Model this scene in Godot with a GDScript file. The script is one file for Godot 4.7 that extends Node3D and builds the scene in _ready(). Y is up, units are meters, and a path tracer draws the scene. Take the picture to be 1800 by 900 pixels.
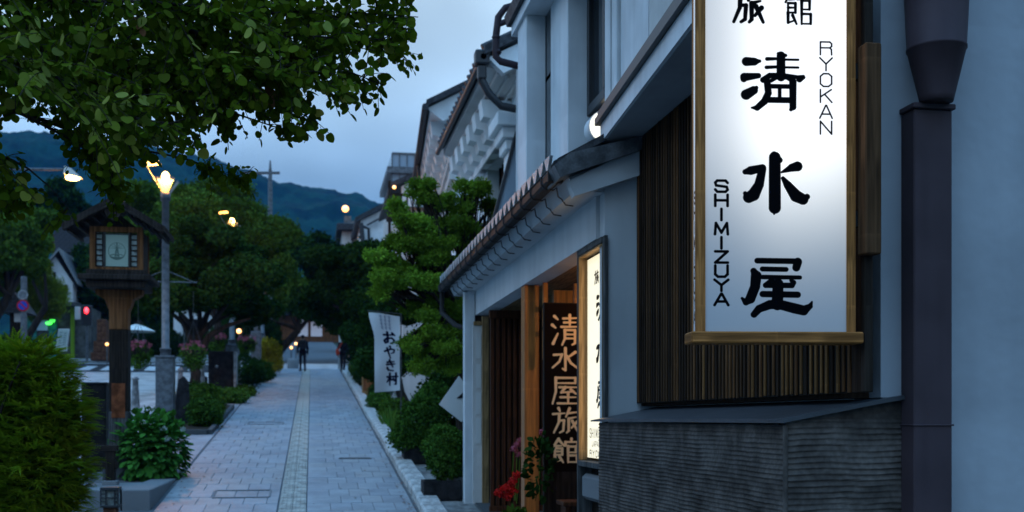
extends Node3D
# World axes: x to the right across the street, y up, -z along the street. The eye is 1.5 m above the pavement.
const EYE := 1.5
const TURN := 0.1742
var rng := RandomNumberGenerator.new()
var taken := {}
var T := {}
var M := {}
var F := {}
var wobble := FastNoiseLite.new()

# ---------------------------------------------------------------- surveying: where a sight line meets a plane
func ray(px: float, py: float) -> Vector3:
	var u := (px - 900.0) / 2000.0
	return Vector3(u * cos(TURN) + sin(TURN), (737.0 - py) / 2000.0, -(cos(TURN) - u * sin(TURN)))
func at(px: float, py: float, d: float) -> Vector3:
	var r := ray(px, py)
	return Vector3(0, EYE, 0) + r * (d / -r.z)
func onx(px: float, py: float, x: float) -> Vector3:
	var r := ray(px, py)
	return Vector3(0, EYE, 0) + r * (x / r.x)
func lie(d: float) -> float:
	return clampf(0.0872 * d - 0.95, 0.0, 12.0)
func V(x: float, y: float, d: float) -> Vector3:
	return Vector3(x, y, -d)
func seen_at(p: Vector3) -> Vector2:
	var z := -p.z * cos(TURN) + p.x * sin(TURN)
	var x := p.x * cos(TURN) + p.z * sin(TURN)
	return Vector2(900.0 + 2000.0 * x / z, 737.0 - 2000.0 * (p.y - EYE) / z)
func rnd(a: float, b: float) -> float:
	return rng.randf_range(a, b)
func rdir() -> Vector3:
	var z := rnd(-1, 1)
	var t := rnd(0, TAU)
	var r := sqrt(1 - z * z)
	return Vector3(r * cos(t), z, r * sin(t))

# ---------------------------------------------------------------- objects
func numbered(called: String) -> String:
	if not taken.has(called):
		taken[called] = 0
		return called
	taken[called] += 1
	return "%s_%03d" % [called, taken[called]]
func tag(o: Node, label := "", category := "", group := "", kind := "") -> Node:
	if label: o.set_meta("label", label)
	if category: o.set_meta("category", category)
	if group: o.set_meta("group", group)
	if kind: o.set_meta("kind", kind)
	return o
func thing(called: String, label: String, category: String, p := Vector3.ZERO, group := "") -> Node3D:
	var o := Node3D.new()
	o.name = numbered(called)
	add_child(o)
	o.position = p
	tag(o, label, category, group)
	return o
func wpos(n: Node) -> Vector3:
	var p := Vector3.ZERO
	while n != self and n != null:
		p += n.position
		n = n.get_parent()
	return p
# a mesh whose points are given in the world, under a thing or a part
func part(called: String, st, mat: Material, parent: Node = null, label := "") -> MeshInstance3D:
	var o := MeshInstance3D.new()
	if st is SurfaceTool:
		st.generate_normals()
		o.mesh = st.commit()
	else:
		o.mesh = st
	o.material_override = mat
	if parent == null:
		o.name = numbered(called)
		add_child(o)
	else:
		o.name = called
		o.position = -wpos(parent)
		parent.add_child(o, true)
	if label: o.set_meta("label", label)
	return o
# a shared mesh set down at a place in the world
func put(called: String, mesh: Mesh, mat: Material, parent: Node, p: Vector3, b := Basis.IDENTITY) -> MeshInstance3D:
	var o := MeshInstance3D.new()
	o.mesh = mesh
	o.material_override = mat
	o.transform = Transform3D(b, p - (wpos(parent) if parent else Vector3.ZERO))
	if parent == null:
		o.name = numbered(called)
		add_child(o)
	else:
		o.name = called
		parent.add_child(o, true)
	return o
func setting(called: String, st, mat: Material) -> MeshInstance3D:
	var o := part(called, st, mat)
	o.set_meta("kind", "structure")
	return o
func many(called: String, mesh: Mesh, mat: Material, parent: Node, places: Array, tints: Array, stuff := false) -> MultiMeshInstance3D:
	var mm := MultiMesh.new()
	mm.transform_format = MultiMesh.TRANSFORM_3D
	mm.use_colors = true
	mm.mesh = mesh
	mm.instance_count = places.size()
	for i in places.size():
		mm.set_instance_transform(i, places[i])
		mm.set_instance_color(i, tints[i])
	var o := MultiMeshInstance3D.new()
	o.multimesh = mm
	o.material_override = mat
	if parent:
		o.name = called
		o.position = -wpos(parent)
		parent.add_child(o, true)
	else:
		o.name = numbered(called)
		add_child(o)
	if stuff: o.set_meta("kind", "stuff")
	return o

# ---------------------------------------------------------------- shapes
func mb() -> SurfaceTool:
	var st := SurfaceTool.new()
	st.begin(Mesh.PRIMITIVE_TRIANGLES)
	st.set_smooth_group(-1)
	return st
func done(st: SurfaceTool) -> ArrayMesh:
	st.generate_normals()
	return st.commit()
func tri(st: SurfaceTool, a: Vector3, b: Vector3, c: Vector3) -> void:
	st.add_vertex(a); st.add_vertex(b); st.add_vertex(c)
func tri_out(st: SurfaceTool, a: Vector3, b: Vector3, c: Vector3, m: Vector3) -> void:
	if (b - a).cross(c - a).dot((a + b + c) / 3.0 - m) > 0:
		tri(st, a, c, b)
	else:
		tri(st, a, b, c)
func quad(st: SurfaceTool, a: Vector3, b: Vector3, c: Vector3, d: Vector3) -> void:
	tri(st, a, b, c); tri(st, a, c, d)
func quad_out(st: SurfaceTool, a: Vector3, b: Vector3, c: Vector3, d: Vector3, m: Vector3) -> void:
	tri_out(st, a, b, c, m); tri_out(st, a, c, d, m)
func box(st: SurfaceTool, c: Vector3, s: Vector3, bev := 0.0, b := Basis.IDENTITY) -> void:
	var h := s / 2.0
	bev = minf(bev, 0.45 * minf(s.x, minf(s.y, s.z)))
	var p := {}
	for i in 8:
		var g := Vector3(1 if i & 1 else -1, 1 if i & 2 else -1, 1 if i & 4 else -1)
		for k in 3:
			var q := g * (h - Vector3.ONE * bev)
			q[k] = g[k] * h[k]
			p[i * 3 + k] = c + b * q
	for k in 3:
		var u := 1 << ((k + 1) % 3)
		var w := 1 << ((k + 2) % 3)
		for e in 2:
			var o := e << k
			quad_out(st, p[(o) * 3 + k], p[(o | u) * 3 + k], p[(o | u | w) * 3 + k], p[(o | w) * 3 + k], c)
		if bev > 0:
			var k1 := (k + 1) % 3
			var k2 := (k + 2) % 3
			for e in 4:
				var o := (u if e & 1 else 0) | (w if e & 2 else 0)
				var o2 := o | (1 << k)
				quad_out(st, p[o * 3 + k1], p[o2 * 3 + k1], p[o2 * 3 + k2], p[o * 3 + k2], c)
	if bev > 0:
		for i in 8:
			tri_out(st, p[i * 3], p[i * 3 + 1], p[i * 3 + 2], c)
# a box from its two corners, x then y then distance along the street
func span(st: SurfaceTool, x0: float, x1: float, y0: float, y1: float, d0: float, d1: float, bev := 0.0) -> void:
	box(st, V((x0 + x1) / 2, (y0 + y1) / 2, (d0 + d1) / 2), Vector3(absf(x1 - x0), absf(y1 - y0), absf(d1 - d0)), bev)
func box_mesh(s: Vector3, bev := 0.0) -> ArrayMesh:
	var st := mb()
	box(st, Vector3.ZERO, s, bev)
	return done(st)
func frame_of(dir: Vector3) -> Basis:
	var y := dir.normalized()
	var x := y.cross(Vector3(0.31, 0.27, 0.91)).normalized()
	return Basis(x, y, x.cross(y))
func beam(st: SurfaceTool, a: Vector3, b: Vector3, w: float, t: float, bev := 0.0, side := Vector3.UP) -> void:
	var y := (b - a).normalized()
	var x := y.cross(side)
	x = x.normalized() if x.length() > 0.01 else Vector3.RIGHT
	box(st, (a + b) / 2, Vector3(w, (b - a).length(), t), bev, Basis(x, y, x.cross(y)))
func tube(st: SurfaceTool, pts: Array, rads: Array, sides := 8, caps := true) -> void:
	st.set_smooth_group(1)
	var rings := []
	var x := Vector3.ZERO
	for i in pts.size():
		var d: Vector3 = (pts[mini(i + 1, pts.size() - 1)] - pts[maxi(i - 1, 0)]).normalized()
		if x == Vector3.ZERO:
			x = frame_of(d).x
		else:
			x = (x - d * x.dot(d)).normalized()
		var z := x.cross(d)
		var ring := []
		var r: float = rads[mini(i, rads.size() - 1)]
		for k in sides:
			var t := TAU * k / sides
			ring.append(pts[i] + (x * cos(t) + z * sin(t)) * r)
		rings.append(ring)
	for i in pts.size() - 1:
		var m: Vector3 = (pts[i] + pts[i + 1]) / 2.0
		for k in sides:
			var k2 := (k + 1) % sides
			quad_out(st, rings[i][k], rings[i][k2], rings[i + 1][k2], rings[i + 1][k], m)
	st.set_smooth_group(-1)
	if caps:
		var inside: Vector3 = (pts[0] + pts[1]) / 2.0
		for k in sides:
			tri_out(st, pts[0], rings[0][k], rings[0][(k + 1) % sides], inside)
		var n := pts.size() - 1
		inside = (pts[n] + pts[n - 1]) / 2.0
		for k in sides:
			tri_out(st, pts[n], rings[n][k], rings[n][(k + 1) % sides], inside)
func lathe(st: SurfaceTool, prof: Array, sides: int, o: Vector3, smooth := true) -> void:
	st.set_smooth_group(2 if smooth else -1)
	for i in prof.size() - 1:
		var a: Vector2 = prof[i]
		var b: Vector2 = prof[i + 1]
		for k in sides:
			var t := TAU * k / sides
			var t2 := TAU * (k + 1) / sides
			var p := o + Vector3(a.x * cos(t), a.y, a.x * sin(t))
			var q := o + Vector3(a.x * cos(t2), a.y, a.x * sin(t2))
			var r := o + Vector3(b.x * cos(t2), b.y, b.x * sin(t2))
			var s := o + Vector3(b.x * cos(t), b.y, b.x * sin(t))
			if b.x > 0.0001: tri(st, p, s, r)
			if a.x > 0.0001: tri(st, p, r, q)
	st.set_smooth_group(-1)
func ball(st: SurfaceTool, c: Vector3, r: Vector3, sides := 10, rough := 0.0) -> void:
	st.set_smooth_group(3)
	var rows := sides / 2
	var pts := []
	for i in rows + 1:
		var row := []
		for k in sides:
			var th := PI * i / rows
			var ph := TAU * k / sides
			var n := Vector3(sin(th) * cos(ph), cos(th), sin(th) * sin(ph))
			row.append(c + n * r * (1.0 + rough * wobble.get_noise_3dv((c + n * r) * 8.0)))
		pts.append(row)
	for i in rows:
		for k in sides:
			var k2 := (k + 1) % sides
			if i < rows - 1: tri_out(st, pts[i][k], pts[i + 1][k2], pts[i + 1][k], c)
			if i > 0: tri_out(st, pts[i][k], pts[i][k2], pts[i + 1][k2], c)
	st.set_smooth_group(-1)
# a flat outline with thickness: the outline lies in the x-y plane of xf, the thickness runs along its z
func prism(st: SurfaceTool, outline: PackedVector2Array, z0: float, z1: float, xf: Transform3D) -> void:
	var idx := Geometry2D.triangulate_polygon(outline)
	var m := Vector2.ZERO
	for q in outline: m += q / outline.size()
	var c := xf * Vector3(m.x, m.y, (z0 + z1) / 2)
	for i in range(0, idx.size(), 3):
		for z in [z0, z1]:
			var a := outline[idx[i]]
			var b := outline[idx[i + 1]]
			var d := outline[idx[i + 2]]
			var inner := xf * Vector3((a.x + b.x + d.x) / 3, (a.y + b.y + d.y) / 3, (z0 + z1) / 2)
			tri_out(st, xf * Vector3(a.x, a.y, z), xf * Vector3(b.x, b.y, z), xf * Vector3(d.x, d.y, z), inner)
	for i in outline.size():
		var a := outline[i]
		var b := outline[(i + 1) % outline.size()]
		quad_out(st, xf * Vector3(a.x, a.y, z0), xf * Vector3(b.x, b.y, z0), xf * Vector3(b.x, b.y, z1), xf * Vector3(a.x, a.y, z1), c)
# six-sided block from its bottom and top outlines of four points each
func block(st: SurfaceTool, lo: Array, hi: Array) -> void:
	var c := Vector3.ZERO
	for q in lo + hi: c += q / 8.0
	quad_out(st, lo[0], lo[1], lo[2], lo[3], c)
	quad_out(st, hi[0], hi[1], hi[2], hi[3], c)
	for i in 4:
		var j := (i + 1) % 4
		quad_out(st, lo[i], lo[j], hi[j], hi[i], c)

# ---------------------------------------------------------------- textures and materials
func grey_noise(w: int, h: int, freq: float, oct: int, lo: float, hi: float, seed_: int, power := 1.0) -> Image:
	var n := FastNoiseLite.new()
	n.seed = seed_
	n.noise_type = FastNoiseLite.TYPE_SIMPLEX_SMOOTH
	n.frequency = freq
	n.fractal_octaves = oct
	var src := n.get_seamless_image(w, h)
	var im := Image.create(w, h, false, Image.FORMAT_L8)
	for y in h:
		for x in w:
			var v := pow(src.get_pixel(x, y).r, power)
			v = lo + (hi - lo) * v
			im.set_pixel(x, y, Color(v, v, v))
	return im
func tex(im: Image) -> ImageTexture:
	return ImageTexture.create_from_image(im)
func bump(im: Image, s: float) -> ImageTexture:
	var c := im.duplicate()
	c.convert(Image.FORMAT_RGBA8)
	c.bump_map_to_normal_map(s)
	return tex(c)
func mixed(a: Image, b: Image) -> Image:
	var im := Image.create(a.get_width(), a.get_height(), false, Image.FORMAT_L8)
	for y in a.get_height():
		for x in a.get_width():
			var v := a.get_pixel(x, y).r * b.get_pixel(x, y).r
			im.set_pixel(x, y, Color(v, v, v))
	return im
func make_textures() -> void:
	var fine := grey_noise(256, 256, 0.08, 4, 0.78, 1.0, 3)
	var broad := grey_noise(256, 256, 0.012, 5, 0.62, 1.12, 5)
	T.mottle = tex(mixed(fine, broad))
	T.soft = tex(mixed(grey_noise(256, 256, 0.08, 4, 0.9, 1.0, 23), grey_noise(256, 256, 0.012, 5, 0.84, 1.08, 25)))
	T.speck = tex(grey_noise(256, 256, 0.25, 3, 0.55, 1.15, 8))
	T.speck_n = bump(grey_noise(256, 256, 0.16, 4, 0, 1, 9), 2.5)
	T.soft_n = bump(grey_noise(256, 256, 0.03, 4, 0, 1, 10), 3.0)
	var g := grey_noise(256, 10, 0.055, 3, 0.6, 1.1, 12)
	g.resize(256, 256, Image.INTERPOLATE_CUBIC)
	var fib := grey_noise(256, 12, 0.22, 2, 0.8, 1.1, 13)
	fib.resize(256, 256, Image.INTERPOLATE_CUBIC)
	var up := mixed(g, fib)
	T.grain = tex(up)
	T.grain_n = bump(up, 3.0)
	var side := up.duplicate()
	side.rotate_90(CLOCKWISE)
	T.grain_h = tex(side)
	# rain streaks on plaster: broad stain with runs down it
	var runs := grey_noise(256, 12, 0.04, 3, 0.95, 1.02, 17)
	runs.resize(256, 256, Image.INTERPOLATE_CUBIC)
	T.plaster = tex(mixed(grey_noise(256, 256, 0.01, 5, 0.91, 1.05, 19), runs))
func mk(called: String, lin: Color, rough: float, t := "", scale := 1.0, n := "", ns := 0.5) -> StandardMaterial3D:
	var m := StandardMaterial3D.new()
	m.resource_name = called
	m.albedo_color = lin.linear_to_srgb()
	m.roughness = rough
	m.metallic_specular = 0.5 if rough < 0.5 else 0.18
	if t:
		m.albedo_texture = T[t]
	if n:
		m.normal_enabled = true
		m.normal_texture = T[n]
		m.normal_scale = ns
	if t or n:
		m.uv1_triplanar = true
		m.uv1_world_triplanar = true
		m.uv1_triplanar_sharpness = 6.0
		m.uv1_scale = Vector3.ONE * scale
	M[called] = m
	return m
func leafy(called: String, lin: Color, back: float, rough := 0.7) -> StandardMaterial3D:
	var m := mk(called, lin, rough)
	m.vertex_color_use_as_albedo = true
	m.specular_mode = BaseMaterial3D.SPECULAR_DISABLED
	m.backlight_enabled = true
	m.backlight = Color(back, back, back * 0.5)
	return m
func glow(called: String, c: Color, energy: float) -> StandardMaterial3D:
	var m := mk(called, Color(0.7, 0.7, 0.7), 0.5)
	m.emission_enabled = true
	m.emission = c
	m.emission_energy_multiplier = energy
	return m

# ---------------------------------------------------------------- brush writing: strokes are lists of (x, y, half width) in a box of 100
func ink(im: Image, strokes: Array, x0: float, y0: float, w: float, h: float, c: Color, thick := 0.0, brush := true) -> void:
	for s in strokes:
		for i in maxi(1, s.size() - 1):
			var a = s[i]
			var b = s[mini(i + 1, s.size() - 1)]
			# a loaded brush: strokes start full and thin out, level strokes lighter than upright ones
			var n: int = maxi(1, s.size() - 1)
			var lvl := 0.8 if absf(b[0] - a[0]) > 2.0 * absf(b[1] - a[1]) and brush else 1.0
			var ra: float = (a[2] if a.size() > 2 else thick * lvl * (1.2 - 0.45 * i / n if brush else 1.0)) * w / 100.0
			var rb: float = (b[2] if b.size() > 2 else thick * lvl * (1.2 - 0.45 * (i + 1) / n if brush else 1.0)) * w / 100.0
			var p := Vector2(x0 + a[0] * w / 100.0, y0 + a[1] * h / 100.0)
			var q := Vector2(x0 + b[0] * w / 100.0, y0 + b[1] * h / 100.0)
			var r := maxf(ra, rb) + 1.5
			var d := q - p
			var l2 := maxf(d.length_squared(), 1e-6)
			for y in range(maxi(0, int(minf(p.y, q.y) - r)), mini(im.get_height(), int(maxf(p.y, q.y) + r) + 1)):
				for x in range(maxi(0, int(minf(p.x, q.x) - r)), mini(im.get_width(), int(maxf(p.x, q.x) + r) + 1)):
					var o := Vector2(x + 0.5, y + 0.5) - p
					var t := clampf(o.dot(d) / l2, 0, 1)
					var cover := clampf(ra + (rb - ra) * t - (o - d * t).length() + 0.5, 0, 1)
					if cover > 0:
						im.set_pixel(x, y, im.get_pixel(x, y).lerp(c, cover))
const BOLD_SEI := [
	[[11, 17, 7], [23, 17, 6], [31, 16, 2.5]], [[7, 44, 5], [8, 41, 6.5], [29, 38.5, 4.2]], [[10.5, 68, 8], [22, 61, 6.5], [26, 57, 3]],
	[[42, 12.5, 3], [55, 12, 2.4]], [[70, 13, 1.8], [89, 13, 1.8]], [[41, 25.5, 2.8], [57, 24.5, 2.4]], [[70, 25, 1.8], [89, 25, 1.8]],
	[[59, 4, 2.5], [70, 6.5, 2.6]], [[63, 7, 6.5], [63, 40, 6.8]], [[36, 45, 4.5], [46, 38, 4.3], [63, 37, 3.6], [88, 40, 3.2], [97, 38, 2]], [[91, 43, 5], [97, 40, 3]],
	[[42, 47, 5.2], [44, 65, 5.2], [38, 78, 5.4], [27, 88, 4.6], [19, 88, 1.5]], [[44, 54.5, 3.6], [80, 54.5, 3.6]], [[61, 57, 2.8], [61, 73, 2.8]], [[44, 75.5, 4.6], [80, 75.5, 4.6]],
	[[81, 47, 5.6], [81, 86, 5.2], [78, 90, 2.8]], [[48, 46, 3], [58, 40, 3], [72, 41, 3], [80, 46, 3]]]
const BOLD_SUI := [
	[[48, 9, 8.5], [48, 84, 8.8]], [[48, 84, 8.5], [47, 93, 1.5]], [[47, 5, 5], [55, 13, 4.5]], [[5, 31, 4], [13, 29, 6.5], [30, 25, 5.6]],
	[[30, 27, 5.6], [25, 50, 7], [17, 65, 9], [10, 69, 8.2]], [[5, 63, 3.2], [8, 68, 6]], [[58, 31, 1.5], [73, 24, 6], [81, 22, 7.4]], [[60, 40, 3], [67, 50, 6], [79, 66, 9], [89, 71, 8], [95, 67, 4.4]]]
const BOLD_YA := [
	[[23.5, 4.6, 4], [76, 5, 4]], [[79, 6, 6], [77, 14, 5.4]], [[30.5, 16.2, 3.5], [63, 16.6, 3.4]], [[18.5, 19, 4.4], [22, 26, 7.4], [20.5, 41, 6.8], [14, 58, 6.8], [8, 63, 4.4], [2.8, 57.5, 2]],
	[[31, 27.5, 3.2], [82, 27.8, 2.9]], [[43.5, 33, 4.4], [35, 39, 3.8], [71, 39, 3.9], [73, 35, 3.9], [70, 32, 2.6]], [[31, 51.3, 4.4], [79, 52, 4.4]], [[52, 37, 7.4], [51, 66, 8]],
	[[19, 80, 4.6], [26, 72, 5.4], [41, 66, 6.4], [53, 65.5, 6.8], [74, 71, 7.2], [87, 74, 7], [96, 68, 3.8], [98.5, 62, 1.4]]]
const RYO := [[[25, 4], [30, 15]], [[5, 25], [48, 22]], [[28, 25], [26, 55], [8, 92]], [[27, 48], [45, 48], [42, 85], [30, 92]], [[65, 5], [52, 35]], [[60, 22], [95, 18]], [[62, 42], [88, 36]], [[62, 42], [62, 85], [55, 92]], [[75, 50], [97, 92]], [[92, 54], [72, 75]]]
const KAN := [[[25, 3], [3, 38]], [[25, 5], [45, 30]], [[15, 30], [35, 30]], [[12, 40], [38, 40], [38, 65], [12, 65], [12, 40]], [[12, 52], [38, 52]], [[12, 65], [12, 92], [38, 85]], [[28, 72], [42, 95]], [[72, 3], [72, 12]], [[50, 28], [50, 15], [96, 15], [93, 28]], [[60, 32], [60, 95]], [[60, 33], [88, 33], [88, 56], [60, 56]], [[60, 68], [92, 68], [92, 94], [60, 94]]]
const SEI := [[[10, 6], [22, 16]], [[2, 34], [14, 43]], [[5, 94], [22, 62]], [[42, 13], [92, 11]], [[45, 26], [88, 25]], [[35, 40], [98, 39]], [[66, 2], [66, 40]], [[48, 50], [48, 78], [38, 98]], [[48, 50], [85, 50], [85, 92], [75, 97]], [[48, 64], [85, 64]], [[48, 77], [85, 77]]]
const SUI := [[[50, 2], [50, 94], [40, 88]], [[8, 30], [38, 28], [28, 58], [3, 84]], [[86, 18], [60, 40]], [[55, 35], [70, 64], [98, 88]]]
const YA := [[[15, 8], [86, 8], [86, 26], [15, 26]], [[15, 8], [15, 55], [3, 96]], [[28, 40], [92, 40]], [[50, 40], [35, 58], [82, 55]], [[70, 48], [88, 62]], [[32, 74], [88, 74]], [[60, 58], [60, 93]], [[22, 95], [98, 95]]]
const HO := [[[8, 27], [78, 22]], [[38, 4], [38, 82], [20, 90], [9, 74], [30, 55], [70, 48], [90, 66], [80, 86], [58, 93]], [[76, 8], [95, 24]]]
const HYA := [[[5, 46], [60, 26], [88, 32], [86, 52], [64, 60]], [[50, 6], [58, 22]], [[26, 22], [55, 98]]]
const HKI := [[[18, 20], [80, 14]], [[14, 41], [88, 34]], [[40, 2], [68, 60]], [[20, 70], [30, 88], [74, 94]]]
const MURA := [[[3, 30], [48, 28]], [[27, 4], [27, 96]], [[27, 34], [4, 70]], [[29, 40], [45, 58]], [[52, 30], [98, 30]], [[80, 4], [80, 90], [66, 92]], [[58, 50], [68, 66]]]
const LETTERS := {
	"R": [[[5, 100], [5, 0], [80, 0], [95, 14], [95, 34], [80, 46], [5, 46]], [[80, 46], [93, 58], [95, 100]]], "Y": [[[0, 0], [50, 48], [100, 0]], [[50, 48], [50, 100]]],
	"O": [[[30, 0], [70, 0], [95, 20], [95, 80], [70, 100], [30, 100], [5, 80], [5, 20], [30, 0]]], "K": [[[5, 0], [5, 100]], [[92, 0], [10, 55]], [[40, 38], [97, 100]]],
	"A": [[[0, 100], [48, 0], [54, 0], [100, 100]], [[16, 68], [84, 68]]], "N": [[[5, 100], [5, 0], [95, 100], [95, 0]]], "I": [[[50, 0], [50, 100]]], "H": [[[5, 0], [5, 100]], [[95, 0], [95, 100]], [[5, 50], [95, 50]]],
	"S": [[[95, 20], [80, 0], [20, 0], [5, 18], [12, 44], [88, 56], [95, 82], [80, 100], [20, 100], [5, 80]]], "M": [[[3, 100], [10, 0], [50, 85], [90, 0], [97, 100]]], "Z": [[[5, 0], [95, 0], [5, 100], [97, 100]]],
	"U": [[[5, 0], [5, 78], [25, 100], [75, 100], [95, 78], [95, 0]]], "J": [[[80, 0], [80, 80], [60, 100], [25, 100], [8, 78]]], "P": [[[5, 100], [5, 0], [80, 0], [95, 25], [80, 50], [5, 50]]], "E": [[[95, 0], [5, 0], [5, 100], [95, 100]], [[5, 48], [80, 48]]]}

# ================================================================ the scene
func _ready() -> void:
	rng.seed = 7
	wobble.seed = 4
	wobble.frequency = 0.5
	# ---- camera
	var cam := Camera3D.new()
	cam.name = "Camera"
	add_child(cam)
	cam.position = Vector3(0, EYE, 0)
	cam.rotation.y = -TURN
	cam.far = 4000.0
	cam.set_frustum(0.1 * 0.45, Vector2(0, 0.1 * 0.1435), 0.1, 4000.0)
	var lens := CameraAttributesPhysical.new()
	lens.frustum_focal_length = 40.0
	lens.frustum_focus_distance = 5.9
	lens.exposure_aperture = 3.2
	# ---- sky, air, exposure
	var env := Environment.new()
	env.background_mode = Environment.BG_SKY
	var sky := Sky.new()
	var pano := PanoramaSkyMaterial.new()
	pano.panorama = evening_sky()
	sky.sky_material = pano
	env.sky = sky
	env.background_energy_multiplier = 1.0
	env.tonemap_mode = Environment.TONE_MAPPER_LINEAR
	env.tonemap_exposure = 1.0
	env.sdfgi_enabled = true
	env.ssao_enabled = true
	env.ssil_enabled = true
	env.fog_enabled = true
	env.fog_light_color = Color(0.1, 0.55, 0.95)
	env.fog_density = FOG
	var we := WorldEnvironment.new()
	we.name = "Air"
	we.environment = env
	we.camera_attributes = lens
	add_child(we)
	# ---- the last glow of the overcast sky
	var sun := DirectionalLight3D.new()
	sun.name = "DuskSky"
	sun.light_color = Color(0.72, 0.87, 1.0)
	sun.light_energy = 0.3
	sun.light_angular_distance = 60.0
	sun.shadow_enabled = true
	sun.rotation = Vector3(-0.95, -1.05, 0)
	add_child(sun)

	make_textures()
	make_materials()
	make_leaves()
	make_ground()
	make_hills()
	make_ryokan()
	make_neighbours()
	make_signs()
	make_left_street()
	make_planting()
	make_trees()
	make_people()
	make_small_things()

const FOG := 0.00014

func evening_sky() -> ImageTexture:
	var w := 512
	var h := 256
	var im := Image.create(w, h, false, Image.FORMAT_RGBF)
	var n := FastNoiseLite.new()
	n.seed = 21
	n.frequency = 1.6
	n.fractal_octaves = 4
	for y in h:
		var el := PI * (0.5 - (y + 0.5) / h)
		for x in w:
			var az := TAU * (x + 0.5) / w
			var d := Vector3(cos(el) * sin(az), sin(el), cos(el) * cos(az))
			var t := smoothstep(0.06, 0.40, d.y)
			var c := Vector3(0.13, 0.38, 0.74).lerp(Vector3(0.60, 0.84, 1.06), t)
			c = c.lerp(Vector3(0.25, 0.80, 1.65), smoothstep(0.36, 0.85, d.y))
			var v := n.get_noise_3d(d.x * 1.3, d.y * 4.2, d.z * 1.3) + 0.25 * n.get_noise_3d(d.x * 4.0 + 9, d.y * 12.0, d.z * 4.0)
			c *= 1.0 + 0.75 * v
			if d.y < 0: c = Vector3(0.05, 0.08, 0.12)
			im.set_pixel(x, y, Color(c.x, c.y, c.z))
	return ImageTexture.create_from_image(im)

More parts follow.
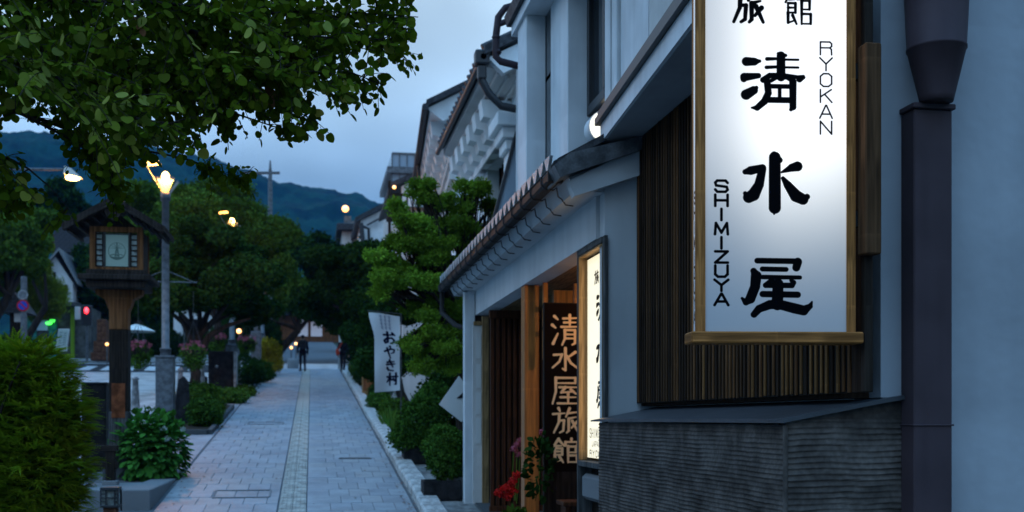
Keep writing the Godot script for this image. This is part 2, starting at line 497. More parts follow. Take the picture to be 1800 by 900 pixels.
func make_materials() -> void:
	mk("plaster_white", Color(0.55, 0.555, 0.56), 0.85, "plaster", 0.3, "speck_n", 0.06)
	mk("plaster_shaded", Color(0.36, 0.375, 0.40), 0.85, "plaster", 0.3, "speck_n", 0.06)  # white plaster darkened in place of shade from houses not built
	mk("plaster_aged", Color(0.60, 0.57, 0.54), 0.9, "plaster", 0.3, "speck_n", 0.15)
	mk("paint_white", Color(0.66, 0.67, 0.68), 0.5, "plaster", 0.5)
	mk("rake_plaster", Color(0.145, 0.122, 0.108), 0.9, "mottle", 1.2, "speck_n", 0.12)
	mk("slate_metal", Color(0.045, 0.048, 0.055), 0.45, "plaster", 0.8, "soft_n", 0.15)
	mk("pipe_metal", Color(0.062, 0.044, 0.05), 0.5, "plaster", 0.9, "soft_n", 0.06)
	mk("plaster_bright", Color(0.82, 0.82, 0.81), 0.85, "plaster", 0.3)
	mk("tile_grey", Color(0.26, 0.27, 0.285), 0.36, "mottle", 3.0, "soft_n", 0.2)
	mk("tile_dark", Color(0.09, 0.09, 0.097), 0.5, "mottle", 3.0, "soft_n", 0.2)
	mk("paint_shaded", Color(0.34, 0.34, 0.35), 0.7, "plaster", 0.5)  # white paint darkened, standing in for the shade under the jetty
	mk("tile_sheen", Color(0.72, 0.73, 0.74), 0.45, "mottle", 3.0)  # sky sheen on the tile fronts put into a pale colour
	mk("slate_tile", Color(0.16, 0.165, 0.175), 0.38, "mottle", 2.0, "soft_n", 0.2)
	mk("tile_old", Color(0.2, 0.19, 0.18), 0.6, "mottle", 3.0, "speck_n", 0.3)
	mk("copper_brown", Color(0.03, 0.027, 0.026), 0.55, "plaster", 1.5)
	mk("black_metal", Color(0.02, 0.02, 0.022), 0.45)
	mk("grey_metal", Color(0.2, 0.21, 0.225), 0.4, "mottle", 2.0)
	mk("lamp_grey", Color(0.15, 0.16, 0.175), 0.45, "mottle", 2.0)
	mk("pale_metal", Color(0.42, 0.42, 0.42), 0.4, "mottle", 2.0)
	mk("dark_box", Color(0.035, 0.03, 0.03), 0.55, "mottle", 1.5)
	mk("slat_a", Color(0.18, 0.08, 0.032), 0.75, "grain", 1.6, "grain_n", 0.6)
	mk("slat_b", Color(0.10, 0.05, 0.024), 0.8, "grain", 1.3, "grain_n", 0.6)
	mk("slat_c", Color(0.28, 0.13, 0.045), 0.72, "grain", 1.8, "grain_n", 0.6)
	mk("slat_d", Color(0.045, 0.026, 0.016), 0.85, "grain", 1.5, "grain_n", 0.6)
	mk("wood_dark", Color(0.035, 0.026, 0.02), 0.7, "grain", 1.5, "grain_n", 0.5)
	mk("wood_dark_h", Color(0.04, 0.03, 0.024), 0.7, "grain_h", 1.5)
	mk("wood_sign", Color(0.5, 0.2, 0.058), 0.6, "grain", 2.0, "grain_n", 0.3)
	mk("wood_sign_h", Color(0.5, 0.2, 0.058), 0.6, "grain_h", 2.0)
	mk("wood_orange", Color(0.52, 0.185, 0.035), 0.45, "grain", 1.1, "grain_n", 0.25)
	mk("wood_light", Color(0.36, 0.22, 0.1), 0.55, "grain", 1.6, "grain_n", 0.3)
	mk("wood_door", Color(0.10, 0.038, 0.018), 0.6, "grain", 1.6, "grain_n", 0.4)
	mk("wood_lantern", Color(0.24, 0.10, 0.04), 0.75, "grain", 1.2, "grain_n", 0.5)
	mk("wood_black", Color(0.05, 0.038, 0.032), 0.8, "grain", 1.4, "grain_n", 0.5)
	mk("wood_weather", Color(0.12, 0.115, 0.11), 0.85, "grain", 1.4, "grain_n", 0.6)
	mk("plate_rust", Color(0.28, 0.085, 0.035), 0.7, "mottle", 2.0)
	for k in 5:
		var c: Color = [Color(0.285, 0.315, 0.345), Color(0.265, 0.295, 0.33), Color(0.30, 0.33, 0.36), Color(0.25, 0.28, 0.315), Color(0.30, 0.315, 0.33)][k]
		mk("paver_%d" % k, c, 0.48, "soft", 0.22 + 0.07 * k, "speck_n", 0.2)
	mk("paver_bed", Color(0.17, 0.18, 0.19), 0.95, "speck", 2.0)
	mk("tactile", Color(0.62, 0.59, 0.52), 0.55, "mottle", 1.1, "speck_n", 0.3)
	mk("road_stone", Color(0.68, 0.67, 0.68), 0.33, "mottle", 0.35, "speck_n", 0.25)
	mk("asphalt", Color(0.06, 0.06, 0.063), 0.85, "speck", 1.0, "speck_n", 0.4)
	mk("road_paint", Color(0.75, 0.75, 0.75), 0.6, "speck", 0.7)
	mk("kerb_white", Color(0.68, 0.67, 0.64), 0.85, "mottle", 1.7, "speck_n", 0.5)
	mk("granite", Color(0.27, 0.275, 0.28), 0.75, "speck", 2.2, "speck_n", 0.3)
	mk("cover_iron", Color(0.2, 0.2, 0.205), 0.6)
	mk("granite_dark", Color(0.10, 0.105, 0.11), 0.7, "speck", 2.2, "speck_n", 0.3)
	mk("concrete", Color(0.33, 0.33, 0.32), 0.9, "mottle", 0.8, "speck_n", 0.3)
	mk("rock_dark", Color(0.04, 0.038, 0.04), 0.7, "mottle", 1.6, "soft_n", 0.9)
	mk("soil", Color(0.05, 0.04, 0.03), 0.95, "speck", 1.5, "speck_n", 0.8)
	mk("earth", Color(0.075, 0.09, 0.06), 0.95, "mottle", 0.06)
	mk("hill_green", Color(0.012, 0.06, 0.04), 0.95, "mottle", 0.012)
	mk("bark", Color(0.05, 0.04, 0.032), 0.9, "grain", 1.2, "grain_n", 0.9)
	mk("clay", Color(0.22, 0.10, 0.06), 0.8, "mottle", 2.0)
	mk("planter_black", Color(0.035, 0.035, 0.037), 0.6, "mottle", 2.0)
	mk("frost", Color(0.42, 0.46, 0.42), 0.5, "mottle", 2.0)
	mk("paper", Color(0.6, 0.6, 0.58), 0.6)
	mk("cloth_black", Color(0.012, 0.012, 0.015), 0.9)
	mk("cloth_red", Color(0.45, 0.05, 0.025), 0.8)
	mk("umbrella_white", Color(0.7, 0.7, 0.66), 0.8)
	mk("shop_wall", Color(0.13, 0.13, 0.12), 0.8, "mottle", 0.5)
	mk("shop_green", Color(0.05, 0.24, 0.2), 0.7, "mottle", 1.0)
	mk("sign_blue", Color(0.02, 0.06, 0.35), 0.5)
	mk("sign_red", Color(0.45, 0.02, 0.02), 0.5)
	mk("pink", Color(0.40, 0.10, 0.14), 0.6)
	mk("red_petal", Color(0.5, 0.015, 0.012), 0.6)
	mk("white_petal", Color(0.4, 0.45, 0.4), 0.6)
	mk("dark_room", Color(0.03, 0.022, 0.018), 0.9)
	var g := mk("window_glass", Color(0.02, 0.025, 0.03), 0.06)
	g.metallic_specular = 0.7
	var gp := mk("glass_panel", Color(0.3, 0.36, 0.42), 0.12)
	gp.metallic_specular = 0.6
	var cl := mk("clear_glass", Color(0.9, 0.95, 0.95, 0.12), 0.03)
	cl.transparency = BaseMaterial3D.TRANSPARENCY_ALPHA
	cl.albedo_color = Color(0.9, 0.95, 0.95, 0.1)
	glow("lamp_warm", Color(1.0, 0.80, 0.45), 14.0)
	glow("lamp_soft", Color(1.0, 0.7, 0.35), 4.0)
	glow("lamp_white", Color(1.0, 0.97, 0.88), 1.5)
	glow("signal_red", Color(1.0, 0.05, 0.03), 6.0)
	glow("signal_green", Color(0.15, 1.0, 0.35), 5.0)
	glow("sign_green", Color(0.25, 1.0, 0.2), 3.0)
	glow("window_lit", Color(0.95, 0.8, 0.85), 0.1)
	mk("reflector", Color(0.55, 0.53, 0.48), 0.6)
	leafy("leaf_katsura", Color(0.07, 0.11, 0.01), 0.8)
	leafy("leaf_katsura_dark", Color(0.045, 0.066, 0.008), 0.6)
	leafy("leaf_brown", Color(0.2, 0.09, 0.04), 0.4)
	leafy("leaf_maple", Color(0.145, 0.26, 0.028), 0.7)
	leafy("leaf_dark", Color(0.02, 0.05, 0.011), 0.35)
	leafy("leaf_mid", Color(0.065, 0.13, 0.02), 0.5)
	leafy("leaf_willow", Color(0.14, 0.19, 0.025), 0.5)
	leafy("leaf_yew", Color(0.19, 0.28, 0.02), 0.6)
	leafy("leaf_hydrangea", Color(0.055, 0.17, 0.03), 0.5)
	leafy("leaf_gold", Color(0.36, 0.30, 0.03), 0.5)
	leafy("leaf_shrub", Color(0.045, 0.105, 0.018), 0.4)
	leafy("grass", Color(0.07, 0.14, 0.03), 0.5)

# ---------------------------------------------------------------- leaves
func leaf_outline(pts: Array, fold: float) -> ArrayMesh:
	# outline points on one side, mirrored, creased along the midrib; the stem at the origin, the leaf along +y
	var st := mb()
	st.set_smooth_group(4)
	var n := pts.size()
	for i in n - 1:
		for s in [-1.0, 1.0]:
			var a := Vector3(pts[i].x * s, pts[i].y, absf(pts[i].x) * fold)
			var b := Vector3(pts[i + 1].x * s, pts[i + 1].y, absf(pts[i + 1].x) * fold)
			var ma := Vector3(0, pts[i].y, 0)
			var mb_ := Vector3(0, pts[i + 1].y, 0)
			if s > 0:
				tri(st, ma, b, a); tri(st, ma, mb_, b)
			else:
				tri(st, ma, a, b); tri(st, ma, b, mb_)
	return done(st)
func clump(n: int, lenm: float, wide: float, flat: float, seed_: int) -> ArrayMesh:
	var st := mb()
	var r := RandomNumberGenerator.new()
	r.seed = seed_
	for i in n:
		var c := Vector3(r.randf_range(-1, 1), r.randf_range(-1, 1) * flat, r.randf_range(-1, 1)) * 0.5
		var d := Vector3(r.randf_range(-1, 1), r.randf_range(-0.9, 0.5), r.randf_range(-1, 1)).normalized()
		var s := d.cross(Vector3(r.randf_range(-1, 1), r.randf_range(0.2, 1.6), r.randf_range(-1, 1))).normalized() * wide
		var up := d.cross(s).normalized() * wide * 0.25
		var a := c
		var b := c + d * lenm
		var m := c + d * lenm * 0.45
		tri(st, a, m + s + up, b)
		tri(st, a, b, m - s + up)
	return done(st)
func frond(seed_: int) -> ArrayMesh:
	# a flat feathery conifer spray: a drooping axis with needles on both sides
	var st := mb()
	var r := RandomNumberGenerator.new()
	r.seed = seed_
	for b in 4:
		var a0 := Vector3(0, 0.1 * b, 0)
		var ax := Vector3([0.0, 0.55, -0.55, 0.15][b], 1.0 - 0.13 * b, 0.1 * r.randf_range(-1, 1)).normalized()
		var L: float = [1.0, 0.6, 0.62, 0.45][b]
		var sd := ax.cross(Vector3(0, 0, 1)).normalized()
		for k in 9:
			var t := (k + 0.6) / 9.5
			var p := a0 + ax * L * t + Vector3(0, 0, -0.22 * t * t * L)
			for s in [-1.0, 1.0]:
				var q: Vector3 = p + (ax * 0.7 + sd * s).normalized() * (0.17 * (1.15 - t)) * L + Vector3(0, 0, 0.02)
				var w := ax * 0.05
				tri(st, p - w, q, p + w)
		tri(st, a0 - sd * 0.008, a0 + ax * L + Vector3(0, 0, -0.22 * L), a0 + sd * 0.008)
	return done(st)
func make_leaves() -> void:
	F.round = leaf_outline([Vector2(0.0, 0.06), Vector2(0.30, -0.03), Vector2(0.47, 0.18), Vector2(0.49, 0.46), Vector2(0.38, 0.72), Vector2(0.18, 0.9), Vector2(0.0, 0.98)], 0.16)
	F.broad = leaf_outline([Vector2(0, 0), Vector2(0.2, 0.1), Vector2(0.34, 0.35), Vector2(0.3, 0.62), Vector2(0.13, 0.87), Vector2(0, 1.0)], 0.3)
	F.clump_a = clump(12, 0.42, 0.11, 0.9, 1)
	F.clump_b = clump(10, 0.36, 0.15, 0.7, 2)
	F.maple = clump(16, 0.34, 0.085, 0.38, 3)
	F.fine = clump(16, 0.30, 0.07, 0.9, 4)
	F.needle = clump(14, 0.5, 0.03, 0.8, 6)
	F.frond = frond(5)
	F.blade = leaf_outline([Vector2(0, 0), Vector2(0.045, 0.15), Vector2(0.05, 0.5), Vector2(0.03, 0.8), Vector2(0, 1.0)], 0.4)
	F.petals = clump(14, 0.5, 0.22, 0.8, 7)

# leaf places spread over and under the skin of a set of blobs [centre, radii]; noise opens gaps between the masses
func foliage(blobs: Array, n: int, smin: float, smax: float, gap := -0.25, freq := 0.9, inner := 0.55, hang := 0.0) -> Array:
	var places := []
	var tints := []
	var weights := []
	var total := 0.0
	for b in blobs:
		total += pow(b[1].x * b[1].y * b[1].z, 0.667)
		weights.append(total)
	var tone := []
	for b in blobs: tone.append(rnd(0.62, 1.32))
	var f := FastNoiseLite.new()
	f.seed = rng.randi() % 1000
	f.frequency = freq
	while places.size() < n:
		var pick := rnd(0, total)
		var k := 0
		while weights[k] < pick: k += 1
		var d := rdir()
		var rad := rnd(inner, 1.0)
		rad = sqrt(rad)
		var c: Vector3 = blobs[k][0]
		var p: Vector3 = c + d * rad * blobs[k][1]
		var v := f.get_noise_3dv(p)
		if v < gap and rng.randf() < 0.85:
			n -= 1 if rng.randf() < 0.15 else 0
			continue
		var outw := (d + rdir() * 0.9 + Vector3(0, -hang, 0)).normalized()
		var b := frame_of(outw).rotated(outw, rnd(0, TAU))
		places.append(Transform3D(b * rnd(smin, smax), p))
		var t: float = tone[k] * rnd(0.7, 1.25) * (1.0 + 0.25 * f.get_noise_3dv(p * 2.3))
		tints.append(Color(t * rnd(0.9, 1.15), t, t * rnd(0.8, 1.1)))
	return [places, tints]
# a limb that wanders from a to b
func limb(st: SurfaceTool, a: Vector3, b: Vector3, r0: float, r1: float, sway := 0.12, sides := 7) -> Array:
	var pts := []
	var rads := []
	var n := 6
	var off := rdir() * sway * (b - a).length()
	for i in n + 1:
		var t := float(i) / n
		pts.append(a.lerp(b, t) + off * sin(PI * t) + rdir() * 0.012 * (b - a).length() * (1.0 if i > 0 and i < n else 0.0))
		rads.append(lerpf(r0, r1, t))
	tube(st, pts, rads, sides)
	return pts
# a smooth mass broken into uneven smaller ones, ragged at the edge
func ragged(blobs: Array, n: int) -> Array:
	var out := []
	for b in blobs:
		for k in n:
			var d := rdir()
			var f := rnd(0.28, 0.55)
			out.append([b[0] + d * b[1] * rnd(0.3, 0.95), b[1] * Vector3(f, f * rnd(0.6, 0.95), f)])
	return out
func tree(called: String, label: String, cat: String, base: Vector3, fork: Vector3, r: float, blobs: Array, n: int, leaf: Mesh, leafmat: Material, smin: float, smax: float, group := "", gap := -0.25, freq := 0.6, hang := 0.0) -> Node3D:
	var o := thing(called, label, cat, base, group)
	var st := mb()
	limb(st, base - Vector3(0, 0.1, 0), fork, r, r * 0.75, 0.06, 9)
	part("trunk", st, M.bark, o)
	var lb := mb()
	for b in blobs:
		var c: Vector3 = b[0]
		var pts := limb(lb, fork, c, r * 0.55, r * 0.12, 0.12, 6)
		for k in 3:
			limb(lb, pts[4], c + rdir() * b[1] * 0.8, r * 0.16, r * 0.04, 0.1, 5)
	part("limbs", lb, M.bark, o)
	var f := foliage(blobs if blobs.size() > 40 else ragged(blobs, 8), n, smin, smax, gap, freq, 0.4, hang)
	many("crown", leaf, leafmat, o, f[0], f[1], true)
	return o

# ---------------------------------------------------------------- ground, road, pavement
const WALK_L := -1.97
const WALK_R := 1.33
func strip(st: SurfaceTool, x0: float, x1: float, d0: float, d1: float, lift: float, step := 2.0) -> void:
	var cuts := [d0]
	for c in [10.9, 149.0]:
		if c > d0 and c < d1: cuts.append(c)
	cuts.append(d1)
	for i in cuts.size() - 1:
		var a: float = cuts[i]
		var b: float = cuts[i + 1]
		quad(st, V(x0, lie(a) + lift, a), V(x0, lie(b) + lift, b), V(x1, lie(b) + lift, b), V(x1, lie(a) + lift, a))
func make_ground() -> void:
	var st := mb()
	strip(st, -400, 400, -60, 900, -0.06)
	setting("ground", st, M.earth)
	st = mb()
	strip(st, -11.5, -3.6, -10, 150, -0.02)
	strip(st, -60, -11.5, 52, 62, -0.02)
	strip(st, -3.6, 30, 56.5, 63, -0.02)
	setting("road", st, M.road_stone)
	st = mb()
	strip(st, -20, -3.7, 52.3, 60.2, 0.0)
	setting("crossing_asphalt", st, M.asphalt)
	var bars := setting("crosswalk", box_mesh(Vector3(0.01, 0.001, 0.01)), M.road_paint)
	bars.position = V(-7, lie(56) - 0.03, 56)
	for i in 13:
		st = mb()
		var x := -15.0 + i * 0.95
		quad(st, V(x, lie(53) + 0.008, 53), V(x - 0.4, lie(57.4) + 0.008, 57.4), V(x + 0.12, lie(57.4) + 0.008, 57.4), V(x + 0.52, lie(53) + 0.008, 53))
		part("stripe", st, M.road_paint, bars)
	# far pavement across the road
	st = mb()
	strip(st, -16, -11.5, 34, 52, 0.08)
	strip(st, -16, -7.4, -10, 34, 0.08)
	strip(st, -40, -3.6, 62, 120, 0.06)
	quad(st, V(-40, lie(62) + 0.06, 62), V(-3.6, lie(62) + 0.06, 62), V(-3.6, lie(62) - 0.05, 62), V(-40, lie(62) - 0.05, 62))
	setting("far_pavement", st, M.concrete)
	# the near pavement: bed, slabs with open joints, a tactile strip, gutters
	var walk := mb()
	strip(walk, -3.6, 2.2, -10, 150, -0.012)
	var pv := setting("pavement", walk, M.paver_bed)
	var shapes := {}
	var far := [mb(), mb(), mb(), mb(), mb()]
	var count := 0
	var cols := [[-1.96, -1.655], [-1.655, -1.35], [-1.35, -1.045], [-1.045, -0.74], [-0.74, -0.44], [-0.062, 0.24], [0.24, 0.52], [0.52, 0.8], [0.8, 1.08], [1.08, 1.325]]
	var d := 11.0
	var row := 0
	while d < 55.6:
		var len_ := 0.62 if d < 40 else 1.24
		for c in cols.size():
			var odd := 0.15 if row % 2 == 1 else 0.0
			var x0: float = cols[c][0] + (odd if c != 0 and c != 5 else 0.0)
			var x1: float = cols[c][1] + (odd if c != 4 and c != 9 else 0.0)
			var mid := d + len_ / 2
			var y := lie(mid) - 0.028 + rnd(-0.0025, 0.0025)
			var s := Vector3(x1 - x0 - 0.006, 0.05, len_ - 0.009)
			var tone := rng.randi() % 5
			var tilt := Basis(Vector3.RIGHT, atan(0.0872)).rotated(Vector3.BACK, rnd(-0.004, 0.004))
			if count < 290 and d > 12.5:
				var key := Vector2i(roundi(s.x * 1000), roundi(s.z * 1000))
				if not shapes.has(key): shapes[key] = box_mesh(s, 0.003)
				put("paver", shapes[key], M["paver_%d" % tone], pv, V((x0 + x1) / 2, y, mid), tilt)
				count += 1
			else:
				box(far[tone], V((x0 + x1) / 2, y, mid), s, 0.0, tilt)
		d += len_
		row += 1
	for k in 5:
		part("far_pavers", far[k], M["paver_%d" % k], pv).set_meta("kind", "stuff")
	# tactile strip: square tiles with raised bars, dots where it pauses
	d = 11.0
	var bars_tile := mb()
	box(bars_tile, Vector3.ZERO, Vector3(0.172, 0.05, 0.29), 0.004)
	for k in 3: box(bars_tile, Vector3(-0.055 + 0.055 * k, 0.026, 0), Vector3(0.022, 0.008, 0.25), 0.003)
	var bars_mesh := done(bars_tile)
	var dots_tile := mb()
	box(dots_tile, Vector3.ZERO, Vector3(0.172, 0.05, 0.29), 0.004)
	for k in 12: box(dots_tile, Vector3(-0.055 + 0.055 * (k % 3), 0.026, -0.105 + 0.07 * (k / 3)), Vector3(0.028, 0.009, 0.028), 0.004)
	var dots_mesh := done(dots_tile)
	var rest := mb()
	count = 0
	while d < 55.6:
		for k in 2:
			var p := V(-0.335 + 0.176 * k, lie(d + 0.15) - 0.025, d + 0.15)
			var tilt := Basis(Vector3.RIGHT, atan(0.0872))
			if d < 46:
				put("tactile_tile", dots_mesh if fmod(d, 9.3) < 0.7 else bars_mesh, M.tactile, pv, p, tilt)
				count += 1
			else:
				box(rest, p, Vector3(0.172, 0.05, 0.29), 0.0, tilt)
		d += 0.3
	part("far_tactile_tiles", rest, M.tactile, pv).set_meta("kind", "stuff")
	# left margin slabs between the planting beds, larger and plain
	var lm := [mb(), mb(), mb()]
	d = 19.0
	while d < 56:
		for k in 2:
			box(lm[rng.randi() % 3], V(-2.4 - 0.8 * k, lie(d + 0.45) - 0.03, d + 0.45), Vector3(0.79, 0.05, 0.89), 0.0, Basis(Vector3.RIGHT, atan(0.0872)))
		d += 0.9
	for k in 3: part("margin_slabs", lm[k], M["paver_%d" % (k + 1)], pv).set_meta("kind", "stuff")
	# manhole frames and a square cover set in the slabs
	for q in [[-0.95, 16.2, 0.75, 0.5], [0.95, 14.2, 0.5, 0.3], [0.75, 20.2, 0.55, 0.1], [-1.05, 27.0, 0.8, 0.4]]:
		st = mb()
		for s in [-1.0, 1.0]:
			box(st, V(q[0] + s * q[2] / 2, lie(q[1]) + 0.001, q[1]), Vector3(0.02, 0.02, q[3] * 1.3), 0.0, Basis(Vector3.RIGHT, atan(0.0872)))
			box(st, V(q[0], lie(q[1] + s * q[3] / 2 * 1.3) + 0.001, q[1] + s * q[3] / 2 * 1.3), Vector3(q[2], 0.02, 0.025), 0.0, Basis(Vector3.RIGHT, atan(0.0872)))
		part("cover_frame", st, M.cover_iron, pv)
	# right kerb of pale stones, each cut a little differently
	var kerb := mb()
	strip(kerb, 1.36, 1.66, -10, 56, -0.01)
	var kb := setting("kerb", kerb, M.concrete)
	d = 10.0
	while d < 55:
		var len_ := rnd(0.7, 1.1)
		var y := lie(d + len_ / 2)
		var k := mb()
		var w := rnd(-0.012, 0.012)
		box(k, V(1.515 + w, y + 0.03 + rnd(-0.006, 0.008), d + len_ / 2), Vector3(0.29, 0.17, len_ - 0.015), 0.025, Basis(Vector3.RIGHT, atan(0.0872)).rotated(Vector3.UP, rnd(-0.01, 0.01)))
		part("kerb_stone", k, M.kerb_white, kb)
		d += len_
	st = mb()
	strip(st, 1.665, 6.0, 12, 56, 0.03)
	setting("forecourt", st, M.concrete)
	# leaves and litter gathered along the gutter
	var pl := []
	var ti := []
	for i in 420:
		var dd := 12.0 + 22.0 * pow(rng.randf(), 1.5)
		var x := rnd(1.2, 1.36) if rng.randf() < 0.5 else (rnd(-2.0, -1.75) if rng.randf() < 0.6 else rnd(-1.9, 1.3))
		pl.append(Transform3D(Basis(Vector3.RIGHT, -PI / 2 + 0.09).rotated(Vector3.UP, rnd(0, TAU)) * rnd(0.02, 0.05), V(x, lie(dd) + 0.006, dd)))
		ti.append(Color(rnd(0.5, 1.5), rnd(0.6, 1.1), 0.6))
	tag(many("fallen_leaves", F.broad, M.leaf_brown, null, pl, ti), "small fallen leaves scattered over the pavement slabs", "leaves", "", "stuff")

func make_hills() -> void:
	var n := FastNoiseLite.new()
	n.seed = 31
	n.frequency = 0.006
	n.fractal_octaves = 4
	var bumpy := FastNoiseLite.new()
	bumpy.seed = 33
	bumpy.frequency = 0.16
	bumpy.noise_type = FastNoiseLite.TYPE_CELLULAR
	# ridge heights read along the skyline: near, darker shoulder and the long wooded ridge
	var sky_px := [[-900, 250], [-200, 235], [60, 225], [250, 250], [360, 268], [430, 293], [500, 316], [560, 326], [620, 334], [680, 352], [760, 372], [900, 385], [1300, 400], [2400, 380]]
	var st := mb()
	st.set_smooth_group(5)
	var na := 760
	var nr := 64
	var pts := []
	for i in na + 1:
		var px := lerpf(-900, 2400, float(i) / na)
		var sy := 0.0
		for k in sky_px.size() - 1:
			if px >= sky_px[k][0] and px <= sky_px[k + 1][0]:
				sy = lerpf(sky_px[k][1], sky_px[k + 1][1], smoothstep(0, 1, (px - sky_px[k][0]) / (sky_px[k + 1][0] - sky_px[k][0])))
		var ridge := at(px, sy, 850.0)
		var row := []
		for j in nr + 1:
			var t := float(j) / nr
			var f := 0.55 + 0.65 * t
			var p := Vector3(ridge.x * f, 0, ridge.z * f)
			var h := ridge.y * f * (0.12 + 0.88 * sin(minf(1.0, t / 0.69) * PI / 2)) if t < 0.69 else ridge.y * (1.0 - 0.5 * (t - 0.69))
			p.y = 10.0 + (h - 10.0) * (1.0 + 0.16 * n.get_noise_2d(p.x, p.z) * (1.0 - smoothstep(0.45, 0.69, t)))
			p.y += 5.0 * bumpy.get_noise_2d(p.x, p.z) + 1.2 * n.get_noise_2d(p.x * 9, p.z * 9)
			row.append(p)
		pts.append(row)
	for i in na:
		for j in nr:
			quad(st, pts[i][j], pts[i][j + 1], pts[i + 1][j + 1], pts[i + 1][j])
	setting("hills", st, M.hill_green)

# ---------------------------------------------------------------- the inn on the right
func raked(st: SurfaceTool, a: Vector3, along: Vector3, length: float, y0: float, y1: float, outw: Vector3, pitch: float, depth: float, wavy: float) -> void:
	# plaster combed with a toothed trowel: ridges run along, wavering and breaking off
	st.set_smooth_group(6)
	var nu := int(length / 0.035)
	var nv := int((y1 - y0) / pitch * 6)
	var w2 := FastNoiseLite.new()
	w2.frequency = 1.0
	w2.seed = int(length * 100)
	var rows := []
	for j in nv + 1:
		var row := PackedVector3Array()
		var y := lerpf(y0, y1, float(j) / nv)
		for i in nu + 1:
			var s := length * i / nu
			var ph := y / pitch + wavy * w2.get_noise_2d(s * 3.0, y * 1.5) + 0.09 * w2.get_noise_2d(s * 12.0, y * 6.0)
			var saw := 1.0 - fposmod(ph, 1.0)
			var k := pow(saw, 1.7) if saw < 0.85 else (1.0 - saw) / 0.15
			var amp := depth * (0.55 + 0.6 * w2.get_noise_2d(s * 2.2 + 40, y * 9.0))
			var e := outw * (k * amp + 0.006 * w2.get_noise_2d(s * 1.2, y * 1.5 + 9) + 0.0016 * w2.get_noise_2d(s * 60, y * 60))
			row.append(a + along * s + Vector3(0, y, 0) + e)
		rows.append(row)
	for j in nv:
		for i in nu:
			quad(st, rows[j][i], rows[j][i + 1], rows[j + 1][i + 1], rows[j + 1][i])
	st.set_smooth_group(-1)

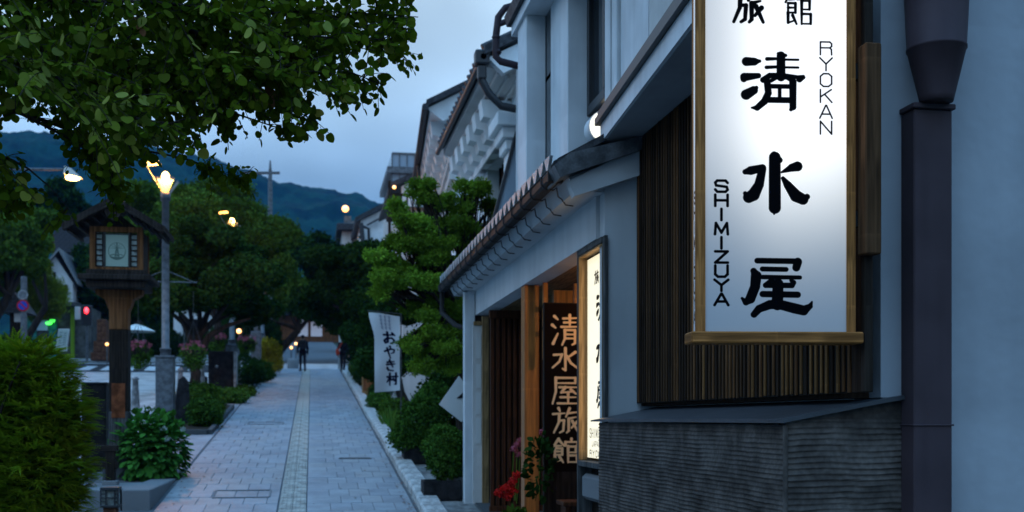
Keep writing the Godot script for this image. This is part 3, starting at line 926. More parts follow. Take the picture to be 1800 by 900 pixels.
func make_ryokan() -> void:
	var o := thing("inn_building", "white plastered inn with brown slatted bay, combed grey base and tiled entrance roof", "building", V(2.9, 0, 6.5))
	var st := mb()
	# walls
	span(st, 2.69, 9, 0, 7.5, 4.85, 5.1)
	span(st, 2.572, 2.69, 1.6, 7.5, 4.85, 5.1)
	part("near_wall", st, M.plaster_shaded, o)
	st = mb()
	span(st, 2.572, 2.8, 0, 3.62, 5.1, 8.3)
	part("street_wall", st, M.plaster_white, o)
	st = mb()
	prism(st, PackedVector2Array([Vector2(2.168, 0), Vector2(4.2, 0), Vector2(4.2, 3.7), Vector2(2.75, 3.52), Vector2(2.168, 3.24)]), -8.45, -8.3, Transform3D.IDENTITY)
	part("gable_wall", st, M.plaster_white, o)
	# combed base with its sloping cap
	st = mb()
	raked(st, V(2.11, 0, 8.24), Vector3(0, 0, 1), 3.39, 0.35, 1.475, Vector3.LEFT, 0.0235, 0.015, 0.16)
	raked(st, V(2.11, 0, 4.85), Vector3.RIGHT, 0.58, 0.35, 1.5, Vector3(0, 0, 1), 0.0265, 0.017, 0.4)
	span(st, 2.096, 2.116, 0.35, 1.475, 4.836, 4.858, 0.006)
	span(st, 2.12, 2.6, 0, 1.47, 4.86, 8.24)
	span(st, 2.10, 2.69, 0, 0.35, 4.84, 8.25)
	prism(st, PackedVector2Array([Vector2(2.12, 1.46), Vector2(2.69, 1.46), Vector2(2.69, 1.595), Vector2(2.12, 1.50)]), -4.95, -4.855, Transform3D.IDENTITY)
	part("combed_base", st, M.rake_plaster, o)
	st = mb()
	var n := 24
	for i in n:
		var d0 := lerpf(8.27, 4.81, float(i) / n)
		var d1 := lerpf(8.27, 4.81, float(i + 1) / n)
		var j0 := 0.008 * wobble.get_noise_1d(d0 * 9) - (0.02 if i == 0 else 0.0)
		var j1 := 0.008 * wobble.get_noise_1d(d1 * 9)
		block(st, [V(2.075 + j0, 1.483, d0), V(2.075 + j1, 1.483, d1), V(2.572, 1.575, d1), V(2.572, 1.575, d0)],
			[V(2.075 + j0, 1.502 + j0 * 0.4, d0), V(2.075 + j1, 1.502 + j1 * 0.4, d1), V(2.572, 1.595, d1), V(2.572, 1.595, d0)])
	block(st, [V(2.572, 1.575, 4.81), V(2.68, 1.592, 4.81), V(2.68, 1.592, 4.85), V(2.572, 1.575, 4.85)], [V(2.572, 1.595, 4.81), V(2.68, 1.612, 4.81), V(2.68, 1.612, 4.85), V(2.572, 1.595, 4.85)])
	part("sill_cap", st, M.slate_metal, o)
	# the slatted bay: boards behind, rails, and one slat after another
	st = mb()
	span(st, 2.414, 2.43, 1.62, 3.6, 4.70, 8.29)
	var lattice := part("lattice", st, M.wood_dark, o)
	st = mb()
	span(st, 2.396, 2.436, 1.62, 3.6, 4.66, 4.698, 0.003)
	part("end_board", st, M.wood_dark, lattice)
	st = mb()
	span(st, 2.398, 2.4135, 1.62, 3.6, 4.70, 4.79, 0.002)
	span(st, 2.45, 2.571, 1.60, 1.66, 4.96, 8.29)  # dark strip added to stand in for shade between lattice and cap
	part("corner_and_shade_strip", st, M.slat_d, lattice)
	var slat_m := [box_mesh(Vector3(0.011, 1.97, 0.024), 0.002), box_mesh(Vector3(0.010, 1.965, 0.021), 0.002)]
	var d := 4.83
	var i := 0
	while d < 8.27:
		var mat: Material = [M.slat_a, M.slat_b, M.slat_a, M.slat_d, M.slat_b, M.slat_a, M.slat_c][rng.randi() % 7]
		if d > 6.4 and rng.randf() < 0.75: mat = M.slat_b if rng.randf() < 0.6 else M.slat_d
		if d < 6.0 and rng.randf() < 0.35: mat = M.slat_c
		put("slat", slat_m[i % 2], mat, lattice, V(2.408 + rnd(-0.001, 0.001), 2.608 + rnd(-0.003, 0.003), d + rnd(-0.002, 0.002)), Basis(Vector3.RIGHT, rnd(-0.0012, 0.0012)))
		d += 0.0575
		i += 1
	# jettied upper storey
	st = mb()
	var xf := Transform3D(Basis(Vector3.RIGHT, PI / 2), Vector3.ZERO)   # outline x, distance -> world x, -z; thickness downward
	prism(st, PackedVector2Array([Vector2(2.172, -8.45), Vector2(1.93, -4.9), Vector2(2.9, -4.9), Vector2(2.9, -8.45)]), -3.745, -3.61, xf)
	part("jetty", st, M.paint_white, o)
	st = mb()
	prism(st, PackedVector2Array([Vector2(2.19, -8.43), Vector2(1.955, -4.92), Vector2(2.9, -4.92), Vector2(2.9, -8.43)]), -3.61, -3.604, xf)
	part("jetty_soffit", st, M.paint_shaded, o)
	st = mb()
	prism(st, PackedVector2Array([Vector2(2.135, -8.48), Vector2(1.893, -4.88), Vector2(2.5, -4.88), Vector2(2.5, -8.48)]), -3.80, -3.748, xf)
	prism(st, PackedVector2Array([Vector2(2.155, -8.47), Vector2(1.912, -4.89), Vector2(2.5, -4.89), Vector2(2.5, -8.47)]), -3.85, -3.80, xf)
	part("flashing", st, M.black_metal, o)
	var q := 0
	for e in [[4.9, 6.2], [6.22, 7.18], [7.2, 8.1]]:
		st = mb()
		var x0: float = 2.02 + 0.068 * (e[0] - 4.9)
		var x1: float = 2.02 + 0.068 * (e[1] - 4.9)
		block(st, [V(x0, 3.84, e[0]), V(x1, 3.84, e[1]), V(x1 + 0.1, 3.84, e[1]), V(x0 + 0.1, 3.84, e[0])], [V(x0, 7.4, e[0]), V(x1, 7.4, e[1]), V(x1 + 0.1, 7.4, e[1]), V(x0 + 0.1, 7.4, e[0])])
		part("wall_panel", st, M.plaster_aged if q == 1 else M.paint_white, o)
		q += 1
	for e in [[8.12, 8.2, -0.03], [8.22, 8.33, -0.015], [8.35, 8.5, -0.035]]:
		st = mb()
		span(st, 2.02 + 0.068 * (e[0] - 4.9) + e[2], 2.5, 3.84, 7.4, e[0], e[1], 0.006)
		part("jamb_strip", st, M.paint_white, o)
	# upper window with a dark frame
	st = mb()
	span(st, 2.22, 2.30, 3.98, 4.06, 8.52, 9.08, 0.004)
	span(st, 2.22, 2.30, 4.06, 7.2, 8.52, 8.58, 0.004)
	span(st, 2.22, 2.30, 4.06, 7.2, 9.02, 9.08, 0.004)
	span(st, 2.235, 2.29, 5.3, 5.36, 8.58, 9.02, 0.004)
	var win := part("window", st, M.black_metal, o)
	st = mb()
	span(st, 2.265, 2.275, 4.06, 7.2, 8.58, 9.02)
	part("pane", st, M.window_glass, win)
	st = mb()
	span(st, 2.31, 2.5, 3.4, 7.4, 8.5, 9.1)
	part("window_wall", st, M.slate_metal, o)
	# two white fins that frame the upper bay, with dark glass between
	st = mb()
	span(st, 2.064, 2.9, 3.42, 7.4, 9.1, 9.77, 0.006)
	part("fin_wall", st, M.paint_white, o)
	st = mb()
	span(st, 1.889, 2.068, 3.40, 5.15, 10.0, 10.42, 0.006)
	part("fin_wall", st, M.paint_white, o)
	st = mb()
	span(st, 2.07, 2.10, 3.45, 5.12, 9.775, 10.02)
	span(st, 2.07, 2.10, 4.52, 4.56, 9.76, 10.04)
	part("dark_glass", st, M.window_glass, o)
	# upper eave: pale soffit under a dark roof edge
	st = mb()
	span(st, 1.86, 3.2, 5.12, 5.22, 4.9, 10.6)
	part("eave_soffit", st, M.paint_white, o)
	st = mb()
	block(st, [V(1.82, 5.221, 4.8), V(1.82, 5.221, 10.64), V(4.5, 5.221, 10.64), V(4.5, 5.221, 4.8)], [V(1.80, 5.32, 4.8), V(1.80, 5.32, 10.66), V(4.5, 6.6, 10.66), V(4.5, 6.6, 4.8)])
	part("upper_roof", st, M.tile_dark, o)
	st = mb()
	span(st, 2.8, 9, 3.5, 6.4, 5.1, 8.29)
	span(st, 2.8, 9, 3.9, 6.4, 8.29, 15.6)
	part("rear_wall", st, M.plaster_white, o)
	# ---- entrance: beam wall, posts, vestibule
	st = mb()
	span(st, 2.14, 2.335, 2.88, 3.5, 8.46, 15.1)
	part("beam_wall", st, M.plaster_white, o)
	st = mb()
	span(st, 1.99, 2.135, 0.2, 3.21, 14.95, 15.09, 0.008)
	part("white_post", st, M.paint_white, o)
	st = mb()
	span(st, 2.15, 2.305, -0.05, 2.878, 11.48, 11.67, 0.006)
	part("wooden_post", st, M.wood_orange, o)
	st = mb()
	span(st, 2.336, 4.2, 2.9, 3.0, 8.46, 15.1)
	part("ceiling", st, M.wood_light, o)
	st = mb()
	span(st, 3.7, 3.8, 0, 2.9, 8.46, 15.1)
	span(st, 2.14, 3.7, 0, 2.88, 14.98, 15.08)
	part("inner_wall", st, M.dark_room, o)
	st = mb()
	strip(st, 2.10, 3.7, 8.46, 15.1, 0.08)
	part("entrance_floor", st, M.granite_dark, o)
	# slatted sliding door across the far side of the vestibule
	st = mb()
	span(st, 2.2, 3.69, 0.3, 2.85, 14.05, 14.09)
	var door := part("slatted_door", st, M.dark_room, o)
	st = mb()
	span(st, 2.18, 3.69, 2.76, 2.86, 13.98, 14.05, 0.004)
	part("rail", st, M.wood_door, door)
	st = mb()
	span(st, 2.18, 3.69, 0.3, 0.42, 13.98, 14.05, 0.004)
	part("rail", st, M.wood_door, door)
	var ds := box_mesh(Vector3(0.042, 2.34, 0.03), 0.003)
	for k in 21:
		put("slat", ds, M.wood_door, door, V(2.215 + 0.072 * k, 1.59, 14.01))
	# transom frames glimpsed above the name board
	st = mb()
	span(st, 2.3, 3.3, 2.62, 2.67, 11.25, 11.3, 0.004)
	span(st, 2.3, 3.3, 2.40, 2.44, 11.25, 11.3, 0.004)
	for x in [2.3, 2.62, 2.95, 3.3]: span(st, x, x + 0.05, 2.1, 2.88, 11.25, 11.3, 0.004)
	part("transom", st, M.wood_orange, o)
	st = mb()
	span(st, 2.55, 3.4, 2.66, 2.88, 11.9, 12.0)
	part("inner_lintel", st, M.wood_orange, o)
	# ---- the lean-to roof over the entrance
	st = mb()
	prism(st, PackedVector2Array([Vector2(1.85, 3.395), Vector2(1.945, 3.21), Vector2(2.16, 3.205), Vector2(2.16, 3.5)]), -15.7, -8.31, Transform3D.IDENTITY)
	part("eave_board", st, M.plaster_white, o)
	st = mb()
	var g0 := at(1000, 318, 8.2)
	var g1 := at(1124, 258, 8.2)
	var g2 := at(1124, 308, 8.2)
	var g3 := at(1010, 345, 8.2)
	prism(st, PackedVector2Array([Vector2(g0.x, g0.y), Vector2(g1.x, g1.y), Vector2(g2.x, g2.y), Vector2(g3.x, g3.y)]), -8.3, -8.2, Transform3D.IDENTITY)
	part("verge_board", st, M.plaster_white, o)
	st = mb()
	prism(st, PackedVector2Array([Vector2(1.83, 3.405), Vector2(2.9, 4.0), Vector2(2.9, 4.06), Vector2(1.81, 3.45)]), -15.8, -8.3, Transform3D.IDENTITY)
	var roof := part("entrance_roof", st, M.tile_dark, o)
	st = mb()
	var vp := PackedVector2Array()
	for e in [[974, 290], [1002, 268], [1160, 232], [1160, 252], [1000, 306], [985, 312]]:
		var w := at(e[0], e[1], 8.15)
		vp.append(Vector2(w.x, w.y))
	prism(st, vp, -8.6, -8.15, Transform3D.IDENTITY)
	part("verge_tiles", st, M.slate_tile, roof)
	# eave tiles: each one laps the next, near edge standing proud
	var et := mb()
	block(et, [Vector3(0, 0.0, 0.118), Vector3(0, -0.03, -0.118), Vector3(0.26, 0.115, -0.118), Vector3(0.26, 0.145, 0.118)],
		[Vector3(-0.004, 0.045, 0.122), Vector3(-0.004, 0.0, -0.11), Vector3(0.26, 0.15, -0.11), Vector3(0.26, 0.19, 0.122)])
	var etm := done(et)
	var fm := mb()
	prism(fm, PackedVector2Array([Vector2(-0.11, 0.058), Vector2(0.11, 0.058), Vector2(0.02, -0.045), Vector2(-0.02, -0.045)]), -0.012, 0.012, Transform3D(Basis(Vector3.UP, PI / 2), Vector3.ZERO))
	var fmm := done(fm)
	for k in 31:
		var p := V(1.80, 3.405, 8.52 + k * 0.2425)
		put("eave_tile", etm, M.tile_dark, roof, p, Basis(Vector3.RIGHT, rnd(-0.02, 0.02)))
		put("tile_front", fmm, M.tile_sheen, roof, p + Vector3(-0.018, 0.035 + rnd(-0.004, 0.004), 0), Basis(Vector3.RIGHT, rnd(-0.05, 0.05)))
	# gutter and its wire hangers
	var half := PackedVector2Array([Vector2(-0.055, 0.02), Vector2(-0.053, -0.04), Vector2(-0.035, -0.06), Vector2(0.035, -0.06), Vector2(0.053, -0.04), Vector2(0.055, 0.02), Vector2(0.048, 0.02), Vector2(0.046, -0.038), Vector2(0.032, -0.053), Vector2(-0.032, -0.053), Vector2(-0.046, -0.038), Vector2(-0.048, 0.02)])
	st = mb()
	prism(st, half, -15.95, -8.40, Transform3D(Basis.IDENTITY, V(1.805, 3.345, 0)))
	span(st, 1.745, 1.865, 3.278, 3.372, 8.36, 8.41, 0.008)
	tube(st, [V(1.749, 3.368, 15.95), V(1.749, 3.368, 8.40)], [0.007], 6)
	var gut := part("gutter", st, M.copper_brown, o)
	st = mb()
	tube(st, [V(1.80, 3.29, 15.9), V(1.80, 3.0, 15.92), V(1.95, 2.8, 15.6), V(2.1, 2.72, 15.3)], [0.035], 8)
	part("outlet_pipe", st, M.copper_brown, gut)
	st = mb()
	var hang := [V(1.741, 3.372, 0), V(1.746, 3.305, 0), V(1.768, 3.278, 0.0), V(1.842, 3.275, 0.01), V(1.872, 3.295, 0.02), V(1.89, 3.235, 0.05), V(1.93, 3.225, 0.1), V(1.97, 3.19, 0.14), V(2.04, 3.19, 0.18)]
	tube(st, hang, [0.006], 5)
	var hm := done(st)
	for k in 17:
		put("gutter_hanger", hm, M.black_metal, gut, V(0, 0, 8.62 + k * 0.44))
	# ---- square downpipe with a rain hopper at the corner
	st = mb()
	span(st, 2.67, 2.858, -0.05, 2.9, 4.73, 4.848, 0.006)
	var pipe := part("downpipe", st, M.pipe_metal, o)
	st = mb()
	span(st, 2.66, 2.868, 2.90, 2.925, 4.715, 4.846, 0.004)
	part("pipe_collar", st, M.pipe_metal, pipe)
	st = mb()
	span(st, 2.664, 2.864, 1.47, 1.478, 4.724, 4.848, 0.002)
	part("pipe_joint", st, M.pipe_metal, pipe)
	st = mb()
	lathe(st, [Vector2(0.0, 2.925), Vector2(0.072, 2.925), Vector2(0.078, 2.95), Vector2(0.126, 3.155), Vector2(0.131, 3.158), Vector2(0.131, 3.168), Vector2(0.128, 3.171), Vector2(0.142, 3.45), Vector2(0.16, 3.9), Vector2(0.155, 3.9), Vector2(0.13, 3.4)], 28, V(2.765, 0, 4.705))
	part("rain_hopper", st, M.pipe_metal, pipe)
	# warm lamp in the vestibule ceiling, hidden behind the name board
	var lp := thing("ceiling_lamp", "warm round ceiling lamp inside the inn entrance", "lamp", V(3.1, 2.9, 9.7))
	st = mb()
	lathe(st, [Vector2(0, 2.83), Vector2(0.09, 2.835), Vector2(0.11, 2.86), Vector2(0.11, 2.898)], 16, V(3.1, 0, 9.7))
	part("shade", st, M.lamp_soft, lp)
	lamp_light(lp, V(3.1, 2.76, 9.7), Color(1.0, 0.74, 0.42), 0.7, 0.08)

func lamp_light(o: Node3D, p: Vector3, c: Color, e: float, size := 0.08) -> void:
	var l := OmniLight3D.new()
	l.name = "LampLight"
	l.light_color = c
	l.light_energy = e
	l.light_size = size
	l.omni_range = 25.0
	l.omni_attenuation = 2.0
	l.shadow_enabled = true
	o.add_child(l, true)
	l.position = p - o.position

# ---------------------------------------------------------------- houses along the right of the street
func make_neighbours() -> void:
	# storehouse with bracketed eaves
	var o := thing("white_storehouse", "white plastered storehouse with big stepped eave brackets and dark gutter", "building", V(3.2, 0.5, 18.5))
	var st := mb()
	span(st, 2.95, 8, 0.3, 6.4, 16.2, 17.0)
	span(st, 2.95, 8, 0.3, 6.4, 19.2, 20.8)
	span(st, 2.95, 8, 0.3, 4.2, 17.0, 19.2)
	span(st, 2.95, 8, 5.75, 6.4, 17.0, 19.2)
	span(st, 3.3, 8, 4.2, 5.75, 17.0, 19.2)
	part("wall", st, M.plaster_bright, o)
	st = mb()
	span(st, 3.2, 3.28, 4.22, 5.74, 17.02, 19.18)
	for k in 7: span(st, 3.12, 3.19, 4.22, 5.74, 17.15 + k * 0.3, 17.2 + k * 0.3)
	part("window", st, M.wood_dark, o)
	st = mb()
	for e in [[2.86, 4.0, 4.12], [2.80, 5.72, 5.86], [2.86, 5.86, 5.95]]: span(st, e[0], 2.95, e[1], e[2], 16.1, 20.85, 0.01)
	part("string_course", st, M.plaster_bright, o)
	# stepped capital at the near corner
	st = mb()
	span(st, 2.72, 3.5, 5.35, 5.5, 15.98, 16.55, 0.012)
	span(st, 2.66, 3.5, 5.5, 5.66, 15.92, 16.6, 0.012)
	span(st, 2.58, 3.5, 5.66, 5.85, 15.85, 16.7, 0.012)
	span(st, 2.78, 3.4, 0.3, 5.35, 16.05, 16.5, 0.01)
	part("corner_pier", st, M.plaster_bright, o)
	var bk := mb()
	prism(bk, PackedVector2Array([Vector2(0, 0.55), Vector2(0, 0.0), Vector2(-0.12, 0.0), Vector2(-0.16, 0.12), Vector2(-0.27, 0.14), Vector2(-0.32, 0.28), Vector2(-0.43, 0.3), Vector2(-0.46, 0.55)]), -0.17, 0.17, Transform3D.IDENTITY)
	var bm := done(bk)
	for k in 6: put("eave_bracket", bm, M.plaster_bright, o, V(2.95, 5.72, 16.95 + k * 0.74))
	st = mb()
	block(st, [V(2.42, 6.42, 15.7), V(2.42, 6.42, 21.1), V(3.0, 6.28, 21.1), V(3.0, 6.28, 15.7)], [V(2.42, 6.52, 15.7), V(2.42, 6.52, 21.1), V(3.0, 6.72, 21.1), V(3.0, 6.72, 15.7)])
	for k in 3: span(st, 2.56 + 0.14 * k, 2.6 + 0.14 * k, 6.33 - 0.03 * k, 6.42, 15.75, 21.05)
	part("eave_soffit", st, M.plaster_aged, o)
	st = mb()
	prism(st, PackedVector2Array([Vector2(2.95, 6.4), Vector2(8, 6.4), Vector2(5.6, 8.1)]), -16.35, -16.2, Transform3D.IDENTITY)
	prism(st, PackedVector2Array([Vector2(2.40, 6.50), Vector2(2.62, 6.30), Vector2(5.6, 7.9), Vector2(5.6, 8.16)]), -15.72, -15.55, Transform3D.IDENTITY)
	part("gable", st, M.plaster_bright, o)
	st = mb()
	block(st, [V(2.34, 6.52, 15.45), V(2.34, 6.52, 21.2), V(5.6, 8.18, 21.2), V(5.6, 8.18, 15.45)], [V(2.34, 6.64, 15.45), V(2.34, 6.64, 21.2), V(5.6, 8.32, 21.2), V(5.6, 8.32, 15.45)])
	block(st, [V(8.9, 6.52, 15.45), V(8.9, 6.52, 21.2), V(5.6, 8.18, 21.2), V(5.6, 8.18, 15.45)], [V(8.9, 6.64, 15.45), V(8.9, 6.64, 21.2), V(5.6, 8.32, 21.2), V(5.6, 8.32, 15.45)])
	var rf := part("roof", st, M.tile_dark, o)
	var rm := mb()
	tube(rm, [V(0, 0, 0), V(1.6, 0.815, 0)], [0.06], 7)
	var rmm := done(rm)
	for k in 20: put("roof_tile_row", rmm, M.tile_dark, rf, V(2.33, 6.64, 15.6 + 0.29 * k))
	st = mb()
	tube(st, [V(2.33, 6.50, 15.5), V(2.33, 6.50, 21.3)], [0.042], 10)
	var gut := part("gutter", st, M.black_metal, o)
	st = mb()
	span(st, 2.22, 2.42, 6.4, 6.6, 15.5, 15.7, 0.02)
	span(st, 2.26, 2.38, 6.2, 6.4, 15.53, 15.67, 0.02)
	tube(st, [V(2.32, 6.2, 15.6), V(2.42, 6.02, 15.6), V(2.6, 5.86, 15.62), V(3.6, 5.72, 15.7)], [0.055], 8)
	part("rain_hopper", st, M.black_metal, gut)
	# drain pipes bent round the inn's upper corner
	st = mb()
	tube(st, [at(930, 2, 10.9), at(888, 14, 10.9), at(876, 30, 10.9), at(872, 62, 10.9), at(872, 100, 10.9), at(880, 108, 10.9), at(935, 122, 10.9)], [0.035], 8)
	tube(st, [at(873, 44, 10.9), at(905, 32, 10.9)], [0.03], 8)
	for p in [at(872, 66, 10.9), at(874, 92, 10.9)]: ball(st, p, Vector3(0.045, 0.03, 0.045), 8)
	tag(part("drain_pipe", st, M.pipe_metal), "dark drain pipe bending under the inn's upper eave", "pipe")
	# slanting glass screen beside the fin
	var gs := thing("glass_screen", "grey glass screen with a slanting black top rail beside the white fin", "screen", at(895, 440, 15.95))
	st = mb()
	var c := [at(921, 182, 15.95), at(926, 470, 15.95), at(845, 480, 15.95), at(872, 366, 15.95)]
	prism(st, PackedVector2Array([Vector2(c[0].x, c[0].y), Vector2(c[1].x, c[1].y), Vector2(c[2].x, c[2].y), Vector2(c[3].x, c[3].y)]), -15.97, -15.95, Transform3D.IDENTITY)
	part("pane", st, M.glass_panel, gs)
	st = mb()
	beam(st, at(922, 178, 15.94), at(844, 478, 15.94), 0.05, 0.05, 0.005, Vector3(0, 0, 1))
	part("top_rail", st, M.black_metal, gs)
	# second house: bracketed eave, turned a little from the street
	o = thing("gabled_townhouse", "white townhouse with stepped eave brackets beyond the storehouse", "building", V(3.6, 1.0, 26))
	var b := Basis(Vector3.UP, -0.058)
	var p0 := V(2.3, 0, 23.2)
	var L := func(x: float, y: float, dd: float) -> Vector3: return p0 + b * Vector3(x, y, -dd)
	st = mb()
	block(st, [L.call(0.62, 0.5, 0.4), L.call(0.62, 0.5, 6.4), L.call(6, 0.5, 6.4), L.call(6, 0.5, 0.4)], [L.call(0.62, 7.9, 0.4), L.call(0.62, 7.9, 6.4), L.call(6, 7.9, 6.4), L.call(6, 7.9, 0.4)])
	prism(st, PackedVector2Array([Vector2(0.02, 7.85), Vector2(0.35, 7.6), Vector2(3.2, 9.2), Vector2(3.2, 9.5)]), -0.02, 0.02, Transform3D(b, p0))
	prism(st, PackedVector2Array([Vector2(0.62, 7.8), Vector2(6, 7.8), Vector2(3.2, 9.3)]), -0.45, -0.3, Transform3D(b, p0))
	part("wall", st, M.plaster_bright, o)
	st = mb()
	block(st, [L.call(0.08, 7.78, 0), L.call(0.08, 7.78, 6.6), L.call(0.7, 7.62, 6.6), L.call(0.7, 7.62, 0)], [L.call(0.08, 7.86, 0), L.call(0.08, 7.86, 6.6), L.call(0.7, 8.0, 6.6), L.call(0.7, 8.0, 0)])
	part("eave_soffit", st, M.plaster_bright, o)
	st = mb()
	block(st, [L.call(0.0, 7.87, -0.15), L.call(0.0, 7.87, 6.7), L.call(3.2, 9.52, 6.7), L.call(3.2, 9.52, -0.15)], [L.call(0.0, 7.99, -0.15), L.call(0.0, 7.99, 6.7), L.call(3.2, 9.66, 6.7), L.call(3.2, 9.66, -0.15)])
	tube(st, [L.call(-0.02, 7.84, -0.2), L.call(-0.02, 7.84, 6.8)], [0.07], 8)
	part("roof", st, M.tile_dark, o)
	for k in 7:
		var bo := put("eave_bracket", bm, M.plaster_bright, o, L.call(0.62, 7.12, 0.7 + k * 0.85), b)
		bo.scale = Vector3(1.1, 1.1, 1.1)
	st = mb()
	tube(st, [L.call(0.0, 7.8, 4.9), L.call(0.05, 7.2, 4.9), L.call(0.3, 6.95, 4.9), L.call(0.65, 6.9, 4.9)], [0.05], 7)
	part("downpipe", st, M.black_metal, o)
	st = mb()
	for y in [6.9, 6.5, 6.1]: block(st, [L.call(0.5, y, 0.35), L.call(0.5, y, 6.4), L.call(0.62, y, 6.4), L.call(0.62, y, 0.35)], [L.call(0.5, y + 0.16, 0.35), L.call(0.5, y + 0.16, 6.4), L.call(0.62, y + 0.16, 6.4), L.call(0.62, y + 0.16, 0.35)])
	part("string_course", st, M.plaster_aged, o)
	# glazed penthouse on a taller block behind
	o = thing("rooftop_block", "tall grey block with a glazed rooftop storey behind the white houses", "building", V(5, 2.8, 45))
	st = mb()
	var q0 := at(683, 266, 45)
	var q1 := at(736, 330, 45)
	span(st, q0.x + 0.1, q0.x + 6, 2.8, q1.y - 0.1, 45.2, 50)
	part("wall", st, M.plaster_aged, o)
	st = mb()
	span(st, q0.x - 0.05, q0.x + 6, q1.y + 0.55, q1.y + 0.8, 44.95, 50.1)
	span(st, q0.x + 0.15, q0.x + 6, q0.y - 0.06, q0.y, 45.1, 50)
	part("parapet", st, M.grey_metal, o)
	st = mb()
	span(st, q0.x + 0.12, q0.x + 6, q1.y - 0.1, q0.y - 0.06, 45.15, 45.2)
	span(st, q0.x + 0.12, q0.x + 0.17, q1.y - 0.1, q0.y - 0.06, 45.2, 49.9)
	part("glazing", st, M.glass_panel, o)
	for k in 12:
		st = mb()
		span(st, q0.x + 0.12 + k * 0.3, q0.x + 0.16 + k * 0.3, q1.y - 0.1, q0.y - 0.06, 45.1, 45.14)
		part("mullion", st, M.grey_metal, o)
	# timber house with a dark balcony and a small lamp
	o = thing("timber_house", "dark timber house with a balcony and brown eaves above the maple", "building", V(3.6, 2, 35))
	st = mb()
	var r0 := at(686, 330, 34)
	span(st, r0.x + 0.4, 9, 1.9, r0.y - 0.35, 34.4, 40)
	part("wall", st, M.plaster_aged, o)
	st = mb()
	block(st, [V(r0.x, r0.y + 0.0, 34), V(r0.x, r0.y, 40), V(r0.x + 3, r0.y + 1.4, 40), V(r0.x + 3, r0.y + 1.4, 34)], [V(r0.x, r0.y + 0.16, 34), V(r0.x, r0.y + 0.16, 40), V(r0.x + 3, r0.y + 1.6, 40), V(r0.x + 3, r0.y + 1.6, 34)])
	part("roof", st, M.tile_dark, o)
	st = mb()
	prism(st, PackedVector2Array([Vector2(r0.x + 0.35, r0.y - 0.5), Vector2(r0.x + 3, r0.y - 0.5), Vector2(r0.x + 3, r0.y + 1.35), Vector2(r0.x + 0.35, r0.y + 0.1)]), -34.3, -34.2, Transform3D.IDENTITY)
	part("gable", st, M.plaster_bright, o)
	st = mb()
	span(st, r0.x - 0.1, r0.x + 1.9, r0.y - 0.95, r0.y - 0.85, 33.4, 34.4)
	span(st, r0.x - 0.1, r0.x + 1.9, r0.y - 0.35, r0.y - 0.27, 33.4, 33.46)
	for k in 12: span(st, r0.x - 0.08 + k * 0.17, r0.x - 0.03 + k * 0.17, r0.y - 0.85, r0.y - 0.35, 33.41, 33.45)
	span(st, r0.x - 0.1, r0.x - 0.02, r0.y - 1.6, r0.y + 0.1, 33.4, 33.48)
	part("balcony", st, M.wood_dark, o)
	var rl := thing("balcony_lamp", "tiny warm lamp under the timber house eave", "lamp", at(693, 329, 33.9))
	st = mb()
	ball(st, at(693, 329, 33.9), Vector3.ONE * 0.055, 8)
	part("bulb", st, M.lamp_soft, rl)
	# far white gabled house
	o = thing("far_white_house", "far white house with dark sloping roof edge and a corner pipe", "building", V(5, 3.4, 60))
	var w0 := at(634, 388, 60)
	var w1 := at(700, 352, 60)
	st = mb()
	prism(st, PackedVector2Array([Vector2(w0.x, 3.0), Vector2(w1.x + 4, 3.0), Vector2(w1.x + 4, w1.y + 2.1), Vector2(w0.x, w0.y)]), -66, -60, Transform3D.IDENTITY)
	part("wall", st, M.plaster_bright, o)
	st = mb()
	prism(st, PackedVector2Array([Vector2(w0.x - 0.3, w0.y - 0.15), Vector2(w1.x + 4, w1.y + 2.15), Vector2(w1.x + 4, w1.y + 2.4), Vector2(w0.x - 0.3, w0.y + 0.12)]), -66.3, -59.7, Transform3D.IDENTITY)
	var w2 := at(645, 396, 59.8)
	var w3 := at(690, 372, 59.8)
	beam(st, w2, w3, 0.08, 0.1, 0.0, Vector3(0, 0, 1))
	part("roof", st, M.tile_dark, o)
	st = mb()
	tube(st, [at(634, 392, 59.6), at(637, 420, 59.6), at(640, 470, 59.6)], [0.13], 7)
	tube(st, [at(638, 398, 59.6), at(648, 402, 59.6), at(649, 430, 59.6)], [0.08], 7)
	part("downpipe", st, M.black_metal, o)
	o = thing("low_roof_house", "low house with dark flat roof edge left of the far white house", "building", V(2.5, 3.8, 66))
	st = mb()
	var s0 := at(592, 394, 66)
	span(st, s0.x + 0.3, s0.x + 3.5, 3.5, s0.y - 0.4, 66, 70)
	part("wall", st, M.plaster_aged, o)
	st = mb()
	span(st, s0.x, s0.x + 3.6, s0.y - 0.4, s0.y, 65.5, 70.5, 0.05)
	part("roof", st, M.tile_dark, o)
	st = mb()
	span(st, s0.x + 0.45, s0.x + 0.85, s0.y, at(604, 374, 66).y, 67, 67.4)
	span(st, s0.x + 0.85, s0.x + 1.6, s0.y, at(604, 382, 66).y, 67, 67.4)
	part("chimney", st, M.concrete, o)
	var hl := thing("rooftop_lamp", "round warm lamp glowing above the far low roof", "lamp", at(607, 368, 66.9))
	st = mb()
	ball(st, at(607, 367, 66.9), Vector3.ONE * 0.2, 10)
	part("globe", st, M.lamp_soft, hl)
	# shop closing the view at the end of the street
	o = thing("far_shop", "small dark red shop with lit windows closing the far end of the street", "building", V(0, 9.5, 122))
	st = mb()
	span(st, -9, 8, 9.3, 16, 124, 130)
	part("wall", st, M.wood_lantern, o)
	st = mb()
	span(st, -10, 9, 12.6, 12.9, 122.6, 124)
	part("awning", st, M.tile_dark, o)
	for k in 2:
		st = mb()
		span(st, -1.6 + k * 1.5, -0.4 + k * 1.5, 10.4, 12.3, 123.9, 124)
		part("window", st, M.window_lit, o)
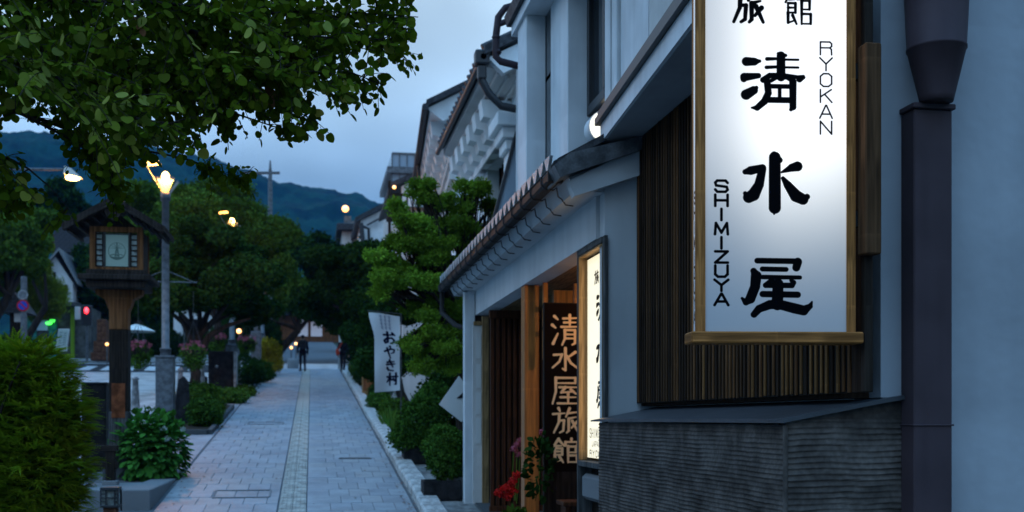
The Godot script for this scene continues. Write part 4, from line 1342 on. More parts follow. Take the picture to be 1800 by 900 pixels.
	for k in 5:
		var hp := thing("far_house", ["pale plastered house half hidden behind the street trees, far right", "grey shop house behind the dark right-hand trees", "low white house beyond the yellow bush", "brown house front far left of the walkers", "white storefront deep in the street shade"][k], "building", V([6.5, 5.5, -4.8, -8, -5.5][k], lie([66.0, 84.0, 78.0, 100.0, 112.0][k]), [66.0, 84.0, 78.0, 100.0, 112.0][k]))
		var hx: float = [5.6, 4.6, -6.5, -10, -6.5][k]
		var hd: float = [66.0, 84.0, 78.0, 100.0, 112.0][k]
		st = mb()
		span(st, hx - 2.5, hx + 2.5, lie(hd) - 0.5, lie(hd) + 3.4, hd, hd + 7)
		part("wall", st, M.plaster_aged if k % 2 else M.plaster_bright, hp)
		st = mb()
		prism(st, PackedVector2Array([Vector2(hx - 3, lie(hd) + 3.3), Vector2(hx + 3, lie(hd) + 3.3), Vector2(hx, lie(hd) + 5.0)]), -hd - 7.5, -hd + 0.5, Transform3D.IDENTITY)
		part("roof", st, M.tile_dark, hp)
		for e in 2:
			st = mb()
			span(st, hx - 1.9 + 2.2 * e, hx - 0.3 + 2.2 * e, lie(hd) + 0.4, lie(hd) + 2.3, hd - 0.06, hd)
			part("window", st, M.window_glass if e else M.wood_dark, hp)

# ---------------------------------------------------------------- signs
# a flat face with its own picture coordinates: corners top-left, top-right, bottom-right, bottom-left as its reader sees them
func face(a: Vector3, b: Vector3, c: Vector3, d: Vector3) -> ArrayMesh:
	var st := SurfaceTool.new()
	st.begin(Mesh.PRIMITIVE_TRIANGLES)
	var p := [a, b, c, a, c, d]
	var uv := [Vector2(0, 0), Vector2(1, 0), Vector2(1, 1), Vector2(0, 0), Vector2(1, 1), Vector2(0, 1)]
	for i in 6:
		st.set_uv(uv[i])
		st.add_vertex(p[i])
	st.generate_normals()
	return st.commit()
func printed(called: String, im: Image, rough := 0.5, emit: Image = null, energy := 1.0) -> StandardMaterial3D:
	var m := StandardMaterial3D.new()
	m.resource_name = called
	m.albedo_texture = ImageTexture.create_from_image(im)
	m.roughness = rough
	m.metallic_specular = 0.12
	m.texture_repeat = false
	if emit:
		m.emission_enabled = true
		m.emission = Color.WHITE
		m.emission_operator = BaseMaterial3D.EMISSION_OP_MULTIPLY
		m.emission_texture = ImageTexture.create_from_image(emit)
		m.emission_energy_multiplier = energy
	M[called] = m
	return m
func blank(w: int, h: int, c: Color) -> Image:
	var im := Image.create(w, h, false, Image.FORMAT_RGB8)
	im.fill(c)
	return im
func column_of(im: Image, word: String, x: float, y: float, w: float, h: float, pitch: float, thick: float, c: Color) -> void:
	for i in word.length(): ink(im, LETTERS[word[i]], x, y + pitch * i, w, h, c, thick, false)
func row_of(im: Image, word: String, x: float, y: float, w: float, h: float, pitch: float, thick: float, c: Color) -> void:
	for i in word.length(): ink(im, LETTERS[word[i]], x + pitch * i, y, w, h, c, thick, false)
func area_light(o: Node3D, p: Vector3, dir: Vector3, size: Vector2, c: Color, e: float) -> void:
	var l := AreaLight3D.new()
	l.name = "PanelLight"
	l.light_color = c
	l.light_energy = e
	l.area_size = size
	l.area_range = 25.0
	l.shadow_enabled = true
	o.add_child(l, true)
	l.transform = Transform3D(Basis.looking_at(dir, Vector3.UP), p - o.position)

func make_signs() -> void:
	var k := 1.536
	var black := Color(0.012, 0.016, 0.03)
	# ---- the large backlit sign
	var W := 384
	var H := 1102
	var y0 := 206.5
	var im := blank(W, H, Color(0.66, 0.67, 0.68))
	var em := blank(W, H, Color.BLACK)
	var wn := FastNoiseLite.new()
	wn.frequency = 0.01
	for y in H:
		var py := (y - y0) / k
		var fy := exp(-pow(maxf(0.0, py - 165.0) / 210.0, 2.0))
		for x in W:
			var u := float(x) / W
			# a tube inside stands right of the middle; its light fades towards the edges and the unlit foot
			var fx := 0.3 + 0.8 * exp(-pow((u - 0.60) / (0.40 if u < 0.60 else 0.75), 2.0))
			var e := 1.2 * fx * fy + 0.02 * exp(-pow((py - 420) / 200.0, 2.0))
			var c := Color(e, e * 0.985, e * (0.93 - 0.05 * (1 - fy))).linear_to_srgb()
			em.set_pixel(x, y, Color(minf(c.r, 1), minf(c.g, 1), minf(c.b, 1)))
	for pair in [[im, black], [em, Color.BLACK]]:
		var t: Image = pair[0]
		var c: Color = pair[1]
		ink(t, BOLD_SEI, 60 * k, y0 + 77.8 * k, 116.7 * k, 116.7 * k, c)
		ink(t, BOLD_SUI, 64.6 * k, y0 + 258.3 * k, 120.9 * k, 120.9 * k, c)
		ink(t, BOLD_YA, 61.7 * k, y0 + 449.2 * k, 128.3 * k, 128.3 * k, c)
		ink(t, RYO, 46 * k, y0 - 36 * k, 58 * k, 68 * k, c, 6.5)
		ink(t, KAN, 140 * k, y0 - 36 * k, 50 * k, 68 * k, c, 5.0)
		column_of(t, "RYOKAN", 202 * k, y0 + 60 * k, 22 * k, 23 * k, 28.6 * k, 6.2, c)
		column_of(t, "SHIMIZUYA", 17 * k, y0 + 312 * k, 24 * k, 20 * k, 25.4 * k, 10.0, c)
	var o := thing("hanging_sign", "large backlit white sign with bold black characters in a wooden frame", "sign", V(2.0, 1.85, 4.72))
	var A0 := V(1.65, 0, 4.75)
	var u := V(2.355, 0, 4.665) - A0
	var up := Vector3.UP
	var back := Vector3(0.02, 0, -0.11)
	var P := func(s: float, y: float, z: float) -> Vector3: return A0 + u * s + up * y + back * z
	var bot := 1.883
	var top := bot + 1.75
	var panel := part("panel", face(P.call(0.058, top, 0.06), P.call(0.948, top, 0.06), P.call(0.948, bot, 0.06), P.call(0.058, bot, 0.06)), printed("sign_face", im, 0.35, em, 1.0), o)
	var sw := 40
	var si := blank(sw, H, Color(0.8, 0.81, 0.82))
	var se := blank(sw, H, Color.BLACK)
	for y in H:
		var e := 0.32 * exp(-pow(maxf(0.0, (y - y0) / k - 200.0) / 230.0, 2.0))
		var c := Color(e, e, e * 0.95).linear_to_srgb()
		for x in sw: se.set_pixel(x, y, c)
	column_of(si, "SHIMIZUYA", 8, y0 + 330 * k, 24, 20 * k, 27.0 * k, 14, black)
	column_of(se, "SHIMIZUYA", 8, y0 + 330 * k, 24, 20 * k, 27.0 * k, 14, Color.BLACK)
	part("side_panel", face(P.call(0.004, top, 0.72), P.call(0.004, top, 0.2), P.call(0.004, bot, 0.2), P.call(0.004, bot, 0.72)), printed("sign_side", si, 0.4, se, 1.0), o)
	var fr := mb()
	for e in [[0.0, 0.06, 0.0, 0.2], [0.944, 1.0, 0.0, 0.2], [0.0, 0.035, 0.74, 1.0], [0.965, 1.0, 0.74, 1.0]]:
		block(fr, [P.call(e[0], bot, e[2]), P.call(e[1], bot, e[2]), P.call(e[1], bot, e[3]), P.call(e[0], bot, e[3])], [P.call(e[0], top, e[2]), P.call(e[1], top, e[2]), P.call(e[1], top, e[3]), P.call(e[0], top, e[3])])
	part("frame_stiles", fr, M.wood_sign, o)
	var b2 := Basis(u.normalized(), up, u.normalized().cross(up))
	var rail := mb()
	box(rail, P.call(0.497, bot - 0.0255, 0.5) + Vector3(0, 0, 0.006), Vector3(0.762, 0.05, 0.155), 0.006, b2)
	part("bottom_rail", rail, M.wood_sign_h, o)
	rail = mb()
	box(rail, P.call(0.497, top + 0.026, 0.5), Vector3(0.762, 0.05, 0.155), 0.006, b2)
	part("top_rail", rail, M.wood_sign_h, o)
	var bb := mb()
	block(bb, [P.call(0.004, bot, 0.75), P.call(0.996, bot, 0.75), P.call(0.996, bot, 0.98), P.call(0.004, bot, 0.98)], [P.call(0.004, top, 0.75), P.call(0.996, top, 0.75), P.call(0.996, top, 0.98), P.call(0.004, top, 0.98)])
	part("back_board", bb, M.wood_dark, o)
	var mp := mb()
	span(mp, 2.37, 2.445, 2.22, 3.14, 4.60, 4.68, 0.006)
	part("mounting_post", mp, M.slat_b, o)
	mp = mb()
	span(mp, 2.36, 2.46, 2.35, 2.42, 4.68, 4.72)
	span(mp, 2.36, 2.46, 3.0, 3.07, 4.68, 4.72)
	part("bracket", mp, M.black_metal, o)
	area_light(o, P.call(0.6, bot + 1.25, -0.15), Vector3(0, 0, 1), Vector2(0.5, 0.9), Color(1, 0.97, 0.9), 0.12)

	# ---- the lit sign beside the entrance, facing the street
	W = 200
	H = 520
	im = blank(W, H, Color(0.85, 0.84, 0.8))
	em = blank(W, H, Color(0.99, 0.93, 0.77))
	var ty := func(py: float) -> float: return (1.30 - (737.0 - py) * 9.1 / 2000.0) / 1.61 * 520.0
	for pair in [[im, black], [em, Color.BLACK]]:
		var t: Image = pair[0]
		var c: Color = pair[1]
		ink(t, RYO, 62, ty.call(478), 42, ty.call(502) - ty.call(478), c, 6)
		ink(t, KAN, 132, ty.call(478), 42, ty.call(502) - ty.call(478), c, 5)
		ink(t, BOLD_SEI, 78, ty.call(516), 92, ty.call(571) - ty.call(516), c)
		ink(t, BOLD_SUI, 78, ty.call(596), 92, ty.call(652) - ty.call(596), c)
		ink(t, BOLD_YA, 78, ty.call(671), 92, ty.call(727) - ty.call(671), c)
		row_of(t, "SHIMIZUYA", 20, ty.call(754), 15, ty.call(769) - ty.call(754), 19, 7, c)
		row_of(t, "JAPANESE", 40, ty.call(776), 12, ty.call(785) - ty.call(776), 16, 6, c)
		row_of(t, "RYOKAN", 20, ty.call(792), 18, ty.call(803) - ty.call(792), 27, 6, c)
	o = thing("entrance_light_sign", "tall glowing sign in a wooden frame beside the entrance board", "sign", V(2.2, 0.3, 8.74))
	part("panel", face(V(2.222, 2.8, 9.06), V(2.222, 2.8, 8.345), V(2.222, 1.19, 8.345), V(2.222, 1.19, 9.06)), printed("entrance_sign_face", im, 0.4, em, 1.0), o)
	var st := mb()
	span(st, 2.145, 2.27, 0.2, 2.88, 9.075, 9.115, 0.004)
	span(st, 2.158, 2.186, 0.2, 2.88, 8.27, 8.33, 0.004)
	span(st, 2.147, 2.27, 2.83, 2.878, 8.33, 9.07, 0.004)
	span(st, 2.14, 2.27, 1.12, 1.165, 8.33, 9.07, 0.004)
	part("frame", st, M.wood_weather, o)
	st = mb()
	span(st, 2.15, 2.22, 1.17, 2.825, 9.062, 9.072)
	span(st, 2.155, 2.22, 1.17, 2.825, 8.331, 8.338)
	span(st, 2.15, 2.22, 2.815, 2.826, 8.345, 9.06)
	part("lining", st, M.wood_light, o)
	st = mb()
	span(st, 2.27, 2.30, 0.2, 2.88, 8.40, 9.08)
	part("back_board", st, M.wood_dark, o)
	st = mb()
	span(st, 2.17, 2.26, 0.85, 1.06, 8.41, 9.06, 0.03)
	part("stone_shelf", st, M.granite, o)
	area_light(o, V(2.21, 2.0, 8.72), Vector3.LEFT, Vector2(0.6, 1.5), Color(1.0, 0.82, 0.52), 0.5)

	# ---- dark name board with pale carved characters inside the entrance
	im = blank(136, 520, Color(0.10, 0.07, 0.05))
	var gold := Color(0.97, 0.82, 0.62)
	var e := [[SEI, 552, 607], [SUI, 611, 653], [YA, 660, 712], [RYO, 716, 765], [KAN, 771, 816]]
	for q in e: ink(im, q[0], 22, (q[1] - 533) * 1.75, 86, (q[2] - q[1]) * 1.75, gold, 5.0)
	o = thing("name_board", "dark wooden name board with pale carved characters inside the entrance", "sign", V(2.3, 0.3, 10.2))
	part("lettering", face(V(2.098, 2.56, 10.198), V(2.505, 2.56, 10.198), V(2.505, 1.02, 10.198), V(2.098, 1.02, 10.198)), printed("name_board_face", im, 0.7), o)
	st = mb()
	span(st, 2.09, 2.513, 0.3, 2.57, 10.2, 10.25, 0.004)
	part("board", st, M.wood_dark, o)

	# ---- drum lamp under the jetty
	o = thing("drum_lamp", "round white lit drum sign tucked under the upper storey", "lamp", at(1063, 222, 8.8))
	st = mb()
	var c0 := at(1063, 222, 8.72)
	tube(st, [c0 + Vector3(0, 0, -0.006), c0 + Vector3(0, 0, -0.17)], [0.128], 24)
	part("case", st, M.paint_white, o)
	st = mb()
	tube(st, [c0, c0 + Vector3(0, 0, -0.004)], [0.12], 24)
	part("face", st, M.lamp_white, o)

	# ---- street banner on a pole
	o = thing("shop_banner", "tall white cloth banner with dark blue writing on a pole", "banner", V(1.75, 1.25, 25))
	var cloth := blank(128, 344, Color(0.74, 0.74, 0.74))
	var navy := Color(0.03, 0.05, 0.14)
	for q in [[HO, 66, 580, 26, 22], [HYA, 68, 605, 24, 23], [HKI, 70, 631, 24, 21], [MURA, 74, 655, 24, 23]]:
		ink(cloth, q[0], (q[1] - 48) * 2.42, (q[2] - 548) * 2.45, q[3] * 2.42, q[4] * 2.45, navy, 8.5)
	for i in 3:
		for j in 4:
			ink(cloth, [[[10, 20], [90, 20]], [[50, 5], [40, 95]], [[15, 55], [85, 50]], [[30, 60], [80, 95]]], 40 + i * 18, 6 + j * 16, 15, 15, Color(0.42, 0.44, 0.5), 9)
	var bm := SurfaceTool.new()
	bm.begin(Mesh.PRIMITIVE_TRIANGLES)
	bm.set_smooth_group(1)
	var grid := []
	for j in 21:
		var row := []
		var t := j / 20.0
		for i in 9:
			var s := i / 8.0
			var left := at(lerpf(648, 658, smoothstep(0, 0.35, t)), lerpf(549, 690, t), 25.0)
			var right := at(703, lerpf(556, 686, t), 25.0)
			var p := left.lerp(right, s)
			p.z += 0.10 * sin(s * 4.0 + t * 2.0) * (1 - s * 0.6) + 0.03 * sin(t * 9 + s * 5)
			row.append([p, Vector2(s, t)])
		grid.append(row)
	for j in 20:
		for i in 8:
			for q in [[j, i], [j, i + 1], [j + 1, i + 1], [j, i], [j + 1, i + 1], [j + 1, i]]:
				bm.set_uv(grid[q[0]][q[1]][1])
				bm.add_vertex(grid[q[0]][q[1]][0])
	var bmat := printed("banner_cloth", cloth, 0.9)
	bmat.backlight_enabled = true
	bmat.backlight = Color(0.35, 0.35, 0.35)
	part("cloth", bm, bmat, o)
	st = mb()
	var pt := at(705, 520, 25.05)
	tube(st, [V(pt.x, lie(25), 25.05), pt], [0.018, 0.012], 7)
	tube(st, [at(705, 552, 25.02), at(646, 546, 25.02)], [0.009], 6)
	part("pole", st, M.black_metal, o)
	st = mb()
	box(st, V(pt.x, lie(25) + 0.06, 25.05), Vector3(0.36, 0.12, 0.36), 0.02)
	part("foot", st, M.planter_black, o)
	for py in [570, 600, 630, 660]:
		st = mb()
		beam(st, at(703, py, 25.0), at(706, py, 25.04), 0.02, 0.012)
		part("loop", st, M.cloth_black, o)

# ---------------------------------------------------------------- left side of the street
func lamp_post(x: float, d: float, label: String, group: String, lit: float, baskets := true, base_h := 1.42) -> Node3D:
	var g := lie(d)
	var o := thing("street_lamp", label, "street lamp", V(x, g, d), group)
	var st := mb()
	span(st, x - 0.215, x + 0.215, g - 0.1, g + base_h, d - 0.215, d + 0.215, 0.02)
	span(st, x - 0.235, x + 0.235, g + base_h, g + base_h + 0.05, d - 0.235, d + 0.235, 0.01)
	part("plinth", st, M.lamp_grey, o)
	st = mb()
	lathe(st, [Vector2(0.13, g + base_h + 0.04), Vector2(0.13, g + base_h + 0.2), Vector2(0.14, g + base_h + 0.2), Vector2(0.14, g + base_h + 0.24), Vector2(0.095, g + base_h + 0.25), Vector2(0.085, g + 5.3), Vector2(0.12, g + 5.3), Vector2(0.12, g + 5.5), Vector2(0.0, g + 5.5)], 14, V(x, 0, d))
	part("pole", st, M.lamp_grey, o)
	var c := V(x, g + 5.86, d)
	# two folded reflector leaves, tall on the street side, short on the other
	st = mb()
	quad(st, c + Vector3(-0.08, -0.36, -0.16), c + Vector3(-0.08, -0.36, 0.16), c + Vector3(-0.46, 0.32, 0.24), c + Vector3(-0.46, 0.32, -0.24))
	quad(st, c + Vector3(-0.46, 0.32, -0.24), c + Vector3(-0.46, 0.32, 0.24), c + Vector3(-0.14, 0.37, 0.24), c + Vector3(-0.14, 0.37, -0.24))
	quad(st, c + Vector3(0.1, -0.36, -0.14), c + Vector3(0.1, -0.36, 0.14), c + Vector3(0.30, -0.08, 0.16), c + Vector3(0.30, -0.08, -0.16))
	part("reflector", st, M.reflector, o)
	st = mb()
	lathe(st, [Vector2(0.07, -0.34), Vector2(0.2, -0.02), Vector2(0.21, 0.0)], 16, c)
	part("glass_cup", st, M.clear_glass, o)
	st = mb()
	ball(st, c + Vector3(0, 0.02, 0), Vector3(0.095, 0.14, 0.095), 14)
	part("bulb", st, M.lamp_warm, o)
	lamp_light(o, c + Vector3(0, 0.02, 0), Color(1.0, 0.66, 0.28), lit, 0.1)
	if baskets:
		st = mb()
		tube(st, [V(x - 0.75, g + 3.3, d), V(x + 0.75, g + 3.3, d)], [0.018], 6)
		tube(st, [V(x - 0.7, g + 3.3, d), V(x - 0.09, g + 3.55, d)], [0.01], 5)
		tube(st, [V(x + 0.7, g + 3.3, d), V(x + 0.09, g + 3.55, d)], [0.01], 5)
		part("basket_arm", st, M.lamp_grey, o)
	return o
func flower_basket(p: Vector3, label: String, r := 0.34) -> Node3D:
	var o := thing("hanging_basket", label, "flower basket", p, "flower baskets hung on the street lamps")
	var st := mb()
	for k in 3:
		var t := TAU * k / 3 + 0.4
		tube(st, [p + Vector3(cos(t) * r * 0.8, 0.05, sin(t) * r * 0.8), p + Vector3(0, 0.75, 0)], [0.006], 4)
	tube(st, [p + Vector3(0, 0.75, 0), p + Vector3(0, 1.5, 0)], [0.007], 4)
	part("chains", st, M.black_metal, o)
	st = mb()
	lathe(st, [Vector2(0, -0.28), Vector2(r * 0.6, -0.2), Vector2(r * 0.85, 0.02), Vector2(r * 0.8, 0.03)], 12, p)
	part("bowl", st, M.wood_dark, o)
	var f := foliage([[p + Vector3(0, -0.08, 0), Vector3(r, 0.24, r)], [p + Vector3(0, -0.22, 0), Vector3(r * 0.8, 0.22, r * 0.8)]], 170, 0.10, 0.17, -0.9, 2.0, 0.6, 0.4)
	many("trailing_leaves", F.clump_b, M.leaf_mid, o, f[0], f[1], true)
	f = foliage([[p + Vector3(0, 0.08, 0), Vector3(r * 0.95, 0.17, r * 0.95)]], 34, 0.06, 0.11, -0.9, 2.0, 0.7)
	many("blossoms", F.petals, M.pink, o, f[0], f[1], true)
	return o

func make_left_street() -> void:
	# raised stone bed that carries the lantern
	var o := thing("stone_bed", "raised grey stone bed edging under the wooden lantern", "planter", V(-3.2, 0.4, 16.5))
	var st := mb()
	span(st, -2.36, -2.015, 0.0, 0.61, 15.0, 19.2, 0.012)
	part("edge_stone", st, M.granite, o)
	var x := -2.37
	for k in 3:
		st = mb()
		span(st, x - 0.93, x - 0.008, 0.0, 0.61, 15.0, 15.35, 0.012)
		part("edge_stone", st, M.granite, o)
		x -= 0.935
	st = mb()
	span(st, -5.2, -2.36, 0.0, 0.60, 15.35, 16.9)
	part("top_slab", st, M.granite, o)
	st = mb()
	span(st, -5.2, -2.36, 0.0, 0.57, 16.9, 19.4)
	part("soil", st, M.soil, o)

	# the tall wooden street lantern
	var lx := -2.86
	var ld := 18.0
	o = thing("wooden_lantern", "tall weathered wooden street lantern with gabled roof and frosted pane", "lantern", V(lx, 0.6, ld))
	st = mb()
	span(st, lx - 0.22, lx + 0.22, 0.58, 0.86, ld - 0.22, ld + 0.22, 0.02)
	part("footing", st, M.granite_dark, o)
	st = mb()
	span(st, lx - 0.14, lx + 0.14, 0.855, 1.62, ld - 0.14, ld + 0.14, 0.012)
	part("post_foot", st, M.wood_weather, o)
	st = mb()
	span(st, lx - 0.138, lx + 0.138, 1.62, 2.85, ld - 0.138, ld + 0.138, 0.012)
	part("post", st, M.wood_dark, o)
	st = mb()
	span(st, lx - 0.136, lx + 0.136, 2.85, 3.45, ld - 0.136, ld + 0.136, 0.01)
	part("post_head", st, M.wood_lantern, o)
	st = mb()
	span(st, lx - 0.10, lx + 0.095, 1.52, 2.04, ld - 0.148, ld - 0.139)
	part("plate", st, M.plate_rust, o, "rust red plate on the post")
	var br := PackedVector2Array([Vector2(0.13, 3.12), Vector2(0.17, 3.2), Vector2(0.2, 3.3), Vector2(0.33, 3.38), Vector2(0.36, 3.56), Vector2(0.13, 3.56)])
	for s in [0, 1]:
		st = mb()
		prism(st, br, -0.11, 0.11, Transform3D(Basis(Vector3.UP, PI * s), V(lx, 0, ld)))
		part("bracket", st, M.wood_lantern, o)
	st = mb()
	span(st, lx - 0.42, lx + 0.42, 3.45, 3.56, ld - 0.42, ld + 0.42, 0.01)
	span(st, lx - 0.52, lx + 0.52, 3.56, 3.64, ld - 0.5, ld + 0.5, 0.012)
	span(st, lx - 0.42, lx + 0.42, 3.64, 3.72, ld - 0.4, ld + 0.4, 0.01)
	part("shelf", st, M.wood_black, o)
	# lantern house: corner posts, rails, panes
	var zf := ld - 0.34
	st = mb()
	for e in [[-0.38, -0.30], [0.30, 0.38]]:
		span(st, lx + e[0], lx + e[1], 3.72, 4.34, zf, zf + 0.08, 0.006)
	span(st, lx - 0.38, lx + 0.38, 4.28, 4.36, zf - 0.004, zf + 0.07, 0.006)
	span(st, lx - 0.36, lx + 0.36, 3.72, 3.76, zf + 0.002, zf + 0.07, 0.004)
	part("frame", st, M.wood_lantern, o)
	for e in [[-0.38, -0.30], [0.30, 0.38]]:
		st = mb()
		span(st, lx + e[0], lx + e[1], 3.72, 4.34, ld + 0.301, ld + 0.34, 0.006)
		part("rear_post", st, M.wood_lantern, o)
	st = mb()
	span(st, lx - 0.16, lx + 0.17, 3.77, 4.25, zf + 0.035, zf + 0.045)
	var pane_im := blank(132, 192, Color(0.62, 0.68, 0.62))
	var ec := Color(0.36, 0.42, 0.38)
	var ring := []
	for k in 25: ring.append([50 + 38 * cos(TAU * k / 24), 52 + 27 * sin(TAU * k / 24)])
	ink(pane_im, [ring], 0, 0, 132, 192, ec, 1.4)
	ink(pane_im, [[[50, 26], [50, 72]], [[42, 70], [45, 50], [50, 40]], [[58, 70], [55, 50], [50, 40]], [[20, 66], [35, 62], [50, 66], [65, 62], [80, 66]]], 0, 0, 132, 192, ec, 2.4)
	ink(pane_im, [[[22, 70, 3], [35, 74, 5], [50, 75, 6], [65, 74, 5], [78, 70, 3]]], 0, 0, 132, 192, ec)
	for k in 7: ink(pane_im, [[[50, 44], [50 + 30 * cos(PI * (k + 0.5) / 7), 46 - 18 * sin(PI * (k + 0.5) / 7)]]], 0, 0, 132, 192, ec, 1.0)
	part("pane", face(V(lx - 0.155, 4.245, zf + 0.03), V(lx + 0.165, 4.245, zf + 0.03), V(lx + 0.165, 3.775, zf + 0.03), V(lx - 0.155, 3.775, zf + 0.03)), printed("lantern_pane", pane_im, 0.35), o)
	st = mb()
	for e in [[-0.185, -0.158], [0.168, 0.195]]: span(st, lx + e[0], lx + e[1], 3.76, 4.28, zf + 0.01, zf + 0.06, 0.004)
	span(st, lx - 0.158, lx + 0.168, 4.248, 4.262, zf + 0.015, zf + 0.055)
	part("pane_frame", st, M.wood_weather, o)
	for s in [-0.245, 0.25]:
		for k in 6:
			st = mb()
			span(st, lx + s - 0.038, lx + s + 0.038, 3.785 + k * 0.08, 3.845 + k * 0.08, zf + 0.035, zf + 0.045)
			part("side_pane", st, M.frost, o)
		st = mb()
		for k in 7: span(st, lx + s - 0.05, lx + s + 0.05, 3.765 + k * 0.08, 3.783 + k * 0.08, zf + 0.02, zf + 0.05)
		span(st, lx + s - 0.056, lx + s - 0.04, 3.76, 4.28, zf + 0.018, zf + 0.05)
		span(st, lx + s + 0.04, lx + s + 0.056, 3.76, 4.28, zf + 0.018, zf + 0.05)
		part("side_lattice", st, M.wood_dark, o)
	st = mb()
	span(st, lx - 0.37, lx - 0.34, 3.72, 4.3, zf + 0.08, ld + 0.26)
	span(st, lx + 0.34, lx + 0.37, 3.72, 4.3, zf + 0.08, ld + 0.26)
	span(st, lx - 0.3, lx + 0.3, 3.72, 4.3, ld + 0.27, ld + 0.3)
	prism(st, PackedVector2Array([Vector2(lx - 0.36, 4.3), Vector2(lx + 0.36, 4.3), Vector2(lx, 4.58)]), -(zf + 0.06), -(zf + 0.02), Transform3D.IDENTITY)
	part("back_panel", st, M.wood_dark, o)
	# roof: two slopes with bargeboards and a ridge piece
	st = mb()
	for s in [-1.0, 1.0]:
		block(st, [V(lx, 4.70, ld - 0.62), V(lx, 4.70, ld + 0.62), V(lx + s * 0.71, 4.28, ld + 0.62), V(lx + s * 0.71, 4.28, ld - 0.62)], [V(lx, 4.77, ld - 0.62), V(lx, 4.77, ld + 0.62), V(lx + s * 0.73, 4.34, ld + 0.62), V(lx + s * 0.73, 4.34, ld - 0.62)])
	part("roof", st, M.wood_black, o)
	for s in [-1.0, 1.0]:
		st = mb()
		beam(st, V(lx, 4.65, ld - 0.60), V(lx + s * 0.36, 4.47, ld - 0.60), 0.04, 0.10, 0.006, Vector3(0, 0, 1))
		beam(st, V(lx + s * 0.34, 4.48, ld - 0.60), V(lx + s * 0.70, 4.255, ld - 0.60), 0.04, 0.085, 0.006, Vector3(0, 0, 1))
		part("bargeboard", st, M.wood_black, o)
		st = mb()
		for k in 5: span(st, lx + s * (0.18 + 0.115 * k) - 0.02, lx + s * (0.18 + 0.115 * k) + 0.02, 4.53 - 0.07 * k, 4.57 - 0.07 * k, ld - 0.55, ld + 0.55)
		part("rafter", st, M.wood_dark, o)
	st = mb()
	tube(st, [V(lx, 4.80, ld - 0.66), V(lx, 4.80, ld + 0.66)], [0.05], 10)
	ball(st, V(lx, 4.86, ld - 0.64), Vector3(0.06, 0.09, 0.05), 10)
	tube(st, [V(lx, 4.93, ld - 0.64), V(lx + 0.07, 4.99, ld - 0.62), V(lx + 0.16, 4.9, ld - 0.6)], [0.02, 0.02, 0.015], 6)
	part("ridge_piece", st, M.tile_dark, o)
	st = mb()
	prism(st, PackedVector2Array([Vector2(lx - 0.13, 4.56), Vector2(lx, 4.64), Vector2(lx + 0.13, 4.56), Vector2(lx + 0.09, 4.47), Vector2(lx, 4.40), Vector2(lx - 0.09, 4.47)]), -(ld - 0.57), -(ld - 0.61), Transform3D.IDENTITY)
	part("gable_pendant", st, M.wood_black, o)

	# low timber rail in front of the lantern
	o = thing("timber_rail", "low black timber rail on stone feet in front of the lantern", "railing", V(-3.3, 0.6, 16.35))
	st = mb()
	span(st, -4.6, -2.62, 1.06, 1.14, 16.28, 16.42, 0.008)
	part("rail", st, M.wood_dark_h, o)
	st = mb()
	span(st, -4.6, -2.62, 0.82, 0.92, 16.30, 16.40, 0.008)
	part("rail", st, M.wood_dark_h, o)
	for px in [-2.72, -3.62, -4.5]:
		st = mb()
		span(st, px - 0.06, px + 0.06, 0.66, 1.06, 16.29, 16.41, 0.006)
		part("post", st, M.wood_dark, o)
		st = mb()
		span(st, px - 0.1, px + 0.1, 0.595, 0.66, 16.25, 16.45, 0.01)
		part("stone_foot", st, M.granite, o)

	# small box lantern at the foot of the bed
	o = thing("foot_lantern", "small black box lantern with pale panes at the foot of the stone bed", "lantern", V(-2.41, 0.3, 14.5))
	st = mb()
	span(st, -2.49, -2.33, 0.28, 0.44, 14.42, 14.58, 0.01)
	part("stand", st, M.clay, o)
	st = mb()
	span(st, -2.52, -2.30, 0.43, 0.46, 14.39, 14.61, 0.004)
	span(st, -2.52, -2.30, 0.64, 0.675, 14.39, 14.61, 0.004)
	for px in [-2.52, -2.46, -2.36, -2.32]: span(st, px, px + 0.016, 0.46, 0.64, 14.395, 14.415)
	for px in [-2.52, -2.32]: span(st, px, px + 0.02, 0.46, 0.64, 14.58, 14.6)
	for py in [0.505, 0.55, 0.595]:
		span(st, -2.505, -2.46, py - 0.005, py + 0.005, 14.397, 14.413)
		span(st, -2.345, -2.32, py - 0.005, py + 0.005, 14.397, 14.413)
	span(st, -2.445, -2.36, 0.545, 0.555, 14.397, 14.413)
	part("frame", st, M.black_metal, o)
	st = mb()
	span(st, -2.50, -2.315, 0.46, 0.64, 14.42, 14.57)
	part("pane", st, M.frost, o)

	# dark service cabinet behind the rail
	o = thing("service_cabinet", "black steel service cabinet with a flat lid behind the timber rail", "cabinet", V(-3.4, 0.6, 19))
	st = mb()
	span(st, -3.57, -3.20, 0.55, 2.06, 18.8, 19.3, 0.01)
	part("body", st, M.dark_box, o)
	st = mb()
	span(st, -3.61, -3.17, 2.06, 2.085, 18.76, 19.34, 0.004)
	part("lid", st, M.black_metal, o)

	# street lamps
	var gl := "old-town street lamps with folded reflectors"
	lamp_post(-3.55, 29.1, "lit street lamp on a grey box plinth just right of the wooden lantern", gl, 9.0)
	lamp_post(-2.82, 42.0, "street lamp behind the black cabinet, its light half hidden in leaves", gl, 3.0)
	lamp_post(-2.5, 60.0, "farther street lamp glowing through the dark street trees", gl, 2.0, false)
	# the lamp across the road hangs from an arm that reaches in from beyond the frame
	var hp := at(128, 306, 28.9)
	var px_ := at(-40, 300, 28.9)
	var ol := thing("arm_lamp", "lit lamp on a long grey arm under the foreground branch at far left", "street lamp", V(px_.x, lie(28.9), 28.9))
	var s3 := mb()
	tube(s3, [V(px_.x, lie(28.9), 28.9), px_ + Vector3(0, 0.2, 0)], [0.1, 0.08], 10)
	part("pole", s3, M.lamp_grey, ol)
	s3 = mb()
